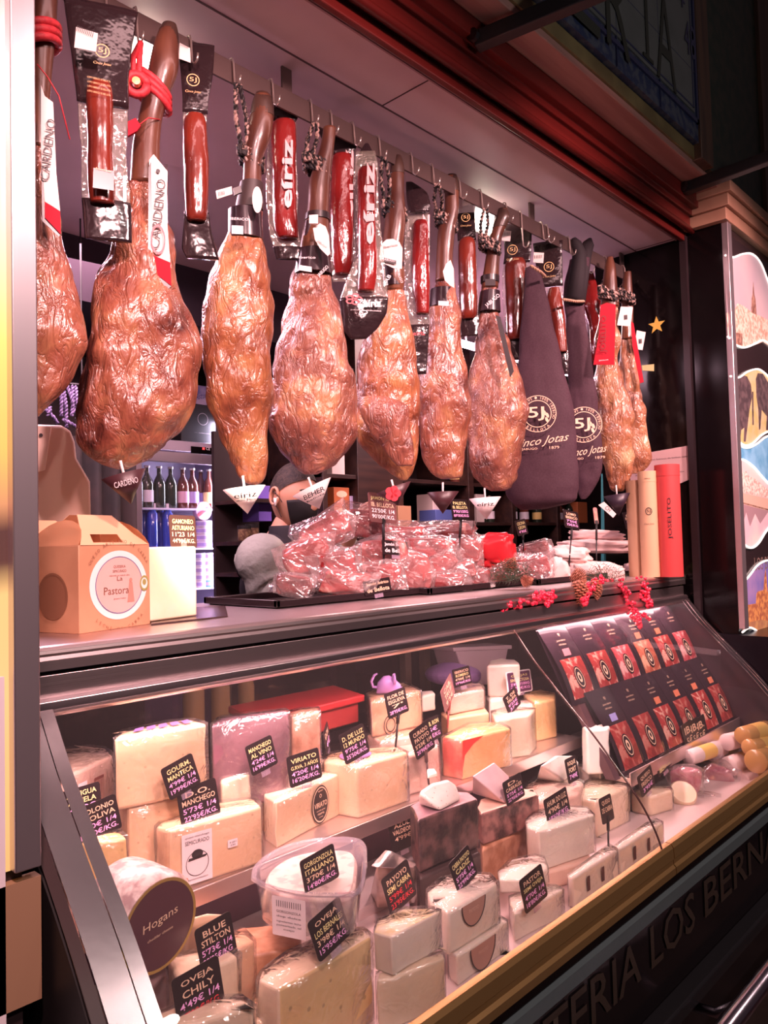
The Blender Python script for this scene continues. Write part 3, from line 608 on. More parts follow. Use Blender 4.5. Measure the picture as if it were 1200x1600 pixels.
TAGK = mat('tag_black', (.02, .012, .014), .3)
GOLDI = mat('ink_gold', (.70, .45, .20), .4)
# --- 1 leftmost, half behind the pillar
t = ham('h1', 'ham with a red rope at the far left, cut off by the pillar frame', [(-30, 52, 92), (60, 44, 86), (150, 46, 78), (230, 42, 74), (340, 36, 92), (420, 14, 116), (490, 4, 127), (545, 0, 128), (600, 8, 103), (632, 24, 76), (650, 40, 60)], H_RED, 1.36, 3, seed=1, hoof=[(-80, 56, 84), (-30, 52, 92)])
hk = hook(84, -30, 'steel hook above the leftmost ham, only just in the picture', Y=1.42)
T_, A_, an = HAMS['h1']
c = U(60, 62, 1, 1.36); rt, tw = facing(c); bm = BM()
for k in range(3):
    tube(bm, [c+rt*math.cos(a/12*PI)*.033+tw*math.sin(a/12*PI)*.032+Vector((0, 0, (k-1)*.014-.012*math.cos(a/12*PI)*-1)) for a in range(25)], .0075, 8)
obj('rope', bm, ROPER, t, smooth=True)
flat(t, [(64, 133), (70, 150), (83, 160), (88, 270), (94, 330), (82, 322), (70, 315), (64, 230)], 1.30, .0, TAGW); flat(t, [(70, 315), (94, 330), (95, 366), (70, 340)], 1.30, .003, TAGR, 'swing_tag')
ftext(t, 'CARDENO', 75, 235, 84, 13, 1.30, .003, INKK, 100)
flat(t, [(62, 140), (64, 133), (70, 340), (95, 366), (92, 370), (66, 345)], 1.30, -.003, TAGK, 'tag_shadow')  # shadow of the tag, modelled as a black sliver along its edge
c0 = U(58, 100, 1, 1.32); bm = BM(); tube(bm, [c0, U(74, 120, 1, 1.32), U(92, 150, 1, 1.32), U(109, 218, 1, 1.32)], .0012, 6); obj('red_string', bm, ROPER, t, smooth=True)
# --- 2 biggest with red rope
t = ham('h2', 'largest ham, on a red rope, with a long white and red swing tag', [(48, 250, 277), (75, 240, 279), (110, 232, 278), (150, 224, 263), (190, 216, 252), (235, 207, 250), (290, 204, 250), (330, 198, 252), (375, 172, 264), (430, 152, 284), (490, 139, 301), (550, 130, 312), (600, 123, 308), (650, 116, 292), (690, 119, 266), (712, 142, 240), (726, 168, 216), (733, 185, 200)], H_RED, 1.40, 6, seed=3.7, lump=.02, wr=.013, hoof=[(38, 256, 274), (50, 250, 277), (66, 249, 278)])
hk = hook(216, 70, 'steel hook over the rail holding the red rope')
c = U(236, 143, 1, 1.40); rt, tw = facing(c); bm = BM()
for k in range(3): tube(bm, [c+rt*math.cos(a/12*PI)*.035+tw*math.sin(a/12*PI)*.034+Vector((0, 0, (k-1)*.013-.024*math.cos(a/12*PI))) for a in range(25)], .0075, 8)
kk = U(213, 132, 1, 1.36); tube(bm, [kk+rt*.02*math.cos(a)+Vector((0, 0, .02*math.sin(a))) for a in [i*PI/6 for i in range(13)]], .009, 8)
for s in (-5, 5): tube(bm, [kk+rt*s*.001, U(213+s, 90, 1, 1.39), hk], .006, 8)
obj('rope', bm, ROPER, t, smooth=True)
bm = BM(); lathe(bm, kk+tw*.002, [(.008, 0), (.008, .012), (.002, .013)], 12, rt, (0, 0, 1), tw); obj('rope_toggle', bm, GOLDI, t)
fl, A, rt, tw = flat(t, [(199, 190), (212, 184), (220, 196), (213, 205), (200, 212)], 1.355, 0, TAGR, 'plastic_seal', .008)
bm = BM(); tube(bm, [U(216, 196, 1, 1.36), U(232, 184, 1, 1.355), U(250, 187, 1, 1.37)], .0012, 6); obj('red_string', bm, ROPER, t, smooth=True)
flat(t, [(240, 241), (262, 268), (260, 330), (266, 412), (238, 399), (233, 250)], 1.345, .0, TAGW)
flat(t, [(238, 398), (266, 410), (268, 447), (239, 424)], 1.345, .004, TAGR, 'swing_tag'); flat(t, [(232, 262), (236, 252), (239, 424), (268, 447), (262, 452), (231, 428)], 1.345, -.003, TAGK, 'tag_shadow')  # last piece is this tag's shadow, modelled as a black sliver
ftext(t, 'CARDENO', 247, 335, 84, 14, 1.345, .003, INKK, 112)
A, rt, tw = fr_at(247, 375, 1.345, .003); bm = BM(); disc(bm, A, rt, (0, 0, 1), .014, .030, 28, .82); obj('lettering', bm, INKR, t)
bm = BM(); disc(bm, fr_at(247, 268, 1.345, .003)[0], rt, (0, 0, 1), .004); obj('eyelet', bm, INKK, t)
for i in range(5): ftext(t, 'iberico', 254, 415+i*4, -30, 2.5, 1.345, .004, INKW, 14)
# --- 3 slim, black rope
def blackham(key, label, rows, m, Y, nl, seed, rope, hookp, hl, hoof=None, **k):
    t = ham(key, label, rows, m, Y, nl, seed=seed, hoof=hoof, **k); hk = hook(*hookp, hl); ropeset(t, rope[0], 0, rope[1], rope[2], ROPEB, Y, hk, turns=rope[3] if len(rope) > 3 else 3); return t
t = blackham('h3', 'slim amber ham seen edge on, with a silver and black band, above the worker', [(150, 397, 424), (180, 390, 428), (215, 385, 422), (250, 381, 410), (290, 378, 408), (330, 366, 408), (372, 352, 411), (400, 341, 414), (440, 325, 419), (500, 317, 424), (560, 315, 423), (615, 322, 425), (660, 335, 424), (700, 352, 420), (735, 370, 417), (752, 382, 411), (757, 390, 404)], H_ORG, 1.42, 5, 5.1, (393, 250, 16), (367, 128), 'steel hook over the rail above the slim amber ham', hoof=[(146, 400, 420), (160, 394, 427), (182, 390, 428)])
band(t, 330, 375, 358, 408, 358, 410, BANDM, 1.42, HAMS['h3'][2]); 
band(t, 286, 328, 376, 410, 368, 410, mat('dark_paper', (.035, .02, .02), .5), 1.42, HAMS['h3'][2])
flat(t, [(337, 298), (362, 291), (363, 303), (339, 311)], 1.36, 0, TAGW, 'barcode_tag'); flat(t, [(364, 294), (376, 290), (378, 300), (366, 305)], 1.36, 0, TAGK, 'plastic_seal', .006)
for i in range(9): flat(t, [(341+i*2.1, 300-i*.5), (342+i*2.1, 300-i*.5), (342.4+i*2.1, 306-i*.5), (341.4+i*2.1, 306-i*.5)], 1.36, .001, INKK, 'lettering', .0003)
ftext(t, 'IBERICO', 374, 342, 0, 4, 1.36, .0, INKW, 28); flat(t, [(362, 352), (380, 353), (380, 366), (362, 365)], 1.362, 0, INKW, 'label')
A, rt, tw = fr_at(402, 312, 1.36); bm = BM(); disc(bm, A, rt, (0, 0, 1), .011, .03); obj('label', bm, TAGW, t)
# --- 4
t = blackham('h4', 'broad rounded ham left of the middle, two black bands below its black rope', [(200, 505, 525), (230, 500, 522), (262, 490, 518), (290, 483, 515), (330, 480, 514), (375, 470, 515), (400, 466, 514), (432, 458, 518), (470, 450, 530), (510, 440, 540), (560, 431, 548), (600, 427, 554), (650, 424, 557), (690, 429, 552), (716, 445, 535), (733, 462, 512), (741, 478, 496)], H_PNK, 1.42, 6, 9.4, (495, 262, 19), (489, 195), 'steel hook over the rail above the broad rounded ham')
band(t, 392, 430, 466, 514, 460, 518, BANDM, 1.42, HAMS['h4'][2]); flat(t, [(468, 414), (487, 417), (487, 425), (468, 422)], 1.35, 0, INKW, 'label'); ftext(t, 'JABUGO', 505, 424, 45, 7, 1.35, 0, INKW, 22)
ftext(t, 'iberico', 480, 402, 0, 4, 1.35, 0, INKW, 26)
band(t, 335, 345, 479, 514, 478, 514, TAGK, 1.42, HAMS['h4'][2], 1.12); flat(t, [(483, 336), (497, 335), (497, 349), (483, 349)], 1.35, 0, TAGW, 'plastic_seal', .006)
band(t, 346, 370, 477, 494, 474, 492, BANDM, 1.41, HAMS['h4'][2], 1.0)
flat(t, [(489, 356), (500, 349), (509, 354), (514, 368), (516, 396), (512, 400), (500, 388), (492, 374)], 1.35, .004, TAGW, 'label'); ftext(t, 'JABUGO', 503, 383, -38, 5, 1.35, .006, INKK, 18)
# --- 5
t = blackham('h5', 'ham in the middle with a deep dark cleft and a pointed bottom', [(245, 612, 626), (268, 610, 631), (300, 608, 632), (335, 602, 634), (360, 600, 633), (390, 596, 630), (430, 597, 632), (455, 604, 629), (478, 596, 634), (505, 578, 641), (545, 562, 645), (590, 557, 651), (630, 555, 655), (670, 558, 654), (700, 572, 651), (725, 592, 646), (742, 614, 641), (750, 626, 636)], H_ORG, 1.44, 7, 2.2, (616, 332, 17), (595, 240), 'steel hook over the rail right of the red sausage pouches', hoof=[(244, 614, 626), (258, 611, 630), (272, 610, 631)])
band(t, 412, 448, 596, 631, 600, 629, BANDM, 1.44, HAMS['h5'][2], 1.08)
flat(t, [(594, 388), (597, 380), (604, 374), (614, 373), (624, 378), (629, 388), (628, 420), (615, 419), (600, 412), (593, 406)], 1.375, 0, TAGW, 'label'); flat(t, [(597, 402), (619, 407), (619, 413), (597, 408)], 1.375, .0015, TAGK, 'label'); ftext(t, 'JABUGO', 608, 407.5, -12, 4, 1.375, .003, INKW, 19); ftext(t, 'iberico', 610, 385, 10, 4, 1.375, .002, INKK, 22)
ftext(t, 'JAB', 606, 437, 60, 8, 1.375, 0, INKW, 16); ftext(t, 'JABUGO', 624, 432, -70, 5, 1.375, 0, INKW, 22)
# cleft flap
obj('meat_flap', loft([(620, 565, 600), (635, 560, 634), (655, 566, 640), (680, 580, 645), (705, 600, 646), (728, 622, 644)], 1.40, .35, 28, 30, .012, 3.3, 2.2, anch=(610, 670), back=-.055), H_PNK, t, smooth=True)
# --- 6
t = blackham('h6', 'narrow ham right of the middle with a dark shank and a small white label', [(276, 697, 713), (295, 695, 717), (330, 694, 717), (360, 684, 712), (400, 682, 708), (440, 680, 708), (470, 674, 712), (505, 667, 716), (550, 661, 722), (600, 656, 733), (650, 655, 738), (695, 656, 730), (722, 660, 724), (740, 672, 720), (748, 688, 712)], H_RED, 1.46, 5, 6.6, (697, 348, 16), (679, 290), 'steel hook over the rail above the narrow ham', hoof=[(274, 699, 712), (286, 696, 715), (300, 695, 717)])
band(t, 452, 480, 674, 708, 672, 711, BANDM, 1.46, HAMS['h6'][2]); flat(t, [(685, 470), (701, 471), (701, 478), (685, 477)], 1.39, 0, INKW, 'label')
flat(t, [(692, 424), (697, 412), (704, 406), (709, 420), (710, 450), (703, 446), (695, 438)], 1.39, 0, TAGW, 'label'); ftext(t, 'JABUGO', 703, 441, -38, 4, 1.39, .002, INKK, 13)
# --- 7
t = blackham('h7', 'pinkish pear shaped ham just left of the two purple cloth bags', [(328, 779, 794), (345, 774, 795), (372, 765, 784), (410, 757, 781), (450, 752, 779), (485, 750, 778), (515, 746, 784), (550, 739, 797), (600, 733, 817), (645, 729, 825), (690, 731, 817), (725, 736, 814), (748, 745, 806), (762, 758, 796), (767, 768, 788)], H_PNK, 1.44, 4, 11.2, (765, 385, 15), (754, 312), 'steel hook over the rail in front of the flood lamp', hoof=[(326, 780, 792), (340, 775, 796), (356, 770, 790)])
band(t, 456, 488, 752, 779, 748, 780, BANDM, 1.44, HAMS['h7'][2], 1.15); ftext(t, 'JABUGO', 770, 470, 38, 8, 1.36, 0, INKW, 27)
band(t, 432, 442, 752, 779, 752, 779, TAGK, 1.44, HAMS['h7'][2], 1.1); flat(t, [(758, 436), (774, 436), (774, 446), (758, 446)], 1.37, 0, TAGK, 'plastic_seal', .006)
flat(t, [(774, 492), (782, 495), (803, 580), (797, 590)], 1.36, 0, TAGK, 'swing_tag')
# --- 10, 11
t = blackham('h10', 'golden wrinkled ham hung by the end wall, wearing the red JOSELITO swing tag', [(402, 948, 958), (420, 944, 962), (450, 941, 965), (480, 938, 968), (520, 934, 968), (560, 931, 966), (600, 929, 974), (650, 931, 988), (700, 937, 992), (740, 944, 988), (762, 953, 978), (768, 960, 972)], H_GLD, 1.37, 3, 14.4, (950, 462, 13), (950, 420), 'steel hook over the rail above the wrinkled golden ham', wr=.014)
flat(t, [(938, 477), (948, 473), (962, 476), (960, 570), (927, 570), (936, 520)], 1.30, 0, TAGR); ftext(t, 'JOSELITO', 944, 522, 87, 11, 1.30, .002, mat('ink_dark_red', (.16, .02, .02), .5), 58); ftext(t, 'jamon', 943, 563, 0, 3, 1.30, .002, INKW, 14)
bm = BM(); A, rt, tw = fr_at(950, 481, 1.30, .002); disc(bm, A, rt, (0, 0, 1), .007, None, 16, .5); obj('eyelet', bm, GOLDI, t)
t = blackham('h11', 'golden wrinkled ham farthest right, its narrow red tag turned edge on', [(425, 975, 986), (445, 972, 988), (490, 971, 990), (530, 970, 990), (580, 970, 996), (620, 972, 1003), (660, 975, 1012), (700, 976, 1014), (725, 979, 1009), (740, 986, 1000)], H_GLD, 1.36, 3, 17.7, (978, 465, 12), (978, 435), 'steel hook over the rail nearest the end wall', wr=.014)
flat(t, [(986, 502), (990, 505), (1006, 597), (1000, 599), (988, 540)], 1.31, 0, TAGR, 'swing_tag', .002)
def card(name, label, cat, pts, m, Y, d=0, g=None, th=.0015):
    c = (sum(p[0] for p in pts)/len(pts), sum(p[1] for p in pts)/len(pts)); A, rt, tw = fr_at(c[0], c[1], Y, d)
    t = thing(name, label, cat, A, g); bm = BM(); prism(bm, [UP(x, y, A, tw) for x, y in pts], -tw*th); obj('card', bm, m, t); return t, A, rt, tw
for pts, lb, Yq in (([(970, 479), (989, 480), (985, 510), (964, 508)], 'white barcode ticket hanging between the two wrinkled golden hams', 1.31), ([(995, 516), (1009, 519), (1004, 547), (991, 545)], 'white barcode ticket hanging right of the farthest ham', 1.31)):
    t, A, rt, tw = card('barcode_ticket', lb, 'ticket', pts, TAGW, Yq)
    bm = BM()
    for i in range(7): obox(bm, A+rt*(i*.0018-.004)+tw*.0008-Vector((0, 0, .004)), rt, tw, (0, 0, 1), .0005, .0003, .009)
    obj('barcode', bm, INKK, t)
# drip cones stuck under the hams
CONEW = mat('cone_white', (.80, .68, .66), .45); CONEK = mat('cone_dark', (.06, .02, .025), .4)
def cone(label, xl, yl, xr, yr, xt, yt, m, Y, txt=None, ink=INKK, th=8, tw_=None, open_=True, tang=None, tpos=None):
    L_ = U(xl, yl, 1, Y); R_ = UP(xr, yr, L_, facing(L_)[1]); T = UP(xt, yt, L_, facing(L_)[1]); c = (L_+R_)/2; rt, tw = facing(c)
    ax = (R_-L_).normalized(); dn = (T-c); r = (R_-L_).length/2
    t = thing('drip_cone', label, 'drip cone', T); n = 32; bm = BM()
    for k0, rr in ((0, 1.0), (1, .95)):
        ring = [bm.verts.new(c+ax*math.cos(2*PI*k/n)*r*rr+tw*math.sin(2*PI*k/n)*r*rr*.85) for k in range(n)]; tip = bm.verts.new(T-dn*(.04*k0)); 
        for k in range(n): bm.faces.new((ring[k], ring[(k+1) % n], tip))
        if k0 == 0: r0 = ring
    for k in range(n): bm.faces.new((r0[k], r0[(k+1) % n], ring[(k+1) % n], ring[k]))
    obj('cone_body', bm, m, t, smooth=True)
    bm = BM(); tube(bm, [T-dn*.12, c-dn*.10, c-dn*.45], .0028, 8); obj('spike', bm, CONEW, t, smooth=True)
    if txt:
        u = -dn.normalized(); P = c+dn*.30; txd = ax
        nn = (tw*.85+dn.normalized()*.42).normalized(); up = (u-nn*u.dot(nn)).normalized()
        for i, s in enumerate(txt): text(s, P+tw*r*.60-up*(i*.012)+nn*.002, txd, up, .012 if i == 0 else .005, ink, t, w=(r*1.05 if i == 0 else r*.9), bold=.01)
    return t
cone('black drip cone lettered in white under the largest ham', 158, 750, 228, 732, 205, 788, CONEK, 1.38, ['CARDENO'], INKW)
cone('white drip cone under the slim amber ham, left of the worker', 348, 766, 415, 758, 387, 803, CONEW, 1.40, ['eíriz', 'jamones ibéricos'])
cone('white drip cone reading BEHER in front of the worker', 457, 776, 517, 746, 499, 795, CONEW, 1.40, ['BEHER', 'bellota'])
cone('black drip cone with a red flower under the ham with the cleft', 588, 772, 642, 752, 622, 790, CONEK, 1.42)
cone('plain black drip cone under the narrow ham', 667, 770, 717, 768, 692, 803, CONEK, 1.44)
cone('white drip cone under the pear shaped ham', 733, 780, 783, 776, 760, 812, CONEW, 1.42, ['eíriz'])
t = cone('dark drip cone with a round pale seal under the wrinkled golden ham', 943, 776, 985, 770, 967, 806, mat('cone_navy', (.03, .016, .03), .4), 1.40)
A, rt, tw = fr_at(974, 780, 1.37); bm = BM(); disc(bm, A, rt, (0, 0, 1), .017, .019, 28, .72); disc(bm, A, rt, (0, 0, 1), .009); obj('seal', bm, INKC, t)
t, A, rt, tw = card('price_tag', 'small white ticket hanging slantwise beside the seal cone', 'price tag', [(935, 789), (944, 784), (963, 803), (958, 809)], TAGW, 1.36)
ftext(t, 'CH', 950, 795, -42, 6, 1.36, .002, INKK, 9)
# red flower on black cone
A, rt, tw = fr_at(614, 771, 1.36); bm = BM()
for a in range(5): disc(bm, A+rt*math.cos(a*1.257)*.011+Vector((0, 0, math.sin(a*1.257)*.011)), rt, (0, 0, 1), .010, None, 14)
o = thing('flower_badge', 'red flower shaped badge outlined in white on a black cone', 'badge', A); obj('petal_patch', bm, INKR, o)
# ---------------------------------------------------------------- ham bags
BAGM = mat('purple_cloth', (.050, .022, .032), .75, col2=(.06, .028, .04), scale=200, bump=.3, bscale=5, bdist=.02, spec=.25)
def hambag(label, rows, Y, logo, wd, seed, tie):
    cx = sum(r[1]+r[2] for r in rows)/2/len(rows); cy = sum(r[0] for r in rows)/len(rows)
    A = U(cx, cy, 1, Y); t = thing('ham_bag', label, 'ham bag', (A.x, A.y, U(cx, rows[-1][0], 1, Y).z), 'purple cloth ham bags')
    obj('cloth', loft(rows, Y, .5, 48, 90, .008, seed, 2.3, wr=.004, anch=(cx, cy)), BAGM, t, smooth=True)
    x, y, k = logo; d = .075; A, rt, tw = fr_at(x, y, Y, d); sc = (A-CP).dot(c_f)/FPX*k; Z = Vector((0, 0, 1))
    bm = BM(); disc(bm, A, rt, Z, 29*sc, None, 40, .965); disc(bm, A, rt, Z, 21.5*sc, None, 40, .95); obj('emblem_ring', bm, INKC, t)
    arctext('CINCO JOTAS · 100% IBERICO', A, rt, Z, 25.2*sc, -110, 110, 4*sc, INKC, t); arctext('BELLOTA', A, rt, Z, 25.2*sc, 225, 135, 4*sc, INKC, t)
    text('5J', A-rt*2*sc, rt, Z, 22*sc, INKC, t, w=25*sc, bold=.01)
    bm = BM()
    for dx, dz in ((11, 3), (15, -1), (14, -8)): disc(bm, A+rt*dx*sc+Z*(dz-2)*sc, (rt+Z*.4), (Z-rt*.4), 2.2*sc, 4.5*sc, 10)
    obj('emblem_acorn', bm, INKC, t)
    text('Cinco Jotas', A-Z*44*sc+rt*(4*sc), (rt+Z*.10), Z, 16*sc, INKC, t, w=wd*sc, shear=.5)
    text('JABUGO', A-Z*55*sc-rt*14*sc, rt, Z, 4.2*sc, INKC, t, w=24*sc); text('1879', A-Z*54*sc+rt*24*sc, rt, Z, 4.2*sc, INKC, t, w=15*sc)
    (xa, ya, xb, yb) = tie; P = U(xa, ya, 1, Y-.05); Q = U(xb, yb, 1, Y-.05); bm = BM(); braid(bm, [P, (P+Q)/2-Vector((0, .01, .006)), Q], .005); obj('tie_cord', bm, mat('beige_cord', (.45, .27, .18), .7), t, smooth=True)
    return t
hambag('nearer purple cloth ham bag with its whole ring emblem showing', [(418, 822, 842), (450, 820, 852), (500, 815, 862), (550, 811, 874), (600, 806, 886), (650, 801, 897), (700, 794, 903), (740, 789, 905), (770, 789, 903), (786, 800, 897), (796, 815, 850)], 1.40, (840, 652, 1), 86, 2.5, (829, 415, 852, 432))
hambag('farther purple cloth ham bag half hidden by the nearer one, black ears on top', [(405, 890, 922), (430, 884, 919), (460, 880, 914), (500, 883, 915), (560, 886, 925), (610, 888, 932), (660, 890, 938), (710, 894, 941), (745, 897, 937), (768, 903, 925), (780, 908, 915)], 1.42, (912, 668, .97), 62, 6.5, (880, 468, 912, 471))
t = [o for o in COL.objects if o.get('label', '').startswith('farther purple')][0]
for pts in (((896, 372), (906, 400), (898, 470)), ((922, 374), (912, 402), (900, 470))):
    bm = BM(); P = [U(x, y, 1, 1.41) for x, y in pts]; tube(bm, [P[0], P[0].lerp(P[1], .3), P[1], P[2]], [.008, .022, .028, .035], 14); obj('cloth_ear', bm, mat('black_cloth', (.012, .007, .01), .8), t, smooth=True)
hook(818, 388, 'steel hook over the rail above the nearer purple bag'); hook(850, 375, 'steel hook over the rail between the purple bags'); hook(892, 400, 'steel hook over the rail above the farther purple bag')
# ================================================================ CHEESES IN THE CASE
def cheesemat(name, col, col2=None, rough=.42, holes=0, bump=.3, scale=14, sub=.12, coat=.25, hs=55, lo=.4, hi=.6):
    if name in MT: return MT[name]
    m = mat(name, col, rough, coat=coat, col2=col2 or tuple(c*.9 for c in col), scale=scale, bump=bump, bscale=34, sub=sub, croug=.25, lo=lo, hi=hi)
    if holes:
        t = m.node_tree; N = t.nodes; L = t.links; b = N['Principled BSDF']; src = b.inputs['Base Color'].links[0].from_socket
        tc = N.new('ShaderNodeTexCoord'); v = N.new('ShaderNodeTexVoronoi'); v.inputs['Scale'].default_value = hs; L.new(tc.outputs['Object'], v.inputs[0])
        r = N.new('ShaderNodeValToRGB'); r.color_ramp.elements[0].position = .10; r.color_ramp.elements[0].color = (1, 1, 1, 1); r.color_ramp.elements[1].position = .16; r.color_ramp.elements[1].color = (0, 0, 0, 1); L.new(v.outputs['Distance'], r.inputs[0])
        mu = N.new('ShaderNodeMath'); mu.operation = 'MULTIPLY'; mu.inputs[1].default_value = holes; L.new(r.outputs[0], mu.inputs[0])
        mx = N.new('ShaderNodeMixRGB'); mx.inputs[2].default_value = (*[c*.45 for c in col], 1); L.new(mu.outputs[0], mx.inputs[0]); L.new(src, mx.inputs[1]); L.new(mx.outputs[0], b.inputs['Base Color'])
    return m
CREAM = cheesemat('cheese_cream', (.80, .55, .34), (.76, .50, .30), holes=.5)
PALE = cheesemat('cheese_pale', (.84, .68, .50), (.80, .62, .44))
WHT = cheesemat('cheese_white', (.86, .76, .66), (.82, .70, .60))
YEL = cheesemat('cheese_yellow', (.80, .54, .22), (.74, .46, .18), holes=.4)
ORG = cheesemat('cheese_orange', (.78, .38, .12), (.70, .32, .10))
PNKC = cheesemat('cheese_pinkish', (.74, .50, .40), (.66, .42, .34), bump=.3)
WINE = cheesemat('rind_wine', (.13, .045, .075), (.20, .08, .11), bump=.4, sub=0, coat=.5)
BRN = cheesemat('rind_brown', (.36, .15, .08), (.52, .26, .16), scale=30, bump=.6, sub=0)
RIND = cheesemat('rind_tan', (.62, .38, .22), (.48, .27, .15), scale=40, bump=.6, sub=0)
ESP = cheesemat('rind_braided', (.72, .52, .40), (.50, .33, .25), scale=70, bump=.8, sub=0)
LEAF = cheesemat('leaf_wrap', (.012, .005, .008), (.15, .07, .065), scale=20, bump=1, sub=0, coat=.35, lo=.42, hi=.66)
LEAF2 = cheesemat('leaf_wrap_red', (.04, .014, .014), (.34, .15, .13), scale=22, bump=1, sub=0, coat=.35)
BLUEC = cheesemat('blue_cheese', (.84, .78, .72), (.80, .72, .66), holes=.95, hs=95, bump=.5)
SH = .876
DK = .675
CH = {}
def block(key, label, top, Yc, base, m, rind=None, wrap=None, cat='cheese', name='cheese_block', bev=.006, group=None, seed=0, part='cheese_body', rough_=.0035):
    """solid cut block: top outline in photo pixels (first point = corner standing at depth Yc), bottom given as z or as the pixel below that corner"""
    T0 = U(top[0][0], top[0][1], 1, Yc); zt = T0.z
    if isinstance(base, tuple):
        d = Vector((T0.x, T0.y, 0)); r_ = ray(*base); k = d.dot(Vector((r_.x, r_.y, 0)))/(r_.x**2+r_.y**2); zb = CAMZ+r_.z*k
    else: zb = base
    P = [U(x, y, 2, zt) for x, y in top]; c = sum(P, Vector())/len(P)
    t = thing(name, label, cat, (c.x, c.y, zb), group); bm = BM()
    prism(bm, [Vector((p.x, p.y, zb)) for p in P], (0, 0, zt-zb)); mats = [m]
    bm.faces.ensure_lookup_table()
    if rind:
        mats.append(rind[0])
        bm.normal_update()
        for f in bm.faces:
            cc = f.calc_center_median()-c; n = f.normal
            if 'top' in rind[1] and abs(n.z) > .9: f.material_index = 1
            if abs(n.z) < .5:
                d_ = Vector((n.x, n.y)); 
                if d_.dot(Vector((cc.x, cc.y))) < 0: d_ = -d_
                if 'left' in rind[1] and d_.x < -.55*d_.length: f.material_index = 1
                if 'front' in rind[1] and d_.y < -.75*d_.length: f.material_index = 1
                if 'back' in rind[1] and d_.y > .3*d_.length: f.material_index = 1
    bmesh.ops.triangulate(bm, faces=[f for f in bm.faces if len(f.verts) > 4]); bmesh.ops.subdivide_edges(bm, edges=bm.edges[:], cuts=2, use_grid_fill=True)
    for v in bm.verts:
        v.co += Vector((noise.noise(v.co*23), noise.noise(v.co*23+Vector((9, 0, 0))), noise.noise(v.co*23+Vector((0, 9, 0)))*(.8 if v.co.z > zb+.004 else 0)))*rough_
    o = obj(part, bm, mats, t, bevel=bev, segs=3)
    if wrap is not None:
        rnd = random.Random(seed+int(top[0][0])); bm = BM(); g = .0022; n = len(P); K = 3
        # densify the outline and puff it out unevenly
        Q = []
        for i in range(n):
            a, b = P[i], P[(i+1) % n]
            for k in range(K): Q.append(a.lerp(b, k/K))
        nz_ = 5; rings = []
        for j in range(nz_):
            z = zb+.001+(zt+g-zb)*j/(nz_-1); rr = []
            for q in Q:
                d = Vector((q.x-c.x, q.y-c.y, 0)); L_ = d.length+1e-6
                e = g+wrap*abs(noise.noise(Vector((q.x*40+seed, q.y*40, z*35))))
                rr.append(bm.verts.new((q.x+d.x/L_*e, q.y+d.y/L_*e, z+(wrap*.4*noise.noise(q*50) if j == nz_-1 else 0))))
            rings.append(rr)
        for j in range(nz_-1):
            for k in range(len(Q)): bm.faces.new((rings[j][k], rings[j][(k+1) % len(Q)], rings[j+1][(k+1) % len(Q)], rings[j+1][k]))
        bm.faces.new(rings[-1]); obj('plastic_wrap', bm, FILM, t, smooth=True)
    CH[key] = (t, P, zt, zb, c); return t
def face(key, i, j, u, v, lift=.0028):
    """point on the side face between top corners i and j: u along, v up"""
    t, P, zt, zb, c = CH[key]; a, b = P[i], P[j]; p = a.lerp(b, u); n = Vector((b.y-a.y, a.x-b.x, 0)).normalized()
    if n.dot(a-c) < 0: n = -n
    return Vector((p.x, p.y, zb+(zt-zb)*v))+n*lift, (b-a).normalized(), n
# tags -------------------------------------------------------------------------
def pricetag(label, x, y, w, h, Y, roll, lines, cols=None, m=None, lean=.15, yaw=0, stake=None, border=None, stakem=None, spike=.02):
    """lettered black price card; (x,y) its centre and w,h its size in photo pixels"""
    c = U(x, y, 1, Y); dist = (c-CP).dot(c_f); a = math.radians(roll); yw = math.radians(yaw)
    X_ = Vector((math.cos(yw), math.sin(yw), 0)); Z_ = Vector((math.sin(yw)*-lean, math.cos(yw)*lean, 1)).normalized()
    # foreshortening of the horizontal edge seen from the aisle
    f = abs(X_.dot(facing(c)[0])); W_ = w*dist/FPX/max(f, .25); H_ = h*dist/FPX/.98
    xd = X_*math.cos(a)+Z_*math.sin(a); ud = Z_*math.cos(a)-X_*math.sin(a); nn = xd.cross(ud).normalized()
    t = thing('price_card', label, 'price card', c-ud*H_/2); bm = BM(); rquad(bm, c, xd, ud, W_, H_, H_*.09, .0012); obj('card', bm, m or CARD, t)
    if border: bm = BM(); rquad(bm, c-nn*.0014, xd, ud, W_*1.12, H_*1.12, H_*.11, .001); obj('card_border', bm, border, t)
    n = len(lines); cols = cols or ([INKY]*(n-2)+[INKP]*2)
    for i, s in enumerate(lines):
        if not s: continue
        k = min(1, len(s)/8); sz = H_*.80/n*.72
        text(s, c+ud*(H_*.40-(i+.5)*H_*.80/n)+nn*.0012, xd, ud, sz, cols[i], t, w=W_*(.42+.42*k), bold=.012)
    if stake:
        s0 = c-ud*(H_*.45)-nn*.002; s1 = U(stake[0], stake[1], 1, Y); bm = BM(); tube(bm, [s0, s0.lerp(s1, .3)], .0042, 8); tube(bm, [s0.lerp(s1, .25), s1], .0026, 8); obj('stake', bm, stakem or BLKM, t, smooth=True)
        bm = BM(); obox(bm, s0+ud*.004-nn*.001, xd, nn, ud, .007, .004, .008); obj('clip', bm, stakem or BLKM, t, bevel=.001)
    else:
        bm = BM(); b0 = c-ud*H_*.5-nn*.001; obox(bm, b0-ud*spike*.2, xd, nn, ud, W_*.16, .0006, spike*.35); obj('clear_foot', bm, film('clear_foot', gl=.08, diff=.2, dcol=(.8, .6, .8)), t)
    return t
TAN = cheesemat('cheese_tan', (.70, .42, .26), (.64, .38, .22))
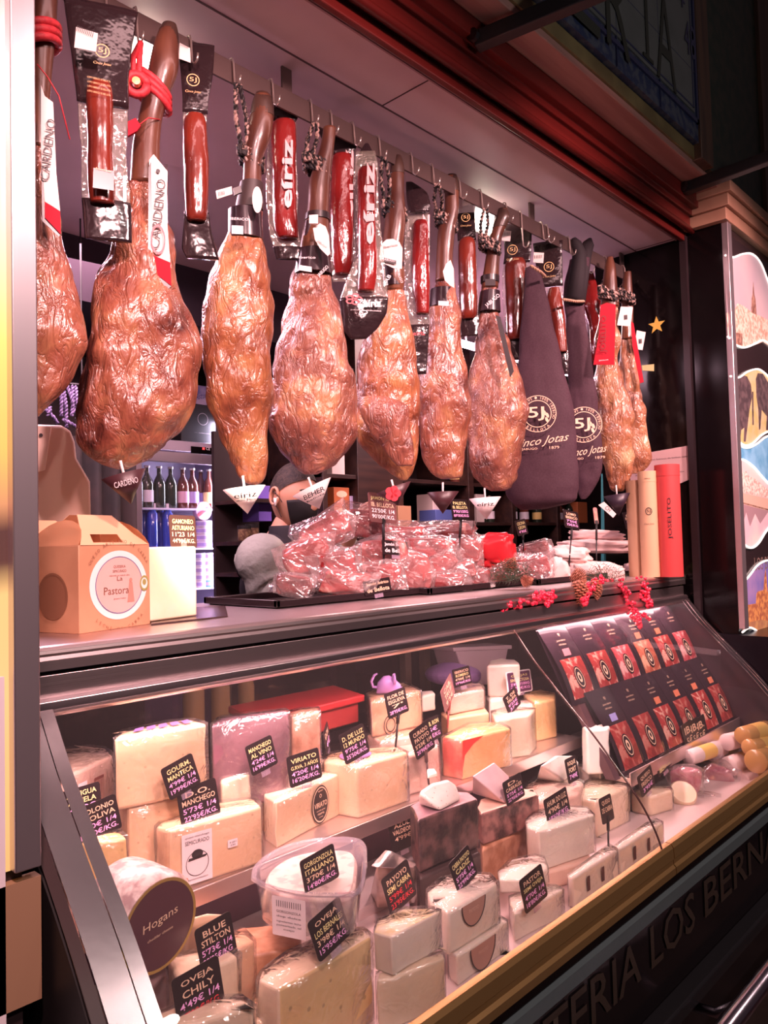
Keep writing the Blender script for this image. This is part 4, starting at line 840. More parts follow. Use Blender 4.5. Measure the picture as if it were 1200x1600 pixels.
# ---- upper shelf
block('c4', 'pale cheese block in wrap under the big block with purple top printing', [(200, 1264), (290, 1243), (285, 1230), (190, 1243), (184, 1250)], 1.285, SH, CREAM, (RIND, ('left',)), .003)
block('c5', 'large cream block wrapped in film with purple printing on top, upper shelf left', [(179, 1155), (323, 1131), (300, 1124), (262, 1127), (193, 1142)], 1.285, CH['c4'][2]+.0015, CREAM, None, .002)
block('c6', 'big purple wine rind cheese block wrapped in film, upper shelf', [(330, 1133), (451, 1113), (445, 1108), (392, 1113), (345, 1120)], 1.32, .945, WINE, (cheesemat('wine_face', (.17, .07, .10), (.23, .10, .13), bump=.5, sub=0, coat=.5), ('front',)), .003)
block('c7', 'brown rind cheese block under the purple wine cheese', [(390, 1212), (462, 1196), (455, 1186), (345, 1198), (340, 1205)], 1.33, SH, BRN, None, None)
block('c8', 'rough brown crusted cheese beside the red lidded box', [(455, 1119), (500, 1112), (496, 1105), (470, 1107), (452, 1112)], 1.32, SH, BRN, None, .002, bev=.01)
block('c9', 'tan cheese with braided rind and striped label at the far left', [(96, 1216), (178, 1180), (165, 1169), (140, 1166), (80, 1172)], 1.33, .90, PNKC, (ESP, ('top',)), .001)
block('c10', 'small pale cheese behind the steel end trim, under the olive oil card', [(128, 1319), (199, 1309), (186, 1298), (160, 1297), (132, 1303)], 1.235, SH, YEL, None, .002)
block('c3', 'wrapped cream cheese block with white farm label, front of upper shelf', [(263, 1299), (408, 1260), (398, 1247), (330, 1254), (258, 1278), (243, 1292)], 1.222, SH, CREAM, (RIND, ('left',)), .003)
block('c1', 'cream half wheel bearing a round black and gold VIRIATO label', [(431, 1254), (556, 1197), (548, 1184), (500, 1186), (440, 1208), (412, 1230), (413, 1244)], 1.235, SH, CREAM, (PALE, ('left', 'top')), .003)
block('c2', 'cream cheese wedge with purple top label, right of the VIRIATO cheese', [(558, 1198), (637, 1176), (615, 1166), (560, 1168), (512, 1178), (505, 1190)], 1.225, SH, CREAM, None, .001)
block('c15', 'pinkish wrapped block right behind the white reflection spot', [(636, 1181), (686, 1166), (676, 1148), (640, 1150), (618, 1162)], 1.24, SH, PNKC, None, .003)
block('c16', 'orange and red waxed cheese block wrapped in film, upper shelf right', [(721, 1157), (797, 1138), (779, 1128), (733, 1130), (690, 1152)], 1.215, SH, cheesemat('wax_orange', (.80, .42, .16), (.84, .50, .22)), (cheesemat('wax_red', (.62, .08, .05), (.75, .30, .18), scale=10), ('left', )), .003)
block('c17', 'white cheese block at the right end of the upper shelf, edge rounded', [(774, 1124), (826, 1118), (836, 1108), (800, 1104), (768, 1112)], 1.25, SH, PALE, None, .002)
block('c18', 'pale yellow wedge under a clear dome at the end of the upper shelf', [(836, 1098), (868, 1092), (868, 1082), (845, 1077), (815, 1083)], 1.27, SH, YEL, None, .003)
block('c14', 'brown topped cheese with round purple label under the mouse cheese', [(595, 1157), (682, 1143), (670, 1132), (600, 1136), (572, 1148)], 1.33, SH, PNKC, (RIND, ('top',)), .001)
block('c12', 'block of cheese with braided rim carrying the purple mouse', [(580, 1096), (658, 1080), (632, 1066), (600, 1068), (572, 1082)], 1.36, CH['c14'][2]+.001, TAN, (ESP, ('left', )), .002)
block('c13', 'thin upright slice of white cheese beside the mouse cheese', [(659, 1087), (681, 1083), (676, 1078), (656, 1080)], 1.42, 1.0, WHT, None, None)
block('c22', 'flat cream cheese under the pinkish half wheel', [(700, 1123), (765, 1113), (757, 1103), (720, 1104), (688, 1112)], 1.36, SH, TAN, None, None)
block('c21', 'pinkish half wheel with ridged edge on a flat cheese, upper shelf', [(702, 1087), (757, 1077), (752, 1068), (725, 1066), (694, 1074), (692, 1082)], 1.38, CH['c22'][2]+.001, PNKC, None, .001)
block('c20', 'white cheese round under the tall white cheese', [(765, 1093), (800, 1088), (796, 1082), (770, 1080), (757, 1086)], 1.40, SH, WHT, None, None, bev=.012)
block('c19', 'tall rounded white cheese standing at the back of the upper shelf', [(760, 1040), (812, 1038), (806, 1030), (780, 1029), (764, 1032)], 1.42, CH['c20'][2]+.001, WHT, None, None, bev=.014)
block('c23', 'pale soft cheese between the slate card and the domed wedge', [(800, 1108), (835, 1100), (828, 1093), (806, 1093)], 1.30, SH, WHT, None, .002, bev=.01)
block('c24', 'cream wedge wrapped in bunched film between the wine cheese and the VIRIATO cheese', [(345, 1222), (392, 1208), (385, 1200), (340, 1210)], 1.30, SH, PALE, None, .012)
# red lidded box
P = [U(355, 1106, 2, 1.08)]
t = thing('storage_box', 'flat bright red plastic storage box lying behind the upper shelf cheeses', 'box', (P[0].x, P[0].y, 1.06))
bm = BM(); P = [U(x, y, 2, 1.09) for x, y in ((356, 1103), (522, 1070), (570, 1085), (400, 1126))]; prism(bm, P, (0, 0, -.018)); obj('lid', bm, mat('red_plastic', (.55, .035, .04), .35), t, bevel=.004)
bm = BM(); c = sum(P, Vector())/4; prism(bm, [c+(p-c)*.9-Vector((0, 0, .018)) for p in P], (0, 0, -.05)); obj('box_body', bm, mat('dark_red_plastic', (.35, .03, .03), .4), t, bevel=.004)
# ---- decals on cheeses
def oval(key, i, j, u, v, rx, rz, m1, m2, words, ink, nm='label'):
    p, xd, n = face(key, i, j, u, v, .0036); Z = Vector((0, 0, 1)); t = CH[key][0]
    bm = BM(); disc(bm, p, xd, Z, rx, rz, 36); lb = obj(nm, bm, m1, t); bm = BM(); disc(bm, p+n*.0004, xd, Z, rx*.92, rz*.92, 36, .93); obj('label_ring', bm, m2, lb)
    for s, dz, h, w in words: text(s, p+n*.0008+Z*dz, xd, Z, h, ink, lb, w=w, bold=.01)
    return lb
oval('c1', 0, 1, .50, .50, .030, .040, mat('label_black', (.03, .02, .02), .3), INKC, [('VIRIATO', 0, .011, .044), ('O', .018, .008, .008), ('queso', .028, .004, .016), ('curado gran', -.012, .004, .03), ('reserva', -.019, .004, .022), ('oveja', -.026, .003, .014)], INKC)
def sticker(key, i, j, u, v, w, h, m, words, nm='label', ink=INKK, lift=.0036):
    p, xd, n = face(key, i, j, u, v, lift); Z = Vector((0, 0, 1)); t = CH[key][0]; bm = BM(); rquad(bm, p, xd, Z, w, h, .001); lb = obj(nm, bm, m, t)
    for s, dx, dz, hh, ww in words: text(s, p+n*.0006+Z*dz+xd*dx, xd, Z, hh, ink, lb, w=ww)
    return p, xd, n, lb
sticker('c1', 0, 1, .80, .42, .028, .022, PAPER, [('||||||||||', 0, .004, .006, .02), ('queso', 0, -.005, .003, .016)])
p, xd, n, lb = sticker('c3', 0, 1, .28, .46, .058, .088, PAPER, [('SEMICURADO', 0, .028, .007, .046), ('queso manchego', 0, .037, .004, .046), ('denominacion', 0, -.036, .003, .04)])
Z = Vector((0, 0, 1)); bm = BM(); disc(bm, p+n*.0006-Z*.010, xd, Z, .022, .022, 28, .95); disc(bm, p+n*.0006+Z*.006, xd, Z, .011, .008, 14); quad(bm, [p+n*.0006+xd*a+Z*b for a, b in ((-.018, -.004), (.016, -.002), (.020, .002), (-.016, .001))]); obj('label_picture', bm, INKK, lb)
bm = BM(); disc(bm, p+n*.0006-xd*.022-Z*.034, xd, Z, .004, None, 12, .5); obj('label_picture', bm, mat('ink_orange', (.7, .2, .08), .5), lb)
sticker('c3', 0, 1, .66, .52, .020, .014, PAPER, [('4 051', 0, .002, .003, .014), ('230', 0, -.003, .003, .01)])
sticker('c9', 0, 1, .35, .72, .024, .06, PAPER, []); sticker('c9', 0, 1, .66, .72, .028, .055, mat('label_rust', (.22, .06, .05), .4), [('IIIIIIIIIII', 0, 0, .045, .024)], ink=PNKC)
bm = BM(); t, P, zt, zb, c = CH['c2']; disc(bm, c+Vector((-.02, 0, zt-c.z+.004)), (1, .2, 0), (-.2, 1, 0), .042, .034, 28); disc(bm, c+Vector((-.02, 0, zt-c.z+.0045)), (1, .2, 0), (-.2, 1, 0), .034, .027, 28); lb = obj('label', bm, mat('label_purple', (.28, .16, .36), .35), t)
t, P, zt, zb, c = CH['c14']; p, xd, n = face('c14', 0, 1, .20, .45); bm = BM(); disc(bm, p, xd, Z, .024, .030, 28); obj('label', bm, MT['label_purple'], t); bm = BM(); disc(bm, p+n*.0006, xd, Z, .012, .015, 20); obj('label', bm, mat('label_orange', (.7, .3, .15), .4), t)
p, xd, n = face('c12', 0, 1, .35, .25); bm = BM(); disc(bm, p, xd, Z, .024, .026, 28, .9); disc(bm, p, xd, Z, .016, .018, 28, .85); obj('label', bm, INKK, CH['c12'][0])
t, P, zt, zb, c = CH['c5']; bm = BM()
for k in range(5): quad(bm, [P[0].lerp(P[1], .18+k*.15+a).lerp(P[4].lerp(P[2], .18+k*.15+a), b)+Vector((0, 0, .004)) for a, b in ((0, .25), (.11, .35), (.11, .8), (0, .7))])
obj('top_print', bm, mat('print_purple', (.22, .13, .38), .3), t)
p0, xd, n = face('c16', 0, 1, .12, .60, .0036); bm = BM(); quad(bm, [face('c16', 0, 1, u, v, .0036)[0] for u, v in ((.0, .30), (.04, .62), (.22, .86), (.42, 1), (0, 1))]); obj('wax_patch', bm, mat('wax_red_patch', (.62, .06, .05), .3), CH['c16'][0])
# ---- lower deck
def stdk(key, *a, **k): return block(key, *a, **k)
block('d7', 'low pinkish block under the round white cheese at the front', [(612, 1528), (694, 1497), (690, 1488), (640, 1500), (590, 1520), (588, 1532)], .90, DK, PALE, None, .002)
block('d5', 'big pale cheese half with holes, marked by the LOS BERNALES card', [(437, 1547), (580, 1463), (566, 1452), (530, 1454), (450, 1488), (410, 1516), (402, 1532)], .935, DK, cheesemat('cheese_bernales', (.80, .58, .28), (.74, .50, .24), holes=.7, hs=36), (PALE, ('left', 'top')), .003, bev=.008)
block('d6', 'white half round cheese with yellow speckled top, front row', [(612, 1465), (688, 1424), (672, 1419), (630, 1420), (592, 1438), (584, 1456)], .90, CH['d7'][2]+.001, WHT, (cheesemat('speckled_top', (.82, .66, .34), (.84, .74, .58), scale=30), ('top',)), .003)
block('d9', 'lower white block with brown half round label against the gold sill', [(713, 1495), (793, 1440), (780, 1432), (712, 1470), (700, 1482)], .895, DK, WHT, None, .002)
block('d8', 'white half wheel with brown half round label, marked by the CADIZ card', [(699, 1426), (778, 1380), (764, 1366), (735, 1364), (690, 1373), (667, 1392), (672, 1408)], .905, CH['d9'][2]+.001, WHT, None, .003, bev=.008)
for k in ('d8', 'd9'):
    t = CH[k][0]; p, xd, n = face(k, 0, 1, .47, 1, .0034); bm = BM(); R_ = .036 if k == 'd8' else .040
    vs = [bm.verts.new(p+xd*math.cos(a)*R_-Z*(.004+math.sin(a)*R_*1.2)) for a in [i*PI/18 for i in range(19)]]; bm.faces.new(vs); lb = obj('half_round_label', bm, mat('label_brown', (.45, .25, .20), .4), t)
    bm = BM(); tube(bm, [p+n*.0006+xd*math.cos(a)*R_-Z*(.004+math.sin(a)*R_*1.2) for a in [i*PI/18 for i in range(19)]], .0009, 5); obj('label_ring', bm, INKK, lb)
    text('PAYOYO', p+n*.0008-Z*.018, xd, Z, .007, PNKC, lb, w=.03)
block('d11', 'white boxed block under the sheep cheese wedge by the gold sill', [(803, 1428), (880, 1391), (866, 1384), (840, 1384), (796, 1402)], .905, DK, WHT, None, .002)
block('d10', 'white rounded wedge marked by the SEMI OVEJA card', [(829, 1372), (856, 1358), (850, 1340), (836, 1336), (800, 1343), (779, 1362), (781, 1374)], .93, CH['d11'][2]+.001, WHT, None, .002, bev=.012)
block('d12b', 'pinkish flat block under the large rounded white cheese', [(846, 1365), (928, 1342), (915, 1328), (830, 1340), (822, 1352)], .98, DK, PNKC, None, None)
block('d12', 'large rounded white cheese block on the right, smooth cut front', [(843, 1300), (928, 1274), (916, 1262), (880, 1260), (838, 1268), (822, 1282), (824, 1292)], .985, CH['d12b'][2]+.001, WHT, None, .002, bev=.010)
block('d13', 'tall wrapped white block behind the glass seam', [(931, 1252), (982, 1229), (965, 1214), (930, 1214), (898, 1232), (900, 1246)], 1.04, DK, PALE, None, .004)
block('d15b', 'round pinkish cheese with hollowed top below the blue cheese piece', [(850, 1252), (905, 1240), (912, 1222), (890, 1208), (850, 1208), (820, 1226), (826, 1246)], 1.10, DK+.02, PNKC, None, .003, bev=.012)
block('d16b', 'white box shaped cheese under the glaring white mound', [(938, 1206), (990, 1182), (975, 1174), (940, 1172), (905, 1184), (900, 1198)], 1.12, DK+.02, WHT, None, .002)
block('d17', 'low white block standing alone right of the glass seam', [(1016, 1245), (1051, 1236), (1046, 1228), (1010, 1228), (984, 1238)], 1.00, DK, PALE, None, .002, bev=.008)
block('d1b', 'dark tray under the leaf wrapped block', [(655, 1372), (752, 1332), (745, 1322), (650, 1350)], 1.06, DK, mat('tray_dark', (.05, .03, .03), .3), None, None, cat='tray', name='dark_tray')
block('d1', 'large dark leaf wrapped blue cheese block with shiny film', [(653, 1282), (747, 1247), (732, 1236), (690, 1236), (640, 1258)], 1.07, CH['d1b'][2]+.001, LEAF, (cheesemat('leaf_top', (.42, .26, .28), (.26, .14, .17), bump=.6, sub=0), ('top',)), None)
block('d2b', 'brown ridged basket cheese under the reddish leaf wrapped wedge', [(752, 1328), (842, 1282), (835, 1272), (790, 1280), (750, 1300)], 1.08, DK, BRN, None, None)
block('d2', 'reddish brown leaf wrapped wedge beneath the pink triangular wedge', [(752, 1272), (842, 1242), (835, 1232), (790, 1232), (750, 1250), (744, 1262)], 1.09, CH['d2b'][2]+.001, LEAF2, (PNKC, ('top',)), None)
def wedge(key, label, base, ztop_px, Yc, zb, m, wrap=False, bev=.004):
    """wedge lying on its side: base corner pixels on plane z, ridge pixels above"""
    B = [U(x, y, 2, zb) for x, y in base]; c = sum(B, Vector())/len(B); t = thing('cheese_wedge', label, 'cheese', (c.x, c.y, zb)); bm = BM()
    T = [UP(x, y, U(x, y, 1, Yc), Vector((0, 1, 0))) for x, y in ztop_px]
    vb = [bm.verts.new(p) for p in B]; vt = [bm.verts.new(p) for p in T]
    bmesh.ops.convex_hull(bm, input=bm.verts); 
    o = obj('cheese_body', bm, m, t, bevel=bev, segs=3); CH[key] = (t, B, max(p.z for p in T), zb, c)
    return t
wedge('w4', 'pink triangular wedge of blue cheese on the reddish leaf block', [(738, 1240), (790, 1256), (800, 1236), (755, 1228)], [(738, 1212), (772, 1190), (795, 1212)], 1.13, CH['d2'][2]+.002, cheesemat('cheese_pinkblue', (.78, .58, .60), (.70, .48, .52), holes=.9, hs=40))
wedge('w3', 'white blue veined wedge standing on the dark leaf wrapped block', [(655, 1258), (688, 1268), (722, 1250), (700, 1240), (660, 1246)], [(652, 1238), (676, 1222), (700, 1216), (712, 1224)], 1.10, CH['d1'][2]+.002, BLUEC, bev=.008)
wedge('w15', 'crumbly blue veined piece on the hollowed pinkish cheese', [(838, 1218), (880, 1222), (902, 1205), (880, 1198), (850, 1204)], [(845, 1196), (868, 1180), (896, 1180), (905, 1190)], 1.14, CH['d15b'][2]+.002, BLUEC, bev=.008)
block('w16', 'glaring white mound of fresh cheese behind the glass seam', [(916, 1140), (950, 1138), (954, 1132), (945, 1128), (918, 1130), (908, 1134)], 1.13, CH['d16b'][2]+.001, cheesemat('cheese_fresh', (.92, .90, .84), (.90, .88, .82)), None, None, bev=.014)
block('w5', 'small rounded white cheese at the left of the blue veined wedge', [(666, 1212), (682, 1208), (680, 1200), (668, 1201)], 1.15, CH['d1'][2]+.04, WHT, None, None, bev=.01, name='cheese_ball')
# long labelled boxes at the front right
for i, (a, b, zz) in enumerate((((895, 1372), (965, 1328), 'two'), ((968, 1326), (1036, 1286), 'x'))):
    block('x%d' % i, ('flat wrapped white bar with bottle pictures, left of the glass seam', 'flat wrapped white bar with bottle pictures, crossing under the glass seam')[i], [a, b, (b[0]-14, b[1]-8), (a[0]-8, a[1]-8+4)], .885, DK, WHT, None, .002)
    for u in (.30, .62):
        p, xd, n = face('x%d' % i, 0, 1, u, .55, .0032); bm = BM(); quad(bm, [p+xd*s*.006+Z*q for s, q in ((-1, -.016), (1, -.016), (1, .016), (-1, .016))]); obj('label', bm, mat('label_dark', (.10, .04, .04), .4), CH['x%d' % i][0])
# left side: Hogan's wheel standing, white wheel, stilton, box, chily block
c = U(222, 1432, 1, 1.075); ax = Vector((-.30, -.80, -.10)).normalized(); ax = (-facing(c)[1]*-1*.80+Vector((.50, -.10, -.05))).normalized()
t = thing('round_cheese', 'round cheese tilted on edge with dark lettered face and gold rim', 'cheese', c-Vector((0, 0, .07)))
u = Vector((0, 0, 1)); xd = u.cross(ax).normalized(); ud = ax.cross(xd).normalized()
bm = BM(); lathe(bm, c-ax*.06, [(.060, 0), (.070, .006), (.072, .03), (.072, .09), (.066, .10), (.0, .10)], 40, xd, ud, ax); obj('wheel_body', bm, cheesemat('printed_rind', (.80, .68, .64), (.45, .30, .30), scale=60, sub=0, coat=.6), t, smooth='a', angle=.9)
bm = BM(); disc(bm, c+ax*.0415, xd, ud, .062, None, 40); lb = obj('label', bm, mat('label_plum', (.10, .035, .05), .25, coat=.5), t); bm = BM(); disc(bm, c+ax*.0420, xd, ud, .066, None, 40, .93); obj('label_ring', bm, mat('gold_foil', (.62, .42, .12), .35, .5), lb)
text("Hogans", c+ax*.0425+ud*.008, xd+ud*.15, ud, .016, INKC, lb, w=.062); text('cheddar cheese', c+ax*.0425-ud*.012, xd+ud*.1, ud, .004, INKC, lb, w=.045)
c = U(215, 1545, 1, 1.00); t = thing('round_cheese', 'white paper wrapped wheel with small printed marks, bottom left', 'cheese', (c.x, c.y, DK))
bm = BM(); lathe(bm, (c.x, c.y, DK), [(.075, 0), (.082, .006), (.082, .062), (.070, .072), (0, .073)], 44); obj('wheel_body', bm, cheesemat('printed_paper', (.82, .70, .66), (.50, .36, .36), scale=26, sub=0), t, smooth='a', angle=.9)
bm = BM(); disc(bm, (c.x, c.y, DK+.0735), (1, 0, 0), (0, 1, 0), .045, None, 32); obj('label', bm, MT['label_plum'], t)
for a in (-.5, .1, .7): 
    q = Vector((c.x+math.cos(-1.1+a)*.083, c.y+math.sin(-1.1+a)*.083, DK+.034)); n = Vector((math.cos(-1.1+a), math.sin(-1.1+a), 0)); bm = BM(); disc(bm, q, n.cross(Z)*-1, Z, .012, None, 20, .8); obj('label', bm, MT['label_plum'], t)
block('e1', 'cream sided box shaped cheese in brown paper behind the Stilton card', [(352, 1490), (398, 1470), (380, 1452), (330, 1466)], 1.06, DK, TAN, None, .003)
wedge('e2', 'wedge of blue Stilton wrapped in crumpled film at the left', [(268, 1512), (300, 1520), (366, 1482), (340, 1470), (275, 1480)], [(275, 1440), (325, 1426), (362, 1428), (300, 1450)], 1.10, DK+.075, cheesemat('cheese_stilton', (.84, .66, .48), (.78, .56, .38), holes=.3), bev=.006)
block('e2b', 'wrapped cheese supporting the Stilton wedge', [(280, 1528), (372, 1492), (350, 1476), (262, 1496)], 1.03, DK, PALE, None, .006)
block('e3', 'pale block at the bottom edge under the CHILY card', [(262, 1606), (398, 1572), (375, 1556), (300, 1562), (236, 1588)], .955, DK-.002, PALE, (PALE, ('top',)), .002)
block('e4', 'cream block at the very bottom between the CHILY and BERNALES cheeses', [(400, 1600), (440, 1578), (420, 1548), (396, 1556)], .97, DK, CREAM, None, .003)
block('e5', 'brown paper lined tray below the gorgonzola tub', [(352, 1500), (470, 1478), (470, 1440), (370, 1448)], 1.08, DK, BRN, None, None, cat='tray', name='paper_tray')
# payoyo wedge in dark wrap
wedge('e6', 'dark wrapped goat cheese wedge with foil top behind its card', [(590, 1420), (648, 1412), (655, 1395), (615, 1385), (578, 1400)], [(588, 1352), (613, 1333), (648, 1352), (640, 1346)], 1.06, DK+.01, cheesemat('goat_dark', (.50, .34, .28), (.30, .18, .15), holes=.6, coat=.8, sub=0), bev=.006)
bm = BM(); P = [U(x, y, 1, 1.05) for x, y in ((590, 1356), (613, 1330), (652, 1350), (646, 1358))]; prism(bm, P, (0, .02, -.002)); obj('foil_top', bm, mat('foil', (.8, .7, .72), .3, .9, bump=1, bscale=60), CH['e6'][0], bevel=.003)
# gorgonzola tub
zr = U(395, 1372, 1, 1.08).z
RIM = [(393, 1374), (397, 1356), (420, 1336), (455, 1320), (505, 1311), (553, 1311), (571, 1322), (573, 1345), (569, 1382), (556, 1397), (525, 1400), (470, 1398), (420, 1388)]
P = [U(x, y, 2, zr) for x, y in RIM]; c = sum(P, Vector())/len(P); hh = .075
P = [Vector(q) for q in [p for p in catmull([list(p) for p in P+[P[0]]], 61)][:-1]]
t = thing('cheese_tub', 'clear plastic tub with a wedge of gorgonzola in printed wrapping', 'tub', (c.x, c.y, zr-hh)); n = len(P); bm = BM(); sc = lambda p, k, z: Vector((c.x+(p.x-c.x)*k, c.y+(p.y-c.y)*k, z))
prof = [(.0, zr-hh), (.80, zr-hh), (.84, zr-hh+.006), (.93, zr-.004), (1.0, zr-.003), (1.01, zr), (1.0, zr+.003), (.93, zr+.002), (.90, zr-.004), (.82, zr-hh+.010)]
rings = [[bm.verts.new(sc(p, k, z)) for p in P] for k, z in prof[1:]]
for i in range(len(rings)-1):
    for k in range(n): bm.faces.new((rings[i][k], rings[i][(k+1) % n], rings[i+1][(k+1) % n], rings[i+1][k]))
bm.faces.new(rings[0]); obj('tub_shell', bm, film('tub_plastic', gl=.14, rough=.06, diff=.16, dcol=(.95, .85, 1)), t, smooth='a', angle=.8)
bm = BM(); pts = [sc(p, .80, 0) for p in P]; prism(bm, [Vector((p.x, p.y, zr-hh+.004)) for p in pts], (0, 0, hh-.018)); ch = tag(obj('gorgonzola_cheese', bm, [cheesemat('foil_print', (.72, .58, .50), (.40, .24, .22), scale=38, sub=0, coat=.5)], None, bevel=.006), 'gorgonzola wedge in printed foil sitting inside the clear tub', 'cheese')
bm = BM(); prism(bm, [Vector((c.x+(p.x-c.x)*.76, c.y+(p.y-c.y)*.76, zr-.014)) for p in P], (0, 0, .004)); o = obj('cheese_surface', bm, cheesemat('gorgonzola_face', (.66, .52, .46), (.50, .36, .33), scale=45, lo=.52, hi=.62), ch, bevel=.002)
q = sc(P[50], .92, zr-.040); q = U(460, 1420, 1, (U(460, 1420, 1, 1.0).y)); A = min(P, key=lambda p: (PX(p)[0]-470)**2+(PX(p)[1]-1399)**2); B = min(P, key=lambda p: (PX(p)[0]-435)**2+(PX(p)[1]-1392)**2)
xd = (A-B); xd.z = 0; xd.normalize(); nn = Vector((xd.y, -xd.x, 0)); q = sc((A+B)/2, .95, zr-.040)+nn*.004
bm = BM(); rquad(bm, q, xd, Z, .062, .062, .002); lb = obj('label', bm, PAPER, t)
for i, (s, dz) in enumerate((('||||||||||||', .020), ('GORGONZOLA', .008), ('dop dolce', .0), ('ingredientes: leche', -.008), ('pasteurizada, sal', -.014), ('cuajo', -.020))): text(s, q+nn*.0006+Z*dz, xd, Z, .010 if i == 0 else .004, INKK, lb, w=.045 if i != 5 else .02)
# mouse toy
c = U(608, 1062, 1, 1.385); zt = CH['c12'][2]+.004; c = Vector((c.x, c.y, zt)); rt, tw = facing(c); t = thing('toy_mouse', 'small purple plastic mouse sitting on the braided cheese', 'toy', c)
MS = mat('mouse_purple', (.62, .34, .80), .35, coat=.3); bm = BM(); prof = [(.0, -.034), (.014, -.030), (.022, -.015), (.023, 0), (.018, .016), (.011, .028), (.004, .038), (0, .040)]
rng = [[bm.verts.new(c+rt*h+tw*math.cos(a)*r*.85+Z*max(0, (r*.95+math.sin(a)*r*1.0))) for a in [i*PI/10 for i in range(20)]] for r, h in prof]
for i in range(len(rng)-1):
    for k in range(20): bm.faces.new((rng[i][k], rng[i][(k+1) % 20], rng[i+1][(k+1) % 20], rng[i+1][k]))
obj('body', bm, MS, t, smooth=True)
for s in (-1, 1): bm = BM(); lathe(bm, c+rt*.012+tw*(.004+s*.012)+Z*.036, [(.002, -.003), (.011, -.002), (.013, .002), (.009, .001), (.0, -.001)], 18, tw*s+rt*.3, Z, rt); obj('ear', bm, MS, t, smooth=True)
bm = BM(); tube(bm, [c-rt*.03+Z*.015, c-rt*.042+Z*.016, c-rt*.046+Z*.030, c-rt*.038+Z*.046, c-rt*.030+Z*.050], [.004, .004, .0035, .003, .002], 8); obj('tail', bm, MS, t, smooth=True)
bm = BM(); lathe(bm, c+rt*.031+tw*.009+Z*.018, [(0, -.002), (.002, 0), (0, .002)], 8); obj('eye', bm, INKK, t)
# purple bag, white tub behind
A, rt, tw = fr_at(705, 1050, 1.56); 
t = tag(obj('purple_cloth', loft([(1036, 690, 712), (1042, 672, 735), (1050, 664, 750), (1060, 668, 752), (1066, 680, 748)], 1.60, .8, 24, 14, .006, 4, 2.2), mat('lilac_cloth', (.34, .20, .46), .6, bump=.3, bscale=12)), 'folded lilac cloth lying behind the upper shelf cheeses', 'cloth')
t = thing('white_tub', 'white plastic tub at the back of the case near the glass seam', 'tub', U(755, 1060, 1, 1.62)); bm = BM(); P = [U(x, y, 1, 1.60) for x, y in ((712, 1014), (795, 1010), (783, 1070), (728, 1070))]; prism(bm, P, (0, .10, 0)); obj('tub_body', bm, mat('tub_white', (.55, .42, .45), .4), t, bevel=.004)
bm = BM(); P = [U(x, y, 1, 1.595) for x, y in ((708, 1012), (800, 1008), (800, 1014), (709, 1018))]; prism(bm, P, (0, .11, 0)); obj('tub_rim', bm, MT['tub_white'], t, bevel=.002)
# jars seen dimly behind
for i, (x, y, w, h, lb) in enumerate(((303, 1105, 34, 46, 'amber jar standing in the dark back of the case'), (345, 1100, 30, 40, 'smaller amber jar behind the wine rind cheese'), (385, 1090, 26, 34, 'dim square jar at the back near the red lid'))):
    c = U(x, y+h/2, 1, 1.70); r_ = w/2*(c-CP).dot(c_f)/FPX; hh = h*(c-CP).dot(c_f)/FPX; c.z = .90; t = thing('glass_jar', lb, 'jar', c); hh = 1.235-.90-.06-i*.01; bm = BM(); lathe(bm, c, [(r_, 0), (r_, hh*.8), (r_*.8, hh*.88), (r_*.8, hh*.9)], 18); obj('jar_body', bm, mat('jar_amber', (.30, .18, .08), .2, coat=.4), t, smooth='a'); bm = BM(); lathe(bm, c+Vector((0, 0, hh*.9)), [(r_*.85, 0), (r_*.85, hh*.1)], 18); obj('lid', bm, mat('jar_lid', (.35, .25, .12), .35, .5), t, smooth='a')
# ---------------------------------------------------------------- cards in the case
PT = pricetag
PT('slate card reading MANTECA leaning on the large cream block', 283, 1213, 50, 50, 1.24, 14, ['GOURM.', 'MANTECA', "4'99€ 1/4", "19'99€/KG."])
PT('slate card reading D.O. MANCHEGO on the block with the farm label', 311, 1254, 60, 56, 1.235, 4, ['D.O.', 'MANCHEGO', "5'73€ 1/4", "22'95€/KG."], [INKC, INKC, INKP, INKP])
PT('slate card reading ANTIGUA ABUELA, half behind the olive oil card', 128, 1250, 56, 40, 1.29, 2, ['ANTIGUA', 'ABUELA', "4'30€"], [INKY, INKY, INKP])
PT('slate card reading APOLONIO A. OLIVA at the left end', 152, 1281, 66, 54, 1.25, 8, ['APOLONIO', 'A. OLIVA', "4'20€ 1/4", "16'80€/KG."], [INKC, INKC, INKP, INKP])
PT('slate card reading MANCHEGO AL VINO on the purple wine cheese', 409, 1180, 42, 46, 1.255, 10, ['MANCHEGO', 'AL VINO', "4'24€ 1/4", "16'99€/KG."])
PT('slate card reading VIRIATO on top of the labelled half wheel', 476, 1199, 50, 46, 1.262, 2, ['VIRIATO', 'G.RVA. 3 AÑOS', "4'20€ 1/4", "16'20€/KG."])
PT('slate card leaning on the wedge with the purple top label', 554, 1162, 40, 46, 1.25, 10, ['D. DE LUZ', '12 MUNDO', "9'75€ 1/4", "35'50€/KG."])
PT('dull slate card behind the D. DE LUZ card', 511, 1152, 15, 32, 1.33, 6, ['D.OV.', "6€"], [INKC, INKP], yaw=40)
PT('slate card on a black stake in front of the mouse cheese', 620, 1098, 33, 38, 1.27, 6, ['FLOR DE', 'ESGUEVA', "7'", "28'95€/KG."], [INKC, INKC, INKC, INKP], stake=(618, 1168))
PT('slate card on a wire over the pinkish wrapped block, in front', 660, 1156, 32, 44, 1.20, 14, ['CURADO', 'PAYOYO', "5'23€ 1/4", "20'90€/KG."], [INKC, INKC, INKC, INKP], stake=(670, 1226), stakem=mat('thin_wire', (.10, .05, .05), .4))
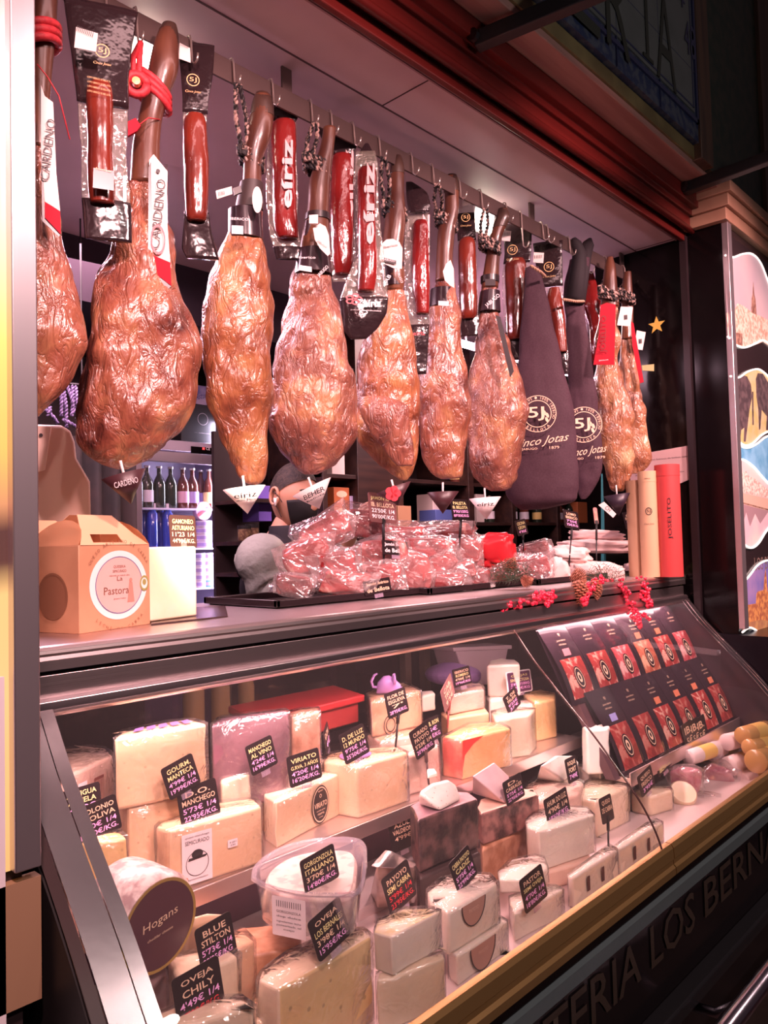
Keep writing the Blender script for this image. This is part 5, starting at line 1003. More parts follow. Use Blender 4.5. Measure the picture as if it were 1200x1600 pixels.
PT('slate card behind the wire mounted card', 676, 1139, 26, 34, 1.26, 8, ['CAB. RON', '5€', "20€/KG"], [INKY, INKP, INKP])
PT('small slate card on the pinkish half wheel', 722, 1057, 27, 27, 1.37, 2, ['IBERICO', 'ROMERO', "4'98€ 1/4", "19'96€/KG"], [INKC, INKY, INKC, INKP])
PT('brown card seen obliquely on a red stake', 700, 1082, 20, 34, 1.29, 12, ['CAB.', 'TRUF', "9'5€"], [INKC, INKC, INKC], m=mat('card_brown', (.20, .09, .09), .35), stake=(699, 1138), stakem=mat('stake_red', (.30, .06, .06), .35), yaw=25)
PT('slate card tilted over the soft pale cheese', 800, 1095, 22, 30, 1.27, 20, ['T. DE', 'TRUFA', "9'25€", "37'€"], [INKC, INKC, INKP, INKP])
PT('white bordered card reading OREJAS at the tall white cheese', 812, 1065, 34, 30, 1.36, -3, ['OREJAS', 'SIN LACTOSA', "2'49€/100G", "24'95€/KG"], [INKY, INKY, INKP, INKP], m=mat('card_purple', (.10, .03, .09), .35), border=WHITE)
PT('slate card reading GORGONZOLA ITALIANO in the clear tub', 500, 1358, 54, 52, .99, 6, ['GORGONZOLA', 'ITALIANO', "3'70€ 1/4", "14'80€/KG."], [INKY, INKY, INKC, INKP])
PT('slate card reading SEMI CABRA on the dark wrapped wedge', 624, 1386, 44, 58, 1.03, 12, ['PAYOYO', 'SEMI CABRA', "5'99€ 1/4", "23'95€/KG."], [INKC, INKY, INKR, INKR])
PT('slate card reading CADIZ on the white half wheel', 724, 1358, 34, 50, .95, 16, ['CABRA PAYOYO', 'CADIZ', "5'75€ 1/4", "22'99€/KG."], [INKY, INKY, INKP, INKP])
PT('slate card reading OVEJA LOS BERNALES on the big holed cheese', 515, 1451, 54, 64, .93, 14, ['OVEJA', 'LOS BERNALES', "3'98€ 1/4", "15'95€/KG."], [INKC, INKY, INKC, INKP])
PT('slate card reading BLUE STILTON on the wrapped wedge', 338, 1471, 56, 64, 1.04, 6, ['BLUE', 'STILTON', "5'73€ 1/4", "22'95€/KG."], [INKC, INKC, INKP, INKP])
PT('slate card reading OVEJA CHILY at the bottom edge', 311, 1550, 72, 74, .965, 4, ['OVEJA', 'CHILY', "4'49€ 1/4", "17'99€/KG."], [INKC, INKC, INKP, INKR])
PT('slate card reading CABRALES on the pink triangular wedge', 803, 1233, 29, 36, 1.08, 6, ['D.', 'CABRALES', "5'75€ 1/4", "22'95€/KG."], [INKC, INKC, INKP, INKP])
PT('slate card on the large rounded white cheese at the right', 871, 1260, 36, 40, 1.01, 4, ['AHUM. DO LUZ', "4'90€ 1/4", "19'60€/KG."], [INKC, INKC, INKP])
PT('slate card reading SEMI OVEJA on the white rounded wedge', 834, 1388, 36, 50, .895, 6, ['PASTOR', 'SEMI OVEJA', "4'70€ 1/4", "18'80€/KG."], [INKC, INKY, INKP, INKP])
PT('slate card on a black stake before the tall wrapped block', 948, 1264, 18, 38, .985, 0, ['QUESO', 'DE CABRA', ''], [INKC, INKC, INKP], stake=(951, 1334))
PT('slate card half sunk beside the blue veined piece', 894, 1202, 17, 36, 1.10, 2, ['ROQUE', 'FORT', "7'49€"], [INKC, INKC, INKP])
PT('slate card on the low white block right of the seam', 1010, 1220, 22, 32, 1.00, 10, ['QUESO', 'FRESCO', "3'95€"], [INKC, INKC, INKP])
PT('dim slate card reading AZUL before the perforated panel', 629, 1302, 38, 46, 1.20, 0, ['AZUL', 'VALDEON', "4'99€", ''], [INKC, INKC, INKC, INKC])
PT('slate card lying at the foot of the sliced ham packs', 1037, 1192, 22, 24, 1.03, 10, ['JAMON', 'IBERICO'], [INKC, INKY])
# ================================================================ HANGING POUCHES
MEATG = mat('cured_loin', (.17, .022, .012), .2, coat=.8, col2=(.07, .009, .007), scale=12, stretch=(1, 1, .4), bump=.4, bscale=22, bdist=.01)
MEATB = mat('cured_loin_red', (.22, .014, .013), .17, coat=.8, col2=(.09, .005, .005), scale=12, stretch=(1, 1, .4), bump=.5, bscale=24, bdist=.012)
POUCHK = mat('pouch_black', (.022, .012, .014), .14, coat=.7, bump=.6, bscale=10, bdist=.012)
POUCHS = film('pouch_clear', gl=.10, rough=.10, diff=.10, dcol=(.8, .75, .6), bump=.7, bscale=30, bdist=.008)
POUCHG = mat('pouch_backing', (.55, .48, .38), .3, coat=.5, bump=.4, bscale=12)
def pouch(label, out, stick, Y, head=None, tail=None, eir=None, sj=None, m=None, hookp=None, seed=0, gold=None):
    cx = sum((r[1]+r[2])/2 for r in out)/len(out); cy = sum(r[0] for r in out)/len(out); an = (cx, cy); A = U(cx, cy, 1, Y)
    t = thing('vacuum_pouch', label, 'pouch', (A.x, A.y, U(cx, out[-1][0], 1, Y).z), 'vacuum packed loins on the rail')
    obj('clear_sleeve', loft(out, Y, .05, 20, 44, .004, seed, 2, wr=.003, anch=an, interp=lin), POUCHS, t, smooth=True)
    obj('loin', loft(stick, Y, .75, 28, 50, .005, seed+1, 2.1, anch=an, back=-.012), m or MEATG, t, smooth=True)
    def sub(rows, m_, nm, k=.055, bk=0): return obj(nm, loft(rows, Y, k, 20, 16, .003, seed, 2, anch=an, interp=lin, back=bk), m_, t, smooth=True)
    R = lin(out, 60)
    def cut(y0, y1, e=.5): return [[y, a-e, b+e] for y, a, b in R if y0 <= y <= y1]
    if head: sub(cut(*head), POUCHK, 'printed_head', .10, -.004)
    if tail: sub(cut(*tail), POUCHK, 'printed_tail', .16, -.004)
    d = .048
    if eir:
        x, y, h, w = eir; ftext(t, 'eíriz', x, y, 88, h, Y, d, mat('ink_rose', (.82, .50, .50), .4), w, bold=.03)
    if sj:
        x, y, r = sj; A, rt, tw = fr_at(x, y, Y, d); sc = (A-CP).dot(c_f)/FPX; bm = BM(); disc(bm, A, rt, Z, r*sc, None, 28, .86); obj('emblem_ring', bm, GOLDI, t); text('5J', A, rt, Z, r*.9*sc, GOLDI, t, w=r*1.1*sc)
        text('Cinco Jotas', A-Z*(r*1.9*sc), rt, Z, r*.5*sc, GOLDI, t, w=r*2.4*sc, shear=.4)
    if hookp: hook(*hookp)
    return t
t = pouch('long black headed pouch at the upper left holding a dark red loin', [(8, 102, 214), (60, 108, 206), (110, 114, 200), (180, 123, 198), (240, 127, 198), (300, 126, 204), (340, 129, 205), (376, 132, 206)], [(130, 142, 172), (150, 135, 175), (220, 136, 176), (290, 138, 180), (318, 142, 178)], 1.37, (8, 170), (312, 376), None, (160, 103, 11), hookp=(168, 32, 'steel hook over the rail through the top left pouch'), seed=21)
flatw = flat(t, [(119, 42), (153, 52), (150, 81), (116, 74)], 1.37, .035, TAGW, 'price_sticker'); ftext(t, '||||||||||', 133, 68, -14, 9, 1.37, .037, INKK, 24); ftext(t, 'lomo', 136, 53, -14, 4, 1.37, .037, INKK, 12)
for i in range(4): ftext(t, 'LOMO IBERICO DE BELLOTA', 155, 140+i*7, -4, 3, 1.37, .035, GOLDI, 34)
flat(t, [(146, 262), (178, 267), (178, 298), (145, 293)], 1.37, .045, TAGK, 'front_label'); ftext(t, 'lomo', 162, 283, -6, 3, 1.37, .047, GOLDI, 22)
t = pouch('black headed pouch with twisted tail, right of the biggest ham shank', [(68, 279, 335), (120, 283, 331), (150, 285, 326), (190, 284, 324), (260, 287, 325), (330, 288, 327), (365, 286, 330), (390, 284, 338), (405, 292, 342)], [(180, 292, 318), (200, 287, 323), (270, 289, 325), (332, 290, 325), (345, 294, 320)], 1.42, (68, 178), (328, 405), None, (302, 145, 10), hookp=(300, 62, 'steel hook over the rail through the pouch right of the biggest ham'), seed=23)
flat(t, [(281, 67), (297, 75), (298, 98), (279, 91)], 1.42, .035, TAGW, 'price_sticker'); ftext(t, '|||||||', 289, 87, -18, 7, 1.42, .037, INKK, 12)
t = pouch('clear pouch with red loin lettered in pale rose between the slim and the rounded ham', [(178, 420, 462), (200, 417, 464), (280, 416, 464), (340, 418, 466), (368, 421, 468), (390, 428, 472), (405, 432, 470)], [(190, 428, 460), (206, 422, 462), (290, 424, 462), (350, 428, 466), (372, 436, 466)], 1.46, None, (385, 405), (449, 285, 17, 110), None, MEATB, hookp=(428, 150, 'steel hook over the rail above the first rose lettered pouch'), seed=25)
obj('printed_head', loft([(142, 440, 452), (155, 424, 466), (172, 416, 468), (188, 425, 462), (200, 450, 456)], 1.45, .3, 20, 16, .004, 3, 2), POUCHK, t, smooth=True)
t = pouch('clear pouch with red loin lettered in rose, left one of the middle pair', [(232, 512, 552), (300, 510, 556), (380, 512, 556), (420, 514, 554), (440, 520, 550)], [(242, 522, 548), (256, 517, 552), (330, 516, 553), (400, 519, 553), (428, 524, 546)], 1.47, None, None, (544, 300, 17, 110), None, MEATB, hookp=(520, 200, 'steel hook over the rail above the left of the middle pouches'), seed=27)
obj('printed_head', loft([(198, 496, 540), (215, 500, 562), (235, 514, 556), (246, 524, 552)], 1.46, .25, 20, 14, .004, 5, 2), POUCHK, t, smooth=True)
t = pouch('tall clear pouch whose black foot, lettered white, overlaps the cleft ham', [(236, 556, 586), (260, 554, 590), (330, 556, 592), (400, 558, 600), (440, 540, 604), (465, 532, 606), (490, 534, 604), (515, 536, 590), (530, 548, 572)], [(262, 564, 584), (276, 559, 588), (340, 559, 588), (410, 558, 590), (455, 560, 584)], 1.40, None, (464, 530), (577, 330, 17, 130), None, MEATB, hookp=(555, 222, 'steel hook over the rail above the tall pouch in the middle'), seed=29)
obj('printed_head', loft([(224, 570, 576), (240, 560, 584), (258, 556, 588)], 1.41, .4, 20, 12, .003, 5, 2), POUCHK, t, smooth=True)
ftext(t, 'eíriz', 582, 483, 0, 12, 1.40, .05, INKW, 28, bold=.03); ftext(t, 'jamones y embutidos', 572, 494, -4, 3, 1.40, .05, INKW, 48)
A, rt, tw = fr_at(553, 477, 1.40, .05); bm = BM()
for a in range(5): disc(bm, A+rt*math.cos(a*1.257)*.012+Z*math.sin(a*1.257)*.008, rt, Z, .010, .007, 16, .6)
obj('flower_emblem', bm, INKR, t); bm = BM(); disc(bm, fr_at(568, 497, 1.40, .05)[0], rt, Z, .011, .006, 20, .8); obj('emblem_ring', bm, INKW, t)
t = pouch('clear pouch with silver film and red loin right of the cleft ham shank', [(300, 634, 668), (340, 635, 670), (380, 632, 671), (440, 633, 671), (490, 632, 670), (520, 636, 669), (560, 640, 668), (585, 645, 666)], [(345, 648, 668), (360, 644, 671), (430, 645, 671), (490, 650, 670)], 1.48, None, (505, 585), (664, 395, 15, 105), None, MEATB, hookp=(646, 272, 'steel hook over the rail above the silvery pouch'), seed=31)
obj('printed_head', loft([(284, 634, 644), (300, 634, 666), (318, 636, 672), (332, 640, 670)], 1.47, .25, 20, 14, .004, 8, 2), POUCHK, t, smooth=True); ftext(t, 'eíriz', 655, 525, 0, 6, 1.47, .03, INKR, 18)
t = pouch('narrow pouch with gold emblem between the narrow ham and the flood lamp', [(315, 716, 740), (350, 714, 742), (385, 716, 744), (440, 716, 746), (500, 717, 748), (525, 720, 748)], [(372, 722, 738), (385, 717, 743), (450, 717, 745), (488, 720, 745), (498, 724, 740)], 1.50, (330, 378), (486, 525), None, (728, 349, 7), hookp=(720, 292, 'steel hook over the rail above the narrow gold emblem pouch'), seed=33)
flat(t, [(714, 309), (722, 311), (723, 328), (711, 325)], 1.50, .03, TAGW, 'price_sticker')
t = pouch('square headed black pouch between the pear shaped ham and the nearer bag', [(350, 788, 831), (395, 789, 830), (430, 784, 825), (480, 786, 827), (520, 790, 826), (550, 792, 828), (562, 800, 826)], [(405, 794, 818), (420, 788, 823), (470, 790, 824), (520, 792, 824), (530, 796, 820)], 1.50, (350, 412), (518, 562), None, (801, 398, 8), hookp=(793, 325, 'steel hook over the rail through the square headed pouch'), seed=35)
flat(t, [(784, 359), (799, 361), (797, 377), (784, 376)], 1.50, .03, TAGW, 'price_sticker'); ftext(t, '|||||', 791, 371, -4, 5, 1.50, .032, INKK, 10)
t = pouch('dark pouch with white ticket hanging between the two purple bags', [(378, 833, 878), (420, 838, 878), (470, 848, 880), (520, 860, 884), (560, 868, 888), (585, 878, 888)], [(450, 858, 874), (470, 855, 878), (520, 862, 884), (550, 868, 886)], 1.44, (378, 450), (545, 585), None, (858, 424, 8), hookp=(858, 372, 'steel hook over the rail through the dark pouch'), seed=37)
flat(t, [(834, 394), (850, 395), (849, 411), (833, 410)], 1.44, .03, TAGW, 'price_sticker'); ftext(t, '|||||', 841, 406, -2, 5, 1.44, .032, INKK, 11)
flat(t, [(860, 470), (874, 468), (884, 530), (870, 528)], 1.44, .035, mat('tag_cream', (.72, .62, .48), .5), 'long_ticket')
t = thing('net_sausage', 'glossy red netted cured piece hanging behind the JOSELITO tag', 'sausage', U(926, 565, 1, 1.50)); obj('meat', loft([(425, 914, 926), (445, 911, 935), (480, 914, 940), (520, 920, 942), (550, 924, 944), (566, 928, 938)], 1.50, .6, 24, 30, .012, 41, 2, wr=.01), MEATB, t, smooth=True)
hook(921, 428, 'steel hook over the rail above the netted piece')
# ================================================================ ON THE COUNTER
CT = TOPZ
# carton with handle, second carton, scale, cheese block
KR = mat('kraft_card', (.60, .30, .17), .6, col2=(.54, .26, .145), scale=12); KRD = mat('kraft_dark', (.26, .11, .06), .6)
fl_ = U(124, 991, 2, CT); fr_ = U(235, 975, 2, CT); ex = (fr_-fl_); Wd = ex.length; ex.normalize(); ey = Vector((-ex.y, ex.x, 0)); hB = U(124, 852, 1, fl_.y).z-CT; Dp = .13
t = thing('cheese_carton', 'brown cardboard carrier box with handle and round La Pastora label', 'box', (fl_+fr_)/2)
def cb(u, v, w): return fl_+ex*u+ey*v+Z*w
bm = BM(); prism(bm, [cb(0, 0, 0), cb(Wd, 0, 0), cb(Wd, Dp, 0), cb(0, Dp, 0)], (0, 0, hB)); obj('carton_body', bm, KR, t, bevel=.0012)
bm = BM(); ph = .0012
def strip(bm, pts, n): prism(bm, pts, Vector(n)*ph)
for v0, v1 in ((0, Dp*.42), (Dp, Dp*.58)):
    hw = Wd/2; top = .058
    # slanted flap split around the hand slot
    for (a0, a1, b0, b1) in ((0.0, .16, .30, .36), (.84, 1.0, .64, .70)): pass
    P0 = lambda u, s: cb(Wd*u, v0+(v1-v0)*s, hB+top*s)
    for q in ([(0.02, 0), (.20, 0), (.24, .35), (.13, .35)], [(.62, 0), (.98, 0), (.87, .35), (.62, .35)], [(.20, 0), (.62, 0), (.62, .08), (.21, .08)], [(.13, .35), (.87, .35), (.74, 1), (.26, 1)]):
        strip(bm, [P0(*k) for k in q], -ey)
obj('handle_flap', bm, mat('kraft_light', (.74, .42, .24), .55), t)
for s, u0 in ((0, 0), (1, Wd)):
    bm = BM(); c0 = cb(u0, Dp/2, hB); ins = ex*(1 if s == 0 else -1); P = [cb(u0, 0, hB), cb(u0, Dp, hB)]+[c0+ey*math.cos(a)*Dp*.5+(ins*.03+Z*.048)*math.sin(a) for a in [i*PI/10 for i in range(1, 10)]]; bm.faces.new([bm.verts.new(p) for p in P]); bmesh.ops.solidify(bm, geom=bm.faces[:], thickness=.0012)
    obj('side_flap', bm, MT['kraft_light'], t)
cc = cb(Wd*.54, -.0008, hB*.52); R_ = hB*.41
bm = BM(); disc(bm, cc, ex, Z, Wd*.41, R_, 48); obj('round_label', bm, mat('label_white', (.86, .80, .76), .5), t)
bm = BM(); disc(bm, cc-ey*.0006, ex, Z, Wd*.33, R_*.82, 48); lb = obj('round_label', bm, mat('label_rose', (.74, .46, .42), .5, col2=(.70, .44, .38), scale=6), t)
bm = BM(); disc(bm, cc-ey*.001, ex, Z, Wd*.335, R_*.83, 48, .975); obj('label_ring', bm, mat('ink_blue', (.12, .12, .3), .5), lb)
for s, dz, h, w in (('La', .012, .008, .014), ('Pastora', -.010, .014, .062), ('QUESERIA', .034, .006, .03), ('SEMICURADO', .026, .005, .034), ('elaborado con leche de cabra', .018, .003, .05), ('peso neto', -.026, .003, .03)): text(s, cc+Z*dz-ex*(.008 if 'Past' in s else 0)-ey*.0012, ex, Z, h, mat('ink_brown', (.22, .09, .06), .5), lb, w=w)
bm = BM(); q = cc+ex*.028-ey*.0012; disc(bm, q+Z*.008, ex, Z, .004, None, 12); quad(bm, [q+ex*a+Z*b for a, b in ((-.009, -.034), (.009, -.034), (.004, .004), (-.004, .004))]); obj('label_figure', bm, mat('ink_salmon', (.60, .26, .20), .5), lb)
q = cc+ex*Wd*.36-ey*.0013; bm = BM(); disc(bm, q, ex, Z, .012, .015, 24); obj('small_seal', bm, mat('label_white', (.86, .8, .76), .5), t); bm = BM(); disc(bm, q-ey*.0004, ex, Z, .012, .015, 24, .72); disc(bm, q-ey*.0004+Z*.002, ex, Z, .005, .006, 14); obj('small_seal', bm, mat('seal_olive', (.35, .32, .10), .5), t)
arctext('QUESO ARTESANO DE CABRA', cc-ey*.0012, ex, Z, Wd*.47, -62, 62, .006, KRD, t); arctext('LECHE DE CABRA', cc-ey*.0012, ex, Z, Wd*.47, 225, 135, .006, KRD, t)
q = cb(-.0012, Dp*.5, hB*.42); bm = BM(); disc(bm, q, ey, Z, Dp*.28, hB*.25, 32); disc(bm, q-ex*.0004, ey, Z, Dp*.30, hB*.27, 32, .9); obj('side_window', bm, KRD, t)
# second carton behind-left, dark
g0 = U(80, 985, 2, CT)+Vector((-.015, .02, 0))
t = thing('cheese_carton', 'dark brown carton with pale print, cut off between the pillar and the La Pastora box', 'box', g0)
bm = BM(); P = [g0+ey*.02, g0-ex*.10+ey*.02, g0-ex*.10+ey*.14, g0+ey*.14]; prism(bm, P, (0, 0, hB*.97)); obj('carton_body', bm, KRD, t, bevel=.001)
bm = BM(); P = [g0+ey*.02+Z*hB, g0-ex*.10+ey*.02+Z*hB, g0-ex*.08+ey*.06+Z*(hB+.05), g0-ex*.015+ey*.06+Z*(hB+.05)]; prism(bm, P, ey*.0015); obj('handle_flap', bm, MT['kraft_light'], t)
for i in range(4): text('pastora', g0-ex*(.03)+ey*.019+Z*(hB*.62-i*.014), ex, Z, .007, INKC, t, w=.03)
t = thing('cheese_carton', 'carrier box flaps rising behind the La Pastora box', 'box', cb(0, Dp+.02, 0)); bm = BM(); prism(bm, [cb(-.035, Dp+.012, 0), cb(Wd*.8, Dp+.012, 0), cb(Wd*.8, Dp+.12, 0), cb(-.035, Dp+.12, 0)], (0, 0, hB*.97)); obj('carton_body', bm, KR, t, bevel=.001)
bm = BM(); P = [cb(-.03, Dp+.012, hB), cb(Wd*.75, Dp+.012, hB), cb(Wd*.60, Dp+.05, hB+.052), cb(.02, Dp+.05, hB+.052)]; prism(bm, P, ey*.0015); obj('handle_flap', bm, MT['kraft_light'], t)
# glaring cheese block + sheet
P = [U(x, y, 2, CT+.004) for x, y in ((232, 972), (308, 962), (300, 950), (232, 956))]; zt = U(232, 855, 1, P[0].y).z
t = thing('cheese_block', 'glaring white cheese block standing on the counter beside the carrier box', 'cheese', (P[0]+P[2])/2); bm = BM(); P[3] = P[0]+Vector((.01, .10, 0)); P[2] = P[1]+Vector((.01, .10, 0)); prism(bm, P, (0, 0, zt-CT-.004)); obj('cheese_body', bm, cheesemat('cheese_glare', (.92, .84, .60), (.90, .80, .54)), t, bevel=.004)
bm = BM(); s0 = [U(x, y, 2, CT+.0005) for x, y in ((236, 977), (356, 964), (352, 948), (236, 955))]; prism(bm, s0, (0, 0, .003)); tag(obj('metal_sheet', bm, mat('dark_sheet', (.25, .16, .16), .25, .9)), 'thin dark metal sheet under the white cheese block on the counter', 'sheet')
pricetag('brown card reading GAMONEO ASTURIANO held above the white cheese block', 286, 830, 40, 50, 1.46, -2, ['GAMONEO', 'ASTURIANO', "11'23 1/4", "44'90€/KG."], [INKY, INKY, INKC, INKC], m=mat('card_brown2', (.07, .025, .02), .35), stake=(289, 858), stakem=HOOKM)
# scale head
t = thing('weighing_scale', 'beige back of a weighing scale display at the far left of the counter', 'scale', U(100, 860, 1, 1.62)); SCM = mat('beige_plastic', (.62, .42, .34), .4)
bm = BM(); prism(bm, [U(x, y, 1, 1.62) for x, y in ((40, 662), (98, 664), (112, 672), (119, 690), (122, 716), (143, 752), (146, 860), (40, 860))], (.0, .09, 0)); obj('display_head', bm, SCM, t, bevel=.008)
bm = BM(); prism(bm, [U(x, y, 1, 1.615) for x, y in ((40, 664), (80, 666), (70, 735), (40, 742))], (0, -.004, 0)); obj('front_plate', bm, mat('beige_light', (.80, .62, .54), .35), t, bevel=.002)
bm = BM(); disc(bm, U(64, 680, 1, 1.608), (1, 0, 0), Z, .004); obj('screw', bm, INKK, t)
bm = BM(); obox(bm, U(100, 880, 1, 1.66), (1, 0, 0), (0, 1, 0), Z, .12, .06, .03); c = U(100, 930, 1, 1.66); box(bm, (c.x-.14, 1.60, CT), (c.x+.10, 1.76, CT+.06)); obj('scale_base', bm, BLKM, t)
# trays
TRM = mat('tray_black', (.018, .010, .012), .25)
def tray(label, x0, x1, Y0, Y1):
    a = U(x0, 930, 1, Y0).x; b = U(x1, 920, 1, Y0).x; t = thing('serving_tray', label, 'tray', ((a+b)/2, (Y0+Y1)/2, CT), 'black trays on the counter'); bm = BM()
    box(bm, (a+.01, Y0+.01, CT), (b-.01, Y1-.01, CT+.004))
    for P in ([(a, Y0), (b, Y0), (b, Y0+.012), (a, Y0+.012)], [(a, Y1-.012), (b, Y1-.012), (b, Y1), (a, Y1)], [(a, Y0), (a+.012, Y0), (a+.012, Y1), (a, Y1)], [(b-.012, Y0), (b, Y0), (b, Y1), (b-.012, Y1)]): prism(bm, [Vector((x, y, CT+.003)) for x, y in P], (0, 0, .017))
    obj('tray_body', bm, TRM, t, bevel=.003)
tray('black tray at the left under the tallest heap of packed ham', 432, 668, 1.44, 1.74); tray('black tray in the middle under the packed meats and the red bag', 672, 840, 1.40, 1.74); tray('black tray at the right under the paper wrapped meats', 843, 1035, 1.36, 1.70)
def meatm(name, a, b_, f, sc=9, st=(1, 1, 1)):
    m, t, p = nt(name); N = t.nodes; L = t.links; tc = N.new('ShaderNodeTexCoord'); mp = N.new('ShaderNodeMapping'); mp.inputs['Scale'].default_value = st; L.new(tc.outputs['Object'], mp.inputs[0])
    n = N.new('ShaderNodeTexNoise'); n.inputs['Scale'].default_value = sc; n.inputs['Detail'].default_value = 5; n.inputs['Distortion'].default_value = 1.2; L.new(mp.outputs[0], n.inputs['Vector'])
    r = N.new('ShaderNodeValToRGB'); e = r.color_ramp.elements; e[0].position = .36; e[0].color = (*b_, 1); e[1].position = .64; e[1].color = (*f, 1); q = e.new(.48); q.color = (*a, 1); q = e.new(.57); q.color = (*a, 1); L.new(n.outputs[0], r.inputs[0]); L.new(r.outputs[0], p.inputs['Base Color'])
    p.inputs['Roughness'].default_value = .3; p.inputs['Coat Weight'].default_value = .7; p.inputs['Coat Roughness'].default_value = .08
    bp = N.new('ShaderNodeBump'); bp.inputs['Strength'].default_value = .3; bp.inputs['Distance'].default_value = .004; L.new(n.outputs[0], bp.inputs['Height']); L.new(bp.outputs[0], p.inputs['Normal']); MT[name] = m; return m
MR = meatm('ham_meat_red', (.36, .025, .028), (.16, .010, .012), (.62, .30, .24), 13); MP = meatm('ham_meat_pink', (.45, .07, .065), (.24, .025, .025), (.70, .42, .34), 12); MD = meatm('ham_meat_dark', (.20, .015, .015), (.08, .006, .006), (.50, .18, .14), 13)
def lump(label, x, y, w, h, Y, m, seed, roll=0, film_=True, dep=.45, nm='packed_ham', cat='packed ham', sq=.55, facet=False, wr_m=None, grp='film wrapped ham pieces heaped on the trays'):
    c = U(x, y, 1, Y); sc = (c-CP).dot(c_f)/FPX; a, b, d = w/2*sc, h/2*sc, max(w, h)/2*sc*dep; rt, tw = facing(c); rr = math.radians(roll)
    xd = rt*math.cos(rr)+Z*math.sin(rr); ud = Z*math.cos(rr)-rt*math.sin(rr); t = thing(nm, label, cat, c-Z*b, grp); rnd = random.Random(seed); sd = Vector((seed*3.3, seed*1.9, seed*.7))
    bm = BM(); bmesh.ops.create_icosphere(bm, subdivisions=4, radius=1)
    for v in bm.verts:
        p = v.co.copy(); q = Vector([math.copysign(abs(k)**sq, k) for k in p]); n_ = 1+.22*noise.noise(p*1.6+sd)+(.05*noise.noise(p*5+sd) if film_ else .30*(abs(noise.noise(p*2.7+sd))-.2)+.10*noise.noise(p*7+sd)); v.co = c+(xd*q.x*a+tw*q.y*d+ud*q.z*b)*.86*n_
    obj('meat', bm, m, t, smooth=True)
    if film_:
        bm = BM(); bmesh.ops.create_icosphere(bm, subdivisions=2, radius=1)
        for v in bm.verts:
            p = v.co.copy(); q = Vector([math.copysign(abs(k)**sq, k) for k in p]); k = 1.0+.30*rnd.random()+(.40 if rnd.random() > .9 else 0); v.co = c+(xd*q.x*a+tw*q.y*d+ud*q.z*b)*.93*k
        for s_ in (-1, 1):   # gathered end of the bag
            e0 = c+xd*s_*a*.85-ud*b*.2; vs = [bm.verts.new(e0+xd*s_*a*(.15+.3*rnd.random())+ud*b*(-.6+.3*i)+tw*d*rnd.uniform(-.4, .5)) for i in range(5)]; v0 = bm.verts.new(e0+tw*d*.2)
            for i in range(4): bm.faces.new((v0, vs[i], vs[i+1]))
        obj('plastic_bag', bm, wr_m or FILMC, t)
    return t
LP = [('top of the left heap, under the brown card', 568, 818, 74, 46, 1.62, MR, -8), ('upper left of the heap beside the worker sleeve', 508, 832, 96, 52, 1.62, MP, 26), ('left heap, pale folds at mid height', 480, 872, 84, 56, 1.60, MP, 12),
 ('lowest left corner of the heap overhanging the tray', 458, 914, 66, 34, 1.56, MD, -8), ('left heap centre, round piece', 526, 888, 76, 60, 1.54, MR, 10), ('heap centre beneath the small black label', 596, 868, 96, 52, 1.56, MP, 6),
 ('front of the heap, pale fold drooping over the tray', 540, 912, 92, 44, 1.50, MP, -6), ('front centre between the two card stakes', 590, 902, 80, 52, 1.51, MR, 4), ('right of the left heap, squarish pink block', 640, 896, 74, 70, 1.50, MP, 2),
 ('behind the first card stake, flat red piece', 628, 838, 84, 38, 1.66, MR, -4), ('flat dark piece at the back behind the second card', 690, 832, 104, 34, 1.66, MD, 3), ('glossy red piece right of the small black label', 668, 858, 96, 42, 1.56, MR, -2),
 ('round piece left of the second card stake', 688, 882, 66, 40, 1.52, MP, 30), ('small striped piece in front of the red bag', 728, 862, 50, 48, 1.50, MP, -12), ('front piece at the foot of the second stake', 690, 908, 82, 30, 1.48, MR, 0),
 ('pale fold right of the second stake', 722, 892, 46, 34, 1.47, MP, 14), ('small red piece at the front left of the fir sprig', 742, 906, 54, 30, 1.45, MR, 20)]
for i, (lb, x, y, w, h, Y, m, rl) in enumerate(LP): lump('film wrapped cured ham, '+lb, x, y, w, h, Y, m, i+3, rl)
REDB = mat('red_bag', (.62, .02, .03), .35, coat=.3)
lump('bright red bag behind the fir sprig on the middle tray', 772, 862, 72, 62, 1.58, REDB, 60, 0, False, nm='red_bag', cat='bag', grp=None); lump('red wrapped piece lying in front of the fir sprig', 790, 896, 66, 28, 1.44, MR, 61, 8, grp=None, nm='packed_ham')
lump('rosy film packed piece right of the fir sprig', 832, 888, 62, 44, 1.46, MR, 62, 10); lump('brownish film packed piece below the yellow lettered card', 835, 862, 54, 34, 1.54, MD, 63, 12)
PAPW = mat('butcher_paper', (.80, .58, .54), .5, col2=(.74, .50, .46), scale=8, bump=.5, bscale=18, bdist=.008)
for i, (lb, x, y, w, h, Y, rl) in enumerate((('upper long roll at the back of the right tray', 950, 838, 130, 22, 1.56, -3), ('second long roll under the upper one', 940, 854, 150, 24, 1.54, -2), ('left piece with a twisted end, behind the stakes', 888, 866, 76, 28, 1.50, -4), ('left front piece with a folded flap', 868, 896, 54, 52, 1.44, 22), ('broad front piece in the middle of the right tray', 930, 896, 104, 44, 1.42, -4), ('right piece with gathered white neck', 1008, 893, 72, 46, 1.38, 6), ('far right piece with a pointed tail', 1040, 875, 66, 26, 1.38, 10))):
    lump('paper wrapped cured meat, '+lb, x, y, w, h, Y, PAPW, 70+i, rl, False, nm='paper_wrapped_meat', cat='wrapped meat', sq=.7, grp='paper wrapped meats on the right tray')
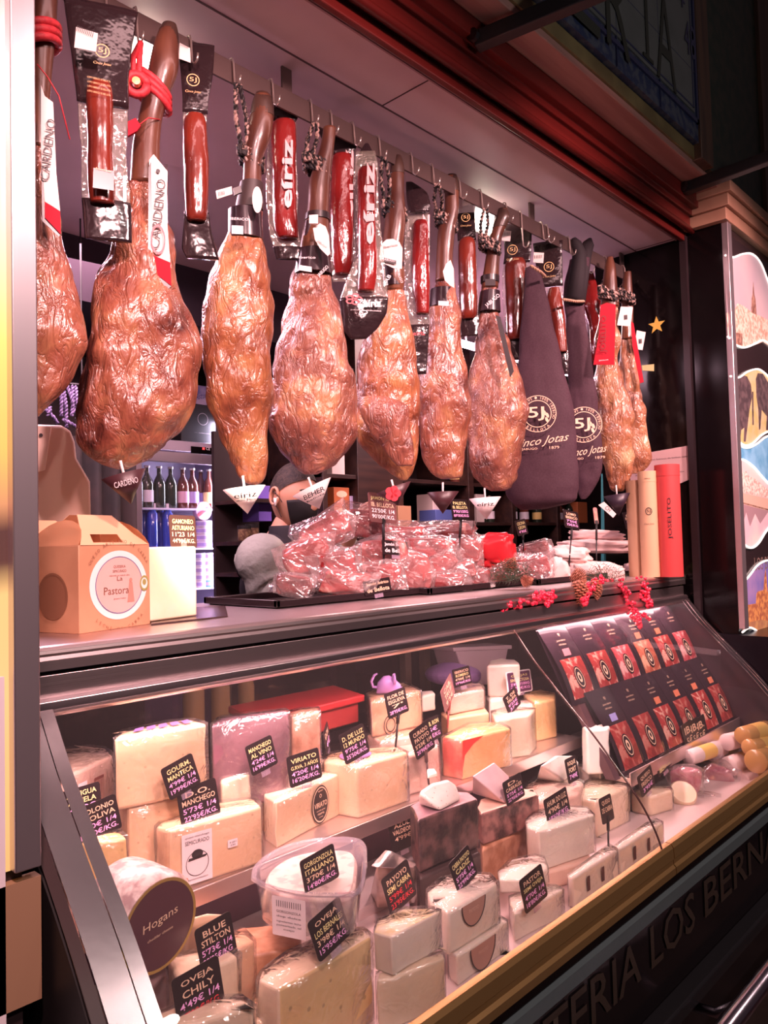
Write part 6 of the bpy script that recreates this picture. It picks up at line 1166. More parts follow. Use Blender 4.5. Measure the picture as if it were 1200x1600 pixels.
# counter cards on stakes
PT('brown card on a tall black stake over the left heap, reading JAMON 100% IB. BELLOTA', 598, 794, 42, 46, 1.52, -4, ['JAMON 100%', 'IB. BELLOTA', "22'50€ 1/4", "90'00€/KG."], [INKY, INKC, INKW, INKW], m=mat('card_rose_brown', (.17, .07, .07), .35), stake=(600, 928))
PT('small black label Jamon Iberico de Bellota halfway up the stake', 618, 856, 40, 22, 1.50, -4, ['Jamón Ibérico', 'de Bellota'], [INKW, INKW]); PT('small black label with ring emblem at the foot of the first stake', 590, 916, 42, 22, 1.44, 4, ['Jamón Ibérico', 'de Bellota'], [INKC, INKC])
PT('black card on the second stake with pink price lines', 719, 796, 27, 32, 1.50, 0, ['PALETA', 'IB. BELLOTA', "9'90/100G", "89'00€/KG"], [INKY, INKY, INKP, INKP], stake=(714, 908))
PT('small dark card low behind the fir sprig with yellow lettering', 815, 824, 17, 24, 1.56, 8, ['CECINA', 'LEON', "4'90€"], [INKY, INKY, INKP], stake=(818, 862))
PT('black card on the stake left of the upright dark pole card', 893, 812, 22, 28, 1.48, -6, ['LOMO', 'IBERICO', "7'50€", "75€/KG"], [INKC, INKC, INKP, INKP], stake=(889, 885))
PT('narrow card turned edge on, on the dark pole in front of the rolls', 931, 806, 6, 26, 1.42, 0, ['LOMO'], [INKC], m=mat('card_rose', (.45, .20, .18), .4), stake=(932, 905), yaw=-30)
PT('black card right of the seal cone, on a short stake', 985, 812, 19, 26, 1.42, 6, ['CAÑA', 'DE LOMO', "8'90€", "89€/KG"], [INKC, INKC, INKP, INKP], stake=(992, 888))
PT('black card in front of the beige tube', 1022, 818, 18, 24, 1.40, 0, ['SALCHICHON', 'IB.', "4'50€", "45€/KG"], [INKC, INKC, INKW, INKP], stake=(1024, 862))
# tubes at the end wall
def tubebox(label, x, y0, y1, w, Y, m, cap=None, txt=None):
    c = U(x, y1, 1, Y); sc = (c-CP).dot(c_f)/FPX; h = U(x, y0, 1, Y).z-CT; c.z = CT; r = w/2*sc; t = thing('gift_tube', label, 'tube', c); bm = BM(); lathe(bm, c, [(r, 0), (r, h)], 36); obj('tube_body', bm, m, t, smooth='a')
    bm = BM(); lathe(bm, c+Z*h*.90, [(r*1.02, 0), (r*1.02, h*.1+.001)], 36); obj('tube_cap', bm, cap or m, t, smooth='a'); return t, c, r, h
BEI = mat('tube_beige', (.68, .42, .25), .5); t, c, r, h = tubebox('beige cylindrical gift tube with black ring emblem near the end wall', 1018, 738, 910, 29, 1.25, BEI)
rt, tw = facing(c); q = c+tw*(r+.001); bm = BM(); disc(bm, q+Z*h*.62, rt, Z, .012, .014, 24, .8); obj('emblem_ring', bm, INKK, t); text('5J', q+Z*h*.62, rt, Z, .013, INKK, t, w=.013); text('Cinco Jotas', q+Z*h*.5, rt, Z, .008, INKK, t, w=.035, shear=.4); text('IBERICO', q+Z*h*.93, rt, Z, .004, INKK, t, w=.02)
t, c, r, h = tubebox('tall red gift tube lettered JOSELITO down its side', 1049, 728, 905, 37, 1.19, mat('tube_red', (.60, .06, .06), .45)); rt, tw = facing(c); q = c+tw*(r+.0015)+rt*r*.1; text('JOSELITO', q+Z*h*.52, Z, -rt, .016, INKK, t, w=.15)
t, c, r, h = tubebox('plain wood coloured tube partly hidden behind the beige one', 996, 752, 908, 24, 1.31, mat('tube_wood', (.50, .30, .18), .6, col2=(.42, .24, .14), scale=30, stretch=(1, 1, .1)))
bm = BM(); prism(bm, [U(x, y, 0, 3.012) for x, y in ((985, 712), (1078, 696), (1080, 748), (1062, 756), (985, 758))], (-.002, 0, 0))
o = tag(obj('paper_sheet', bm, mat('paper_rose', (.62, .42, .42), .6, bump=.4, bscale=10), bevel=.001), 'crumpled pale paper sheet with print stuck on the end wall behind the tubes', 'paper')
for k, q in enumerate(((1045, 716), (1030, 740))): text('jamones ibéricos de bellota selección', U(q[0], q[1], 0, 3.009), (0, -1, 0), Z, .007, INKK, o, w=.2)
# garland -----------------------------------------------------------------
CONE1 = mat('pine_cone_brown', (.30, .09, .05), .5, col2=(.55, .22, .14), scale=60); BER = mat('berry_red', (.70, .02, .06), .22, coat=.8); TWIG = mat('twig', (.14, .05, .03), .7); FIR = mat('fir_green', (.03, .05, .025), .5); LEAFG = mat('leaf_olive', (.16, .15, .05), .5)
def pine(label, x, y, L_, w, ang, Y):
    c = U(x, y, 1, Y); sc = (c-CP).dot(c_f)/FPX; rt, tw = facing(c); a = math.radians(ang); ax = rt*math.cos(a)+Z*math.sin(a); s1 = (Z*math.cos(a)-rt*math.sin(a)); s2 = tw; Lm = L_*sc; R_ = w/2*sc
    t = thing('pine_cone', label, 'pine cone', c, 'pine cones along the counter edge'); bm = BM(); n = 11
    lathe(bm, c-ax*Lm/2, [(R_*.2, 0), (R_*.6, Lm*.15), (R_*.7, Lm*.4), (R_*.5, Lm*.75), (R_*.1, Lm)], 12, s1, s2, ax)
    for i in range(n):
        u = (i+.5)/n; rr = R_*(math.sin(PI*min(1, u*.85+.18))**.8); k = 9
        for j in range(k):
            th = 2*PI*(j+.5*(i % 2))/k; d = s1*math.cos(th)+s2*math.sin(th); p = c-ax*Lm/2+ax*Lm*u+d*rr*.6; sd = ax.cross(d)
            v = [bm.verts.new(q) for q in (p-sd*rr*.22, p+sd*rr*.22, p+d*rr*.42+sd*rr*.26+ax*Lm*.04, p+d*rr*.50+ax*Lm*.06, p+d*rr*.42-sd*rr*.26+ax*Lm*.04)]
            w_ = [bm.verts.new(q.co-ax*Lm*.025) for q in v]; bm.faces.new(v); bm.faces.new(w_[::-1])
            for q in range(5): bm.faces.new((v[q], w_[q], w_[(q+1) % 5], v[(q+1) % 5]))
    obj('cone_scales', bm, CONE1, t); return t
pine('upright pine cone among the fir needles left of centre', 798, 882, 26, 26, 60, 1.36); pine('small pine cone at the edge, top of the double berry cluster', 905, 902, 26, 28, -35, 1.27)
pine('long pine cone hanging down left of the first berry tail', 907, 928, 44, 26, -82, 1.215); pine('oval pine cone hanging right of the first berry tail', 931, 922, 32, 21, -82, 1.22); pine('pine cone lying farthest right below the red tube', 1071, 867, 30, 17, 0, 1.25); pine('little pine cone low in front of the red packs', 824, 908, 20, 20, 20, 1.30)
berry0 = None
def berries(label, path, wid, n, Y, seed, rb=.0063, Y2=None):
    global berry0
    rnd = random.Random(seed); P = [U(x, y, 1, (Y+((Y2 or Y)-Y)*i/(len(path)-1))) for i, (x, y) in enumerate(path)]; c = P[0]; t = thing('berry_spray', label, 'berries', c, 'red berry sprays of the garland'); sc = (c-CP).dot(c_f)/FPX
    bm = BM(); tube(bm, P, .0015, 6); obj('stem', bm, TWIG, t)
    for i in range(n):
        u = (i+rnd.random())/n*(len(P)-1); k = min(int(u), len(P)-2); p = P[k].lerp(P[k+1], u-k); w_ = wid*sc/2*(1-.75*(u/(len(P)-1))**1.5); rt, tw = facing(p)
        a = rnd.random()*2*PI; r_ = math.sqrt(rnd.random()); q = p+rt*math.cos(a)*w_*r_+Z*(math.sin(a)*w_*r_*.7)+tw*rnd.uniform(0, .012)
        if berry0 is None: bm = BM(); bmesh.ops.create_icosphere(bm, subdivisions=2, radius=.0052); o = obj('berry', bm, BER, None, smooth=True); berry0 = o
        else: o = bpy.data.objects.new('berry', berry0.data); COL.objects.link(o)
        o.parent = t; o.location = q-t.location; s_ = rb/.0052*rnd.uniform(.85, 1.15); o.scale = (s_, s_, s_)
    return t
berries('broad red berry spray lying on the counter edge left of the cones', [(775, 945), (805, 940), (840, 932), (865, 928), (855, 945)], 36, 100, 1.24, 1, Y2=1.212)
berries('red berry tail between the two hanging pine cones', [(936, 903), (925, 915), (912, 930), (915, 946)], 22, 85, 1.235, 2, .0058, Y2=1.19)
berries('longest red berry tail hanging over the steel band', [(958, 905), (972, 925), (985, 945), (992, 962), (1000, 980)], 30, 100, 1.235, 3, Y2=1.18)
berries('short red berry tail right of the longest one', [(995, 905), (1004, 920), (1010, 935), (1015, 948)], 26, 80, 1.235, 4, .0058, Y2=1.19)
berries('thin red berry branch across the white paper at the right', [(1004, 842), (1018, 855), (1022, 875), (1026, 892)], 11, 56, 1.33, 5, .0064)
berries('small side branch of red berries at the bottom', [(1000, 958), (1010, 962), (1015, 968)], 10, 14, 1.19, 6, .0055)
def fir(label, x, y, Y, n, L_, seed, nm='fir_sprig'):
    rnd = random.Random(seed); c = U(x, y, 1, Y); t = thing(nm, label, 'fir sprig', c); rt, tw = facing(c); bm = BM()
    for b_ in range(5):
        a = rnd.uniform(.2, 2.9); e = c+(rt*math.cos(a)+Z*math.sin(a)*.8+tw*rnd.uniform(-.2, .3))*L_; tube(bm, [c, e], .0012, 5)
    obj('twig', bm, TWIG, t); bm = BM()
    for i in range(n):
        a = rnd.uniform(0, PI); u = rnd.random(); p = c+(rt*math.cos(a)+Z*math.sin(a)*.8)*L_*u+tw*rnd.uniform(-.01, .012); d = (rt*rnd.uniform(-1, 1)+Z*rnd.uniform(-.5, 1)+tw*rnd.uniform(-.3, .6)).normalized()*.028; s_ = d.cross(tw).normalized()*.0007
        v = [bm.verts.new(q) for q in (p-s_, p+s_, p+d)]; bm.faces.new(v)
    o = obj('needles', bm, FIR, t); o['kind'] = 'stuff'; return t
fir('dark fir sprig with needles standing left of centre on the counter', 798, 906, 1.35, 420, .075, 1); fir('fir sprig lying under the berries at the counter edge', 945, 908, 1.26, 300, .07, 2); fir('fir sprig at the right end of the garland', 1042, 905, 1.27, 300, .06, 3)
bm = BM(); P = [U(x, y, 1, 1.24) for x, y in ((1046, 880), (1060, 888), (1068, 906), (1064, 914), (1052, 900), (1042, 890))]; prism(bm, P, (0, -.002, 0)); tag(obj('dry_leaf', bm, LEAFG), 'curled olive leaf at the right end of the garland', 'leaf')
# ================================================================ SLICED MEAT SACHETS ON THE SLANTED RACK
RK = thing('sachet_rack', 'slanted steel rack holding two rows of black sachets at the right of the case', 'rack', (2.5, 1.2, .80))
bm = BM(); xprof(bm, [(1.06, .785), (1.09, .785), (1.30, 1.205), (1.285, 1.212)], 2.06, 2.97); obj('rack_back', bm, mat('rack_dark', (.10, .05, .06), .4), RK)
bm = BM(); xprof(bm, [(1.03, .775), (1.075, .775), (1.075, .79), (1.03, .79)], 2.09, 2.97); box(bm, (2.09, 1.028, .765), (2.97, 1.033, .805)); obj('rack_ledge', bm, MT['shelf_steel'], RK, bevel=.001)
bm = BM(); 
for x in (2.12, 2.93): obj('rack_leg', bx((x, 1.06, DK), (x+.02, 1.10, .79)), MT['rack_dark'], RK)
sd_ = Vector((0, .42, .90)).normalized(); sn = Vector((0, -.90, .42)).normalized()
WM = [meatm('sliced_%d' % i, *c_, sc=26) for i, c_ in enumerate((((.42, .05, .05), (.34, .04, .035), (.74, .42, .34)), ((.55, .10, .12), (.42, .05, .06), (.80, .48, .46)), ((.55, .17, .10), (.42, .10, .06), (.75, .45, .30)), ((.36, .05, .045), (.24, .03, .03), (.5, .2, .16))))]
for w_ in WM:
    e_ = [n for n in w_.node_tree.nodes if n.type == 'VALTORGB'][0].color_ramp.elements; e_[0].position = .40; e_[1].position = .47; e_[2].position = .52; e_[3].position = .57
SACK = mat('sachet_black', (.025, .014, .022), .2, coat=.6); STO = mat('sticker_orange', (.70, .22, .12), .5); STP = mat('sticker_pink', (.75, .30, .35), .5)
def sachet(x, y, z, label, wi, st, w=.112, h=.215, tip=0):
    c0 = Vector((x, y, z)); t = thing('ham_sachet', label, 'sachet', c0, 'black sachets of sliced ham on the rack'); X_ = (Vector((1, 0, 0))+Vector((0, .04*tip, 0))).normalized()
    nu, nv = 6, 9; f = lambda u, v, d=0: c0+X_*(u-.5)*w+sd_*v*h+sn*(.004+.010*math.sin(v*PI*1.3)+.004*math.sin(u*PI)+d)
    bm = BM(); grid(bm, f, nu, nv); g2_ = [bm.verts.new(f(u, v, -.006)) for u, v in ((0, 0), (1, 0), (1, 1), (0, 1))]; bm.faces.new(g2_); obj('sachet_body', bm, SACK, t, smooth=True)
    bm = BM(); grid(bm, lambda u, v: f(.12+.76*u, .06+.50*v, .0012), 5, 7); win = obj('meat_window', bm, WM[wi], t, smooth=True)
    bm = BM(); p = f(.5, .30, .002); disc(bm, p, X_, sd_, .023, .034, 26); o = obj('round_emblem', bm, SACK, win); bm = BM(); disc(bm, p+sn*.0006, X_, sd_, .020, .030, 24, .90); disc(bm, p+sn*.0006, X_, sd_, .010, .016, 10, .5); obj('emblem_ring', bm, INKC, o)
    q = f(.5, .80, .003); text('Jamón Ibérico', q, X_, sd_, .007, INKC, t, w=.05); text('100% bellota', q-sd_*.012, X_, sd_, .005, INKC, t, w=.04); text('5J', q+sd_*.018, X_, sd_, .010, INKC, t, w=.010)
    if st: bm = BM(); rquad(bm, f(.45, .64, .004), X_, sd_, .04, .022, .001); obj('price_sticker', bm, st, t)
    return t
ORD = ['first', 'second', 'third', 'fourth', 'fifth', 'sixth', 'seventh', 'eighth']
for i in range(6): sachet(2.10+i*.160, 1.170, .985, 'black sachet of sliced ham, upper rack row, %s from the left' % ORD[i], (0, 0, 1, 2, 0, 1, 3, 0)[i], (STP, None, None, STO, STO, None, STO, None)[i], w=.158, h=.24)
for i in range(6): sachet(2.165+i*.152, 1.055, .785, 'black sachet of sliced ham, lower rack row, %s from the left' % ORD[i], (3, 3, 0, 3, 0, 3, 1, 3)[i], (mat('sticker_blue', (.35, .35, .75), .4), None, STO, STO, STO, STO, None, None)[i], w=.150, h=.255)
# loose packs in the right corner of the deck
NET = mat('purple_pack', (.42, .05, .14), .2, coat=.8, col2=(.60, .25, .30), scale=30); 
lump('purple film packed sausages, left pack in front of the rack', 1072, 1216, 52, 40, 1.0, NET, 90, 0, True, .6, 'sausage_pack', 'sausage pack', grp=None); lump('purple film packed sausages, right pack in front of the rack', 1122, 1218, 52, 46, .985, NET, 91, -6, True, .6, 'sausage_pack', 'sausage pack', grp=None); lump('lowest purple film pack by the gold sill', 1106, 1250, 40, 20, .95, NET, 92, 0, True, .6, 'sausage_pack', 'sausage pack', grp=None)
LOGW = mat('log_paper', (.82, .66, .66), .4); LOGY = mat('log_label', (.82, .55, .16), .4)
def log(label, x0, y0, x1, y1, w, Y, ya=.35, yb=.8, m=None):
    kk_ = ray(x1, y1); Y = min(Y, 2.86/(kk_.x/kk_.y)); a = U(x0, y0, 1, Y); b = UP(x1, y1, a, Vector((0, 1, 0))); b = b+Vector((0, -.02, 0)); ax = (b-a); L_ = ax.length; ax.normalize(); r = w/2*(a-CP).dot(c_f)/FPX; s1, s2 = frame_of(ax); t = thing('cheese_log', label, 'cheese log', a-Z*r, 'paper wrapped cheese logs')
    bm = BM(); lathe(bm, a, [(r*.86, 0), (r, .004), (r, L_-.004), (r*.86, L_)], 26, s1, s2, ax); obj('log_body', bm, m or LOGW, t, smooth='a', angle=.9); bm = BM(); lathe(bm, a, [(r*1.012, L_*ya), (r*1.012, L_*yb)], 26, s1, s2, ax); obj('paper_label', bm, LOGY, t, smooth='a')
for i, (x0, y0, x1, y1, w, Y) in enumerate(((1075, 1184, 1110, 1168, 24, 1.02), (1112, 1176, 1140, 1160, 28, 1.03), (1138, 1198, 1172, 1180, 30, 1.0), (1158, 1222, 1190, 1206, 30, .97), (1135, 1160, 1162, 1150, 26, 1.08), (1160, 1150, 1188, 1138, 28, 1.08), (1180, 1190, 1215, 1176, 36, 1.03), (1170, 1168, 1200, 1160, 26, 1.06))):
    log('white and yellow wrapped cheese log, '+('leftmost below the rack', 'second along the rack foot', 'middle one with folded paper end', 'nearest the gold sill', 'upper one behind the middle log', 'upper right one in amber wrap', 'large one at the right edge', 'one tucked behind the right edge log')[i], x0, y0, x1, y1, w, Y, m=mat('amber_film', (.62, .35, .12), .25, coat=.7) if i in (5, 6, 7) else None)
for i, (x, y) in enumerate(((1076, 1148), (1086, 1144), (1096, 1140), (1110, 1112), (1122, 1108), (1134, 1104))): PT('slate card standing edge to edge with others before the rack, '+('front trio left', 'front trio middle', 'front trio right', 'rear trio left', 'rear trio middle', 'rear trio right')[i], x, y, 16, 38 if i < 3 else 24, 1.05 if i < 3 else 1.10, 6, ['IB.', "5€"], [INKC, INKC])
c = U(1066, 1243, 1, .985); t = thing('cheese_round', 'tilted small white cheese round with reddish base beside the low white block', 'cheese', c-Z*.03); ax = Vector((-.45, -.45, .75)).normalized(); s1, s2 = frame_of(ax); bm = BM(); lathe(bm, c-ax*.02, [(.036, 0), (.040, .004), (.040, .036), (.036, .040), (.030, .038), (.0, .036)], 32, s1, s2, ax); obj('round_body', bm, PALE, t, smooth='a', angle=.9); bm = BM(); lathe(bm, c-ax*.021, [(.0405, -.001), (.0408, .010)], 32, s1, s2, ax); obj('reddish_base', bm, mat('rust_rind', (.40, .10, .06), .4), t, smooth='a')
# ================================================================ SHOP INTERIOR
# added fill tubes that brighten the ceiling, hidden behind the hams from the aisle
_a, _b = U(172, 520, 1, 2.05), U(286, 520, 1, 2.05)
for i, (x0, x1, y, TZ, lb) in enumerate(((_a.x, _b.x, 2.05, _a.z-.02, 'short added fill tube hung in the left half of the shop'), (2.7, 3.9, 2.05, 2.34, 'added fill tube hung in the right half of the shop'))):
    t = thing('fill_tube', lb, 'lamp', ((x0+x1)/2, y, TZ)); bm = BM(); tube(bm, [(x0, y, TZ), (x1, y, TZ)], .016, 10); obj('tube', bm, mat('tube_glow', (1, .62, .84), .3, emit=20), t, smooth=True)
    for x in (x0+.05, x1-.05): bm = BM(); tube(bm, [(x, y, TZ+.01), (x, y, ZC)], .004, 6); obj('cord', bm, WHITE, t)
# drinks fridge
YF = 3.2
F0, F1 = U(203, 800, 1, YF).x, U(366, 800, 1, YF).x; zt = U(300, 690, 1, YF).z
FG = thing('drinks_fridge', 'tall steel framed drinks fridge with glass door behind the carrier box', 'fridge', ((F0+F1)/2, YF+.2, 0)); FS = mat('fridge_steel', (.50, .42, .48), .35, .8)
zd = U(300, 716, 1, YF).z; zb = .25
bm = BM(); box(bm, (F0, YF+.02, 0), (F0+.03, 3.54, zt)); box(bm, (F1-.03, YF+.02, 0), (F1, 3.54, zt)); box(bm, (F0+.03, 3.50, 0), (F1-.03, 3.54, zt)); box(bm, (F0+.03, YF+.02, zd+.02), (F1-.03, 3.5, zt)); box(bm, (F0+.03, YF+.02, 0), (F1-.03, 3.5, zb)); obj('cabinet', bm, mat('fridge_inside', (.30, .24, .36), .5), FG)
obj('top_panel', bx((F0, YF, zd+.03), (F1, YF+.02, zt)), FS, FG, bevel=.003)
a = U(298, 703, 1, YF); bm = BM(); box(bm, (a.x, YF-.003, a.z-.022), (F1-.02, YF, a.z+.018)); o = obj('control_display', bm, BLK, FG); bm = BM(); q = U(318, 701, 1, YF-.004); box(bm, (q.x-.006, q.y-.001, q.z-.005), (q.x+.006, q.y, q.z+.005)); obj('indicator', bm, mat('red_indicator', (1, .05, .05), .4, emit=2), o); text('CE', U(325, 701, 1, YF-.005), (1, 0, 0), Z, .014, INKW, o)
bm = BM(); fw = .045; box(bm, (F0, YF-.03, zb), (F0+fw, YF, zd+.02)); box(bm, (F1-fw, YF-.03, zb), (F1, YF, zd+.02)); box(bm, (F0+fw, YF-.03, zd-.03), (F1-fw, YF, zd+.02)); box(bm, (F0+fw, YF-.03, zb), (F1-fw, YF, zb+.05)); dr = obj('door', bm, FS, FG, bevel=.003)
obj('door_glass', bx((F0+fw, YF-.02, zb+.05), (F1-fw, YF-.015, zd-.03)), film('fridge_glass', gl=.02, rough=.02, diff=.01), dr)
obj('light_strip', bx((F1-.062, YF+.03, zb+.05), (F1-.048, YF+.045, zd-.05)), mat('fridge_led', (.85, .80, 1), .3, emit=7), FG)
l = area('fridge_light', (F1-.07, YF+.03, 1.5), (F0+.1, YF+.16, 1.5), .03, 1.2, 7, (.80, .72, 1))
shz = [U(280, y, 1, YF+.05).z for y in (794, 857, 921)]
for z in shz: obj('shelf', bx((F0+.03, YF+.05, z-.008), (F1-.045, 3.49, z)), mat('fridge_shelf', (.75, .68, .85), .3), FG)
def bottle(label, x, z, y, h, r, m, lab=None, grp='bottles in the drinks fridge', capm=None, nm='bottle'):
    t = thing(nm, label, 'bottle', (x, y, z), grp); bm = BM(); lathe(bm, (x, y, z), [(r*.9, 0), (r, .004), (r, h*.55), (r*.85, h*.66), (r*.36, h*.80), (r*.34, h*.95), (r*.4, h*.96), (r*.4, h)], 18); obj('glass_body', bm, m, t, smooth='a', angle=.9)
    if lab: bm = BM(); lathe(bm, (x, y, z), [(r*1.02, h*.14), (r*1.02, h*.42)], 18); obj('paper_label', bm, lab, t, smooth='a')
    bm = BM(); lathe(bm, (x, y, z+h*.955), [(r*.46, 0), (r*.46, h*.045)], 14); obj('cap', bm, capm or HOOKM, t, smooth='a'); return t
GB = mat('bottle_dark', (.02, .03, .02), .1, coat=.6); GBR = mat('bottle_brown', (.12, .03, .02), .12, coat=.6); GBL = mat('bottle_blue', (.03, .06, .42), .12, coat=.6)
LV = mat('label_violet', (.40, .30, .60), .5); LPK = mat('label_pinkish', (.62, .35, .48), .5); LYW = mat('label_yellowish', (.75, .55, .20), .5); LWH = mat('label_whitish', (.70, .62, .70), .5)
for i, (px, m_, lb_, d_) in enumerate(((214, GB, None, 'dark beer bottle, leftmost on the top fridge shelf'), (230, GB, LWH, 'dark bottle with ring shaped label on the top fridge shelf'), (249, GB, None, 'dark bottle, third on the top fridge shelf'), (267, GB, None, 'dark bottle, fourth on the top fridge shelf'), (286, GBR, LPK, 'brown bottle with pink label on the top fridge shelf'), (301, GBR, LV, 'brown bottle with violet label on the top fridge shelf'), (314, GBR, LV, 'slightly recessed brown bottle with violet label'), (327, GBR, LYW, 'brown bottle with yellow label, rightmost on the top fridge shelf'))):
    y = YF+.10+(.06 if i == 6 else 0); x = U(px, 770, 1, y).x; bottle(d_, x, shz[0], y, .20, .030, m_, lb_)
for i, px in enumerate((213, 226, 238, 251, 262)):
    y = YF+.10+(.05 if i in (1, 3) else 0); x = U(px, 830, 1, y).x; t = thing('bottle', 'blue water bottle with pale cap, %s on the second fridge shelf' % ORD[i], 'bottle', (x, y, shz[1]), 'blue water bottles in the fridge'); bm = BM(); lathe(bm, (x, y, shz[1]), [(.024, 0), (.026, .004), (.026, .165), (.018, .178), (.016, .185)], 18); obj('glass_body', bm, GBL, t, smooth='a'); bm = BM(); lathe(bm, (x, y, shz[1]+.185), [(.019, 0), (.019, .03)], 16); obj('cap', bm, LWH, t, smooth='a')
def tin(label, px, y, z, r, h, m, grp, axis=None, nm='tin'):
    x = U(px, 850, 1, y).x; t = thing(nm, label, 'tin', (x, y, z), grp); bm = BM(); lathe(bm, (x, y, z), [(r*.96, 0), (r, .002), (r, h-.002), (r*.96, h)], 22); obj('tin_body', bm, m, t, smooth='a', angle=.6); bm = BM(); lathe(bm, (x, y, z), [(r*1.01, h*.25), (r*1.01, h*.75)], 22); obj('paper_band', bm, LV, t, smooth='a')
for px, m_, d_ in ((275, mat('can_cyan', (.10, .42, .60), .3, .5), 'cyan drink can below the GAMONEO card'), (290, mat('can_red', (.60, .08, .18), .3, .5), 'red drink can below the GAMONEO card')): tin(d_, px, YF+.09, shz[1], .024, .075, m_, 'drink cans in the fridge', nm='can')
for i in range(4): tin('round pale tin, %s from the bottom of the stack on the second fridge shelf' % ORD[i], 319, YF+.10, shz[1]+i*.034, .040, .033, LWH, 'stacked tins in the fridge')
x = U(319, 815, 1, YF+.07).x; zz = shz[1]+.137; t = thing('tin', 'round tin standing on edge with a pink face and red diagonal band', 'tin', (x, YF+.08, zz)); bm = BM(); lathe(bm, (x, YF+.07, zz+.045), [(.044, 0), (.046, .003), (.046, .03), (.044, .033)], 26, (1, 0, 0), (0, 0, 1), (0, 1, 0)); obj('tin_body', bm, LPK, t, smooth='a'); bm = BM(); obox(bm, (x, YF+.068, zz+.045), (1, 0, .7), (0, 1, 0), (-.7, 0, 1), .042, .001, .007); obj('diagonal_band', bm, INKR, t)
for j, px in enumerate((312, 326)):
    for i in range(5): tin('small tin, %s up in the %s stack on the third fridge shelf' % (ORD[i], ('left', 'right')[j]), px, YF+.10, shz[2]+i*.034, .026 if j == 0 else .030, .033, LWH if i else (mat('tin_blue', (.10, .28, .62), .4) if j else LWH), 'small tins on the third fridge shelf')
# boxes on the fridge
a = U(283, 690, 1, YF+.05); b = U(345, 636, 1, YF+.05); t = thing('black_box', 'black box with a small emblem on top of the fridge', 'box', (a.x, YF+.1, zt)); obj('box_body', bx((a.x, YF+.05, zt), (b.x+.03, 3.48, b.z)), BLKM, t, bevel=.003)
q = U(317, 655, 1, YF+.049); bm = BM(); disc(bm, q, (1, 0, 0), Z, .03, None, 28, .93); obj('emblem_ring', bm, mat('ink_grey', (.35, .28, .3), .5), t); text('— selección —', U(320, 677, 1, YF+.049), (1, 0, 0), Z, .006, MT['ink_grey'], t, w=.12)
t = thing('blue_box', 'blue and white box standing on the black box above the fridge', 'box', (b.x, YF+.1, b.z)); a2 = U(300, 600, 1, YF+.06); obj('box_body', bx((a2.x, YF+.06, b.z), (b.x+.02, 3.4, a2.z)), mat('blue_white_box', (.50, .42, .60), .5, col2=(.12, .12, .4), scale=12), t, bevel=.003)
q = U(318, 618, 1, YF+.058); text('Asturias', q, (1, 0, .25), Z, .03, mat('ink_navy', (.05, .05, .2), .5), t, w=.10, shear=.3)
# coils of lilac cord hanging behind the scale
cord = mat('lilac_cord', (.30, .22, .42), .7, col2=(.10, .07, .16), scale=120); t = thing('cord_bundle', 'bundle of lilac and black cords hanging behind the scale', 'cord', U(105, 600, 1, 2.6))
for i, (x0, y0, x1, y1) in enumerate(((92, 596, 96, 650), (98, 598, 104, 668), (104, 600, 116, 645), (113, 602, 112, 650), (118, 603, 120, 655), (72, 640, 90, 662), (98, 655, 120, 668), (74, 650, 78, 636))): bm = BM(); P = [U(x0, y0, 1, 2.6), U((x0+x1)/2+2, (y0+y1)/2, 1, 2.59), U(x1, y1, 1, 2.6)]; braid(bm, P, .006); obj('cord_strand', bm, cord, t, smooth=True)
bm = BM(); tube(bm, [U(66, 596, 1, 2.6), U(128, 602, 1, 2.6)], .006, 6); obj('hanging_bar', bm, BLKM, t)
for q in (U(66, 596, 1, 2.6), U(128, 602, 1, 2.6)): bm = BM(); tube(bm, [q, (q.x, q.y, ZC if q.z < 2.39 else 2.40)], .003, 6); obj('hanger', bm, BLKM, t)
t = thing('dark_curtain', 'dark mottled curtain hanging behind the scale and the black drip cone', 'curtain', U(150, 900, 1, 2.9)); bm = BM(); A_, B_ = U(62, 700, 1, 2.95), U(206, 700, 1, 2.95); grid(bm, lambda u, v: Vector((A_.x+(B_.x-A_.x)*u, 2.95+.03*math.sin(u*30), v*1.92)), 60, 4); o = obj('cloth', bm, mat('curtain_dark', (.022, .011, .010), .8, col2=(.008, .005, .005), scale=8), t, smooth=True); s_ = o.modifiers.new('s', 'SOLIDIFY'); s_.thickness = .006
# back shelving
YS = 2.75
SW = mat('shelf_dark_wood', (.045, .018, .014), .45, col2=(.025, .010, .009), scale=6, stretch=(.4, 4, 4)); xs = lambda p, Y=YS: U(p, 780, 1, Y).x; zs_ = lambda p, y, Y=YS: U(p, y, 1, Y).z
SHV = thing('wall_shelving', 'dark wooden wall shelving behind the hams holding boxes, tins and bottles', 'shelving', (3.3, 3.0, 0)); L0, L1 = xs(505), 4.95
for p0, w_ in ((505, .03), (560, .34), (733, .05), (800, .04), (870, .04)): x = xs(p0); obj('upright', bx((x, YS, 0), (x+w_, 3.15, 2.62)), SW, SHV, bevel=.002)
obj('back_board', bx((L0, 3.15, 0), (L1, 3.17, 2.62)), mat('board_dark', (.022, .010, .011), .6), SHV)
SZ = [zs_(600, y) for y in (900, 815, 745, 660, 585)]
for z in SZ: obj('shelf_board', bx((L0, YS+.01, z-.02), (L1, 3.15, z)), SW, SHV, bevel=.001)
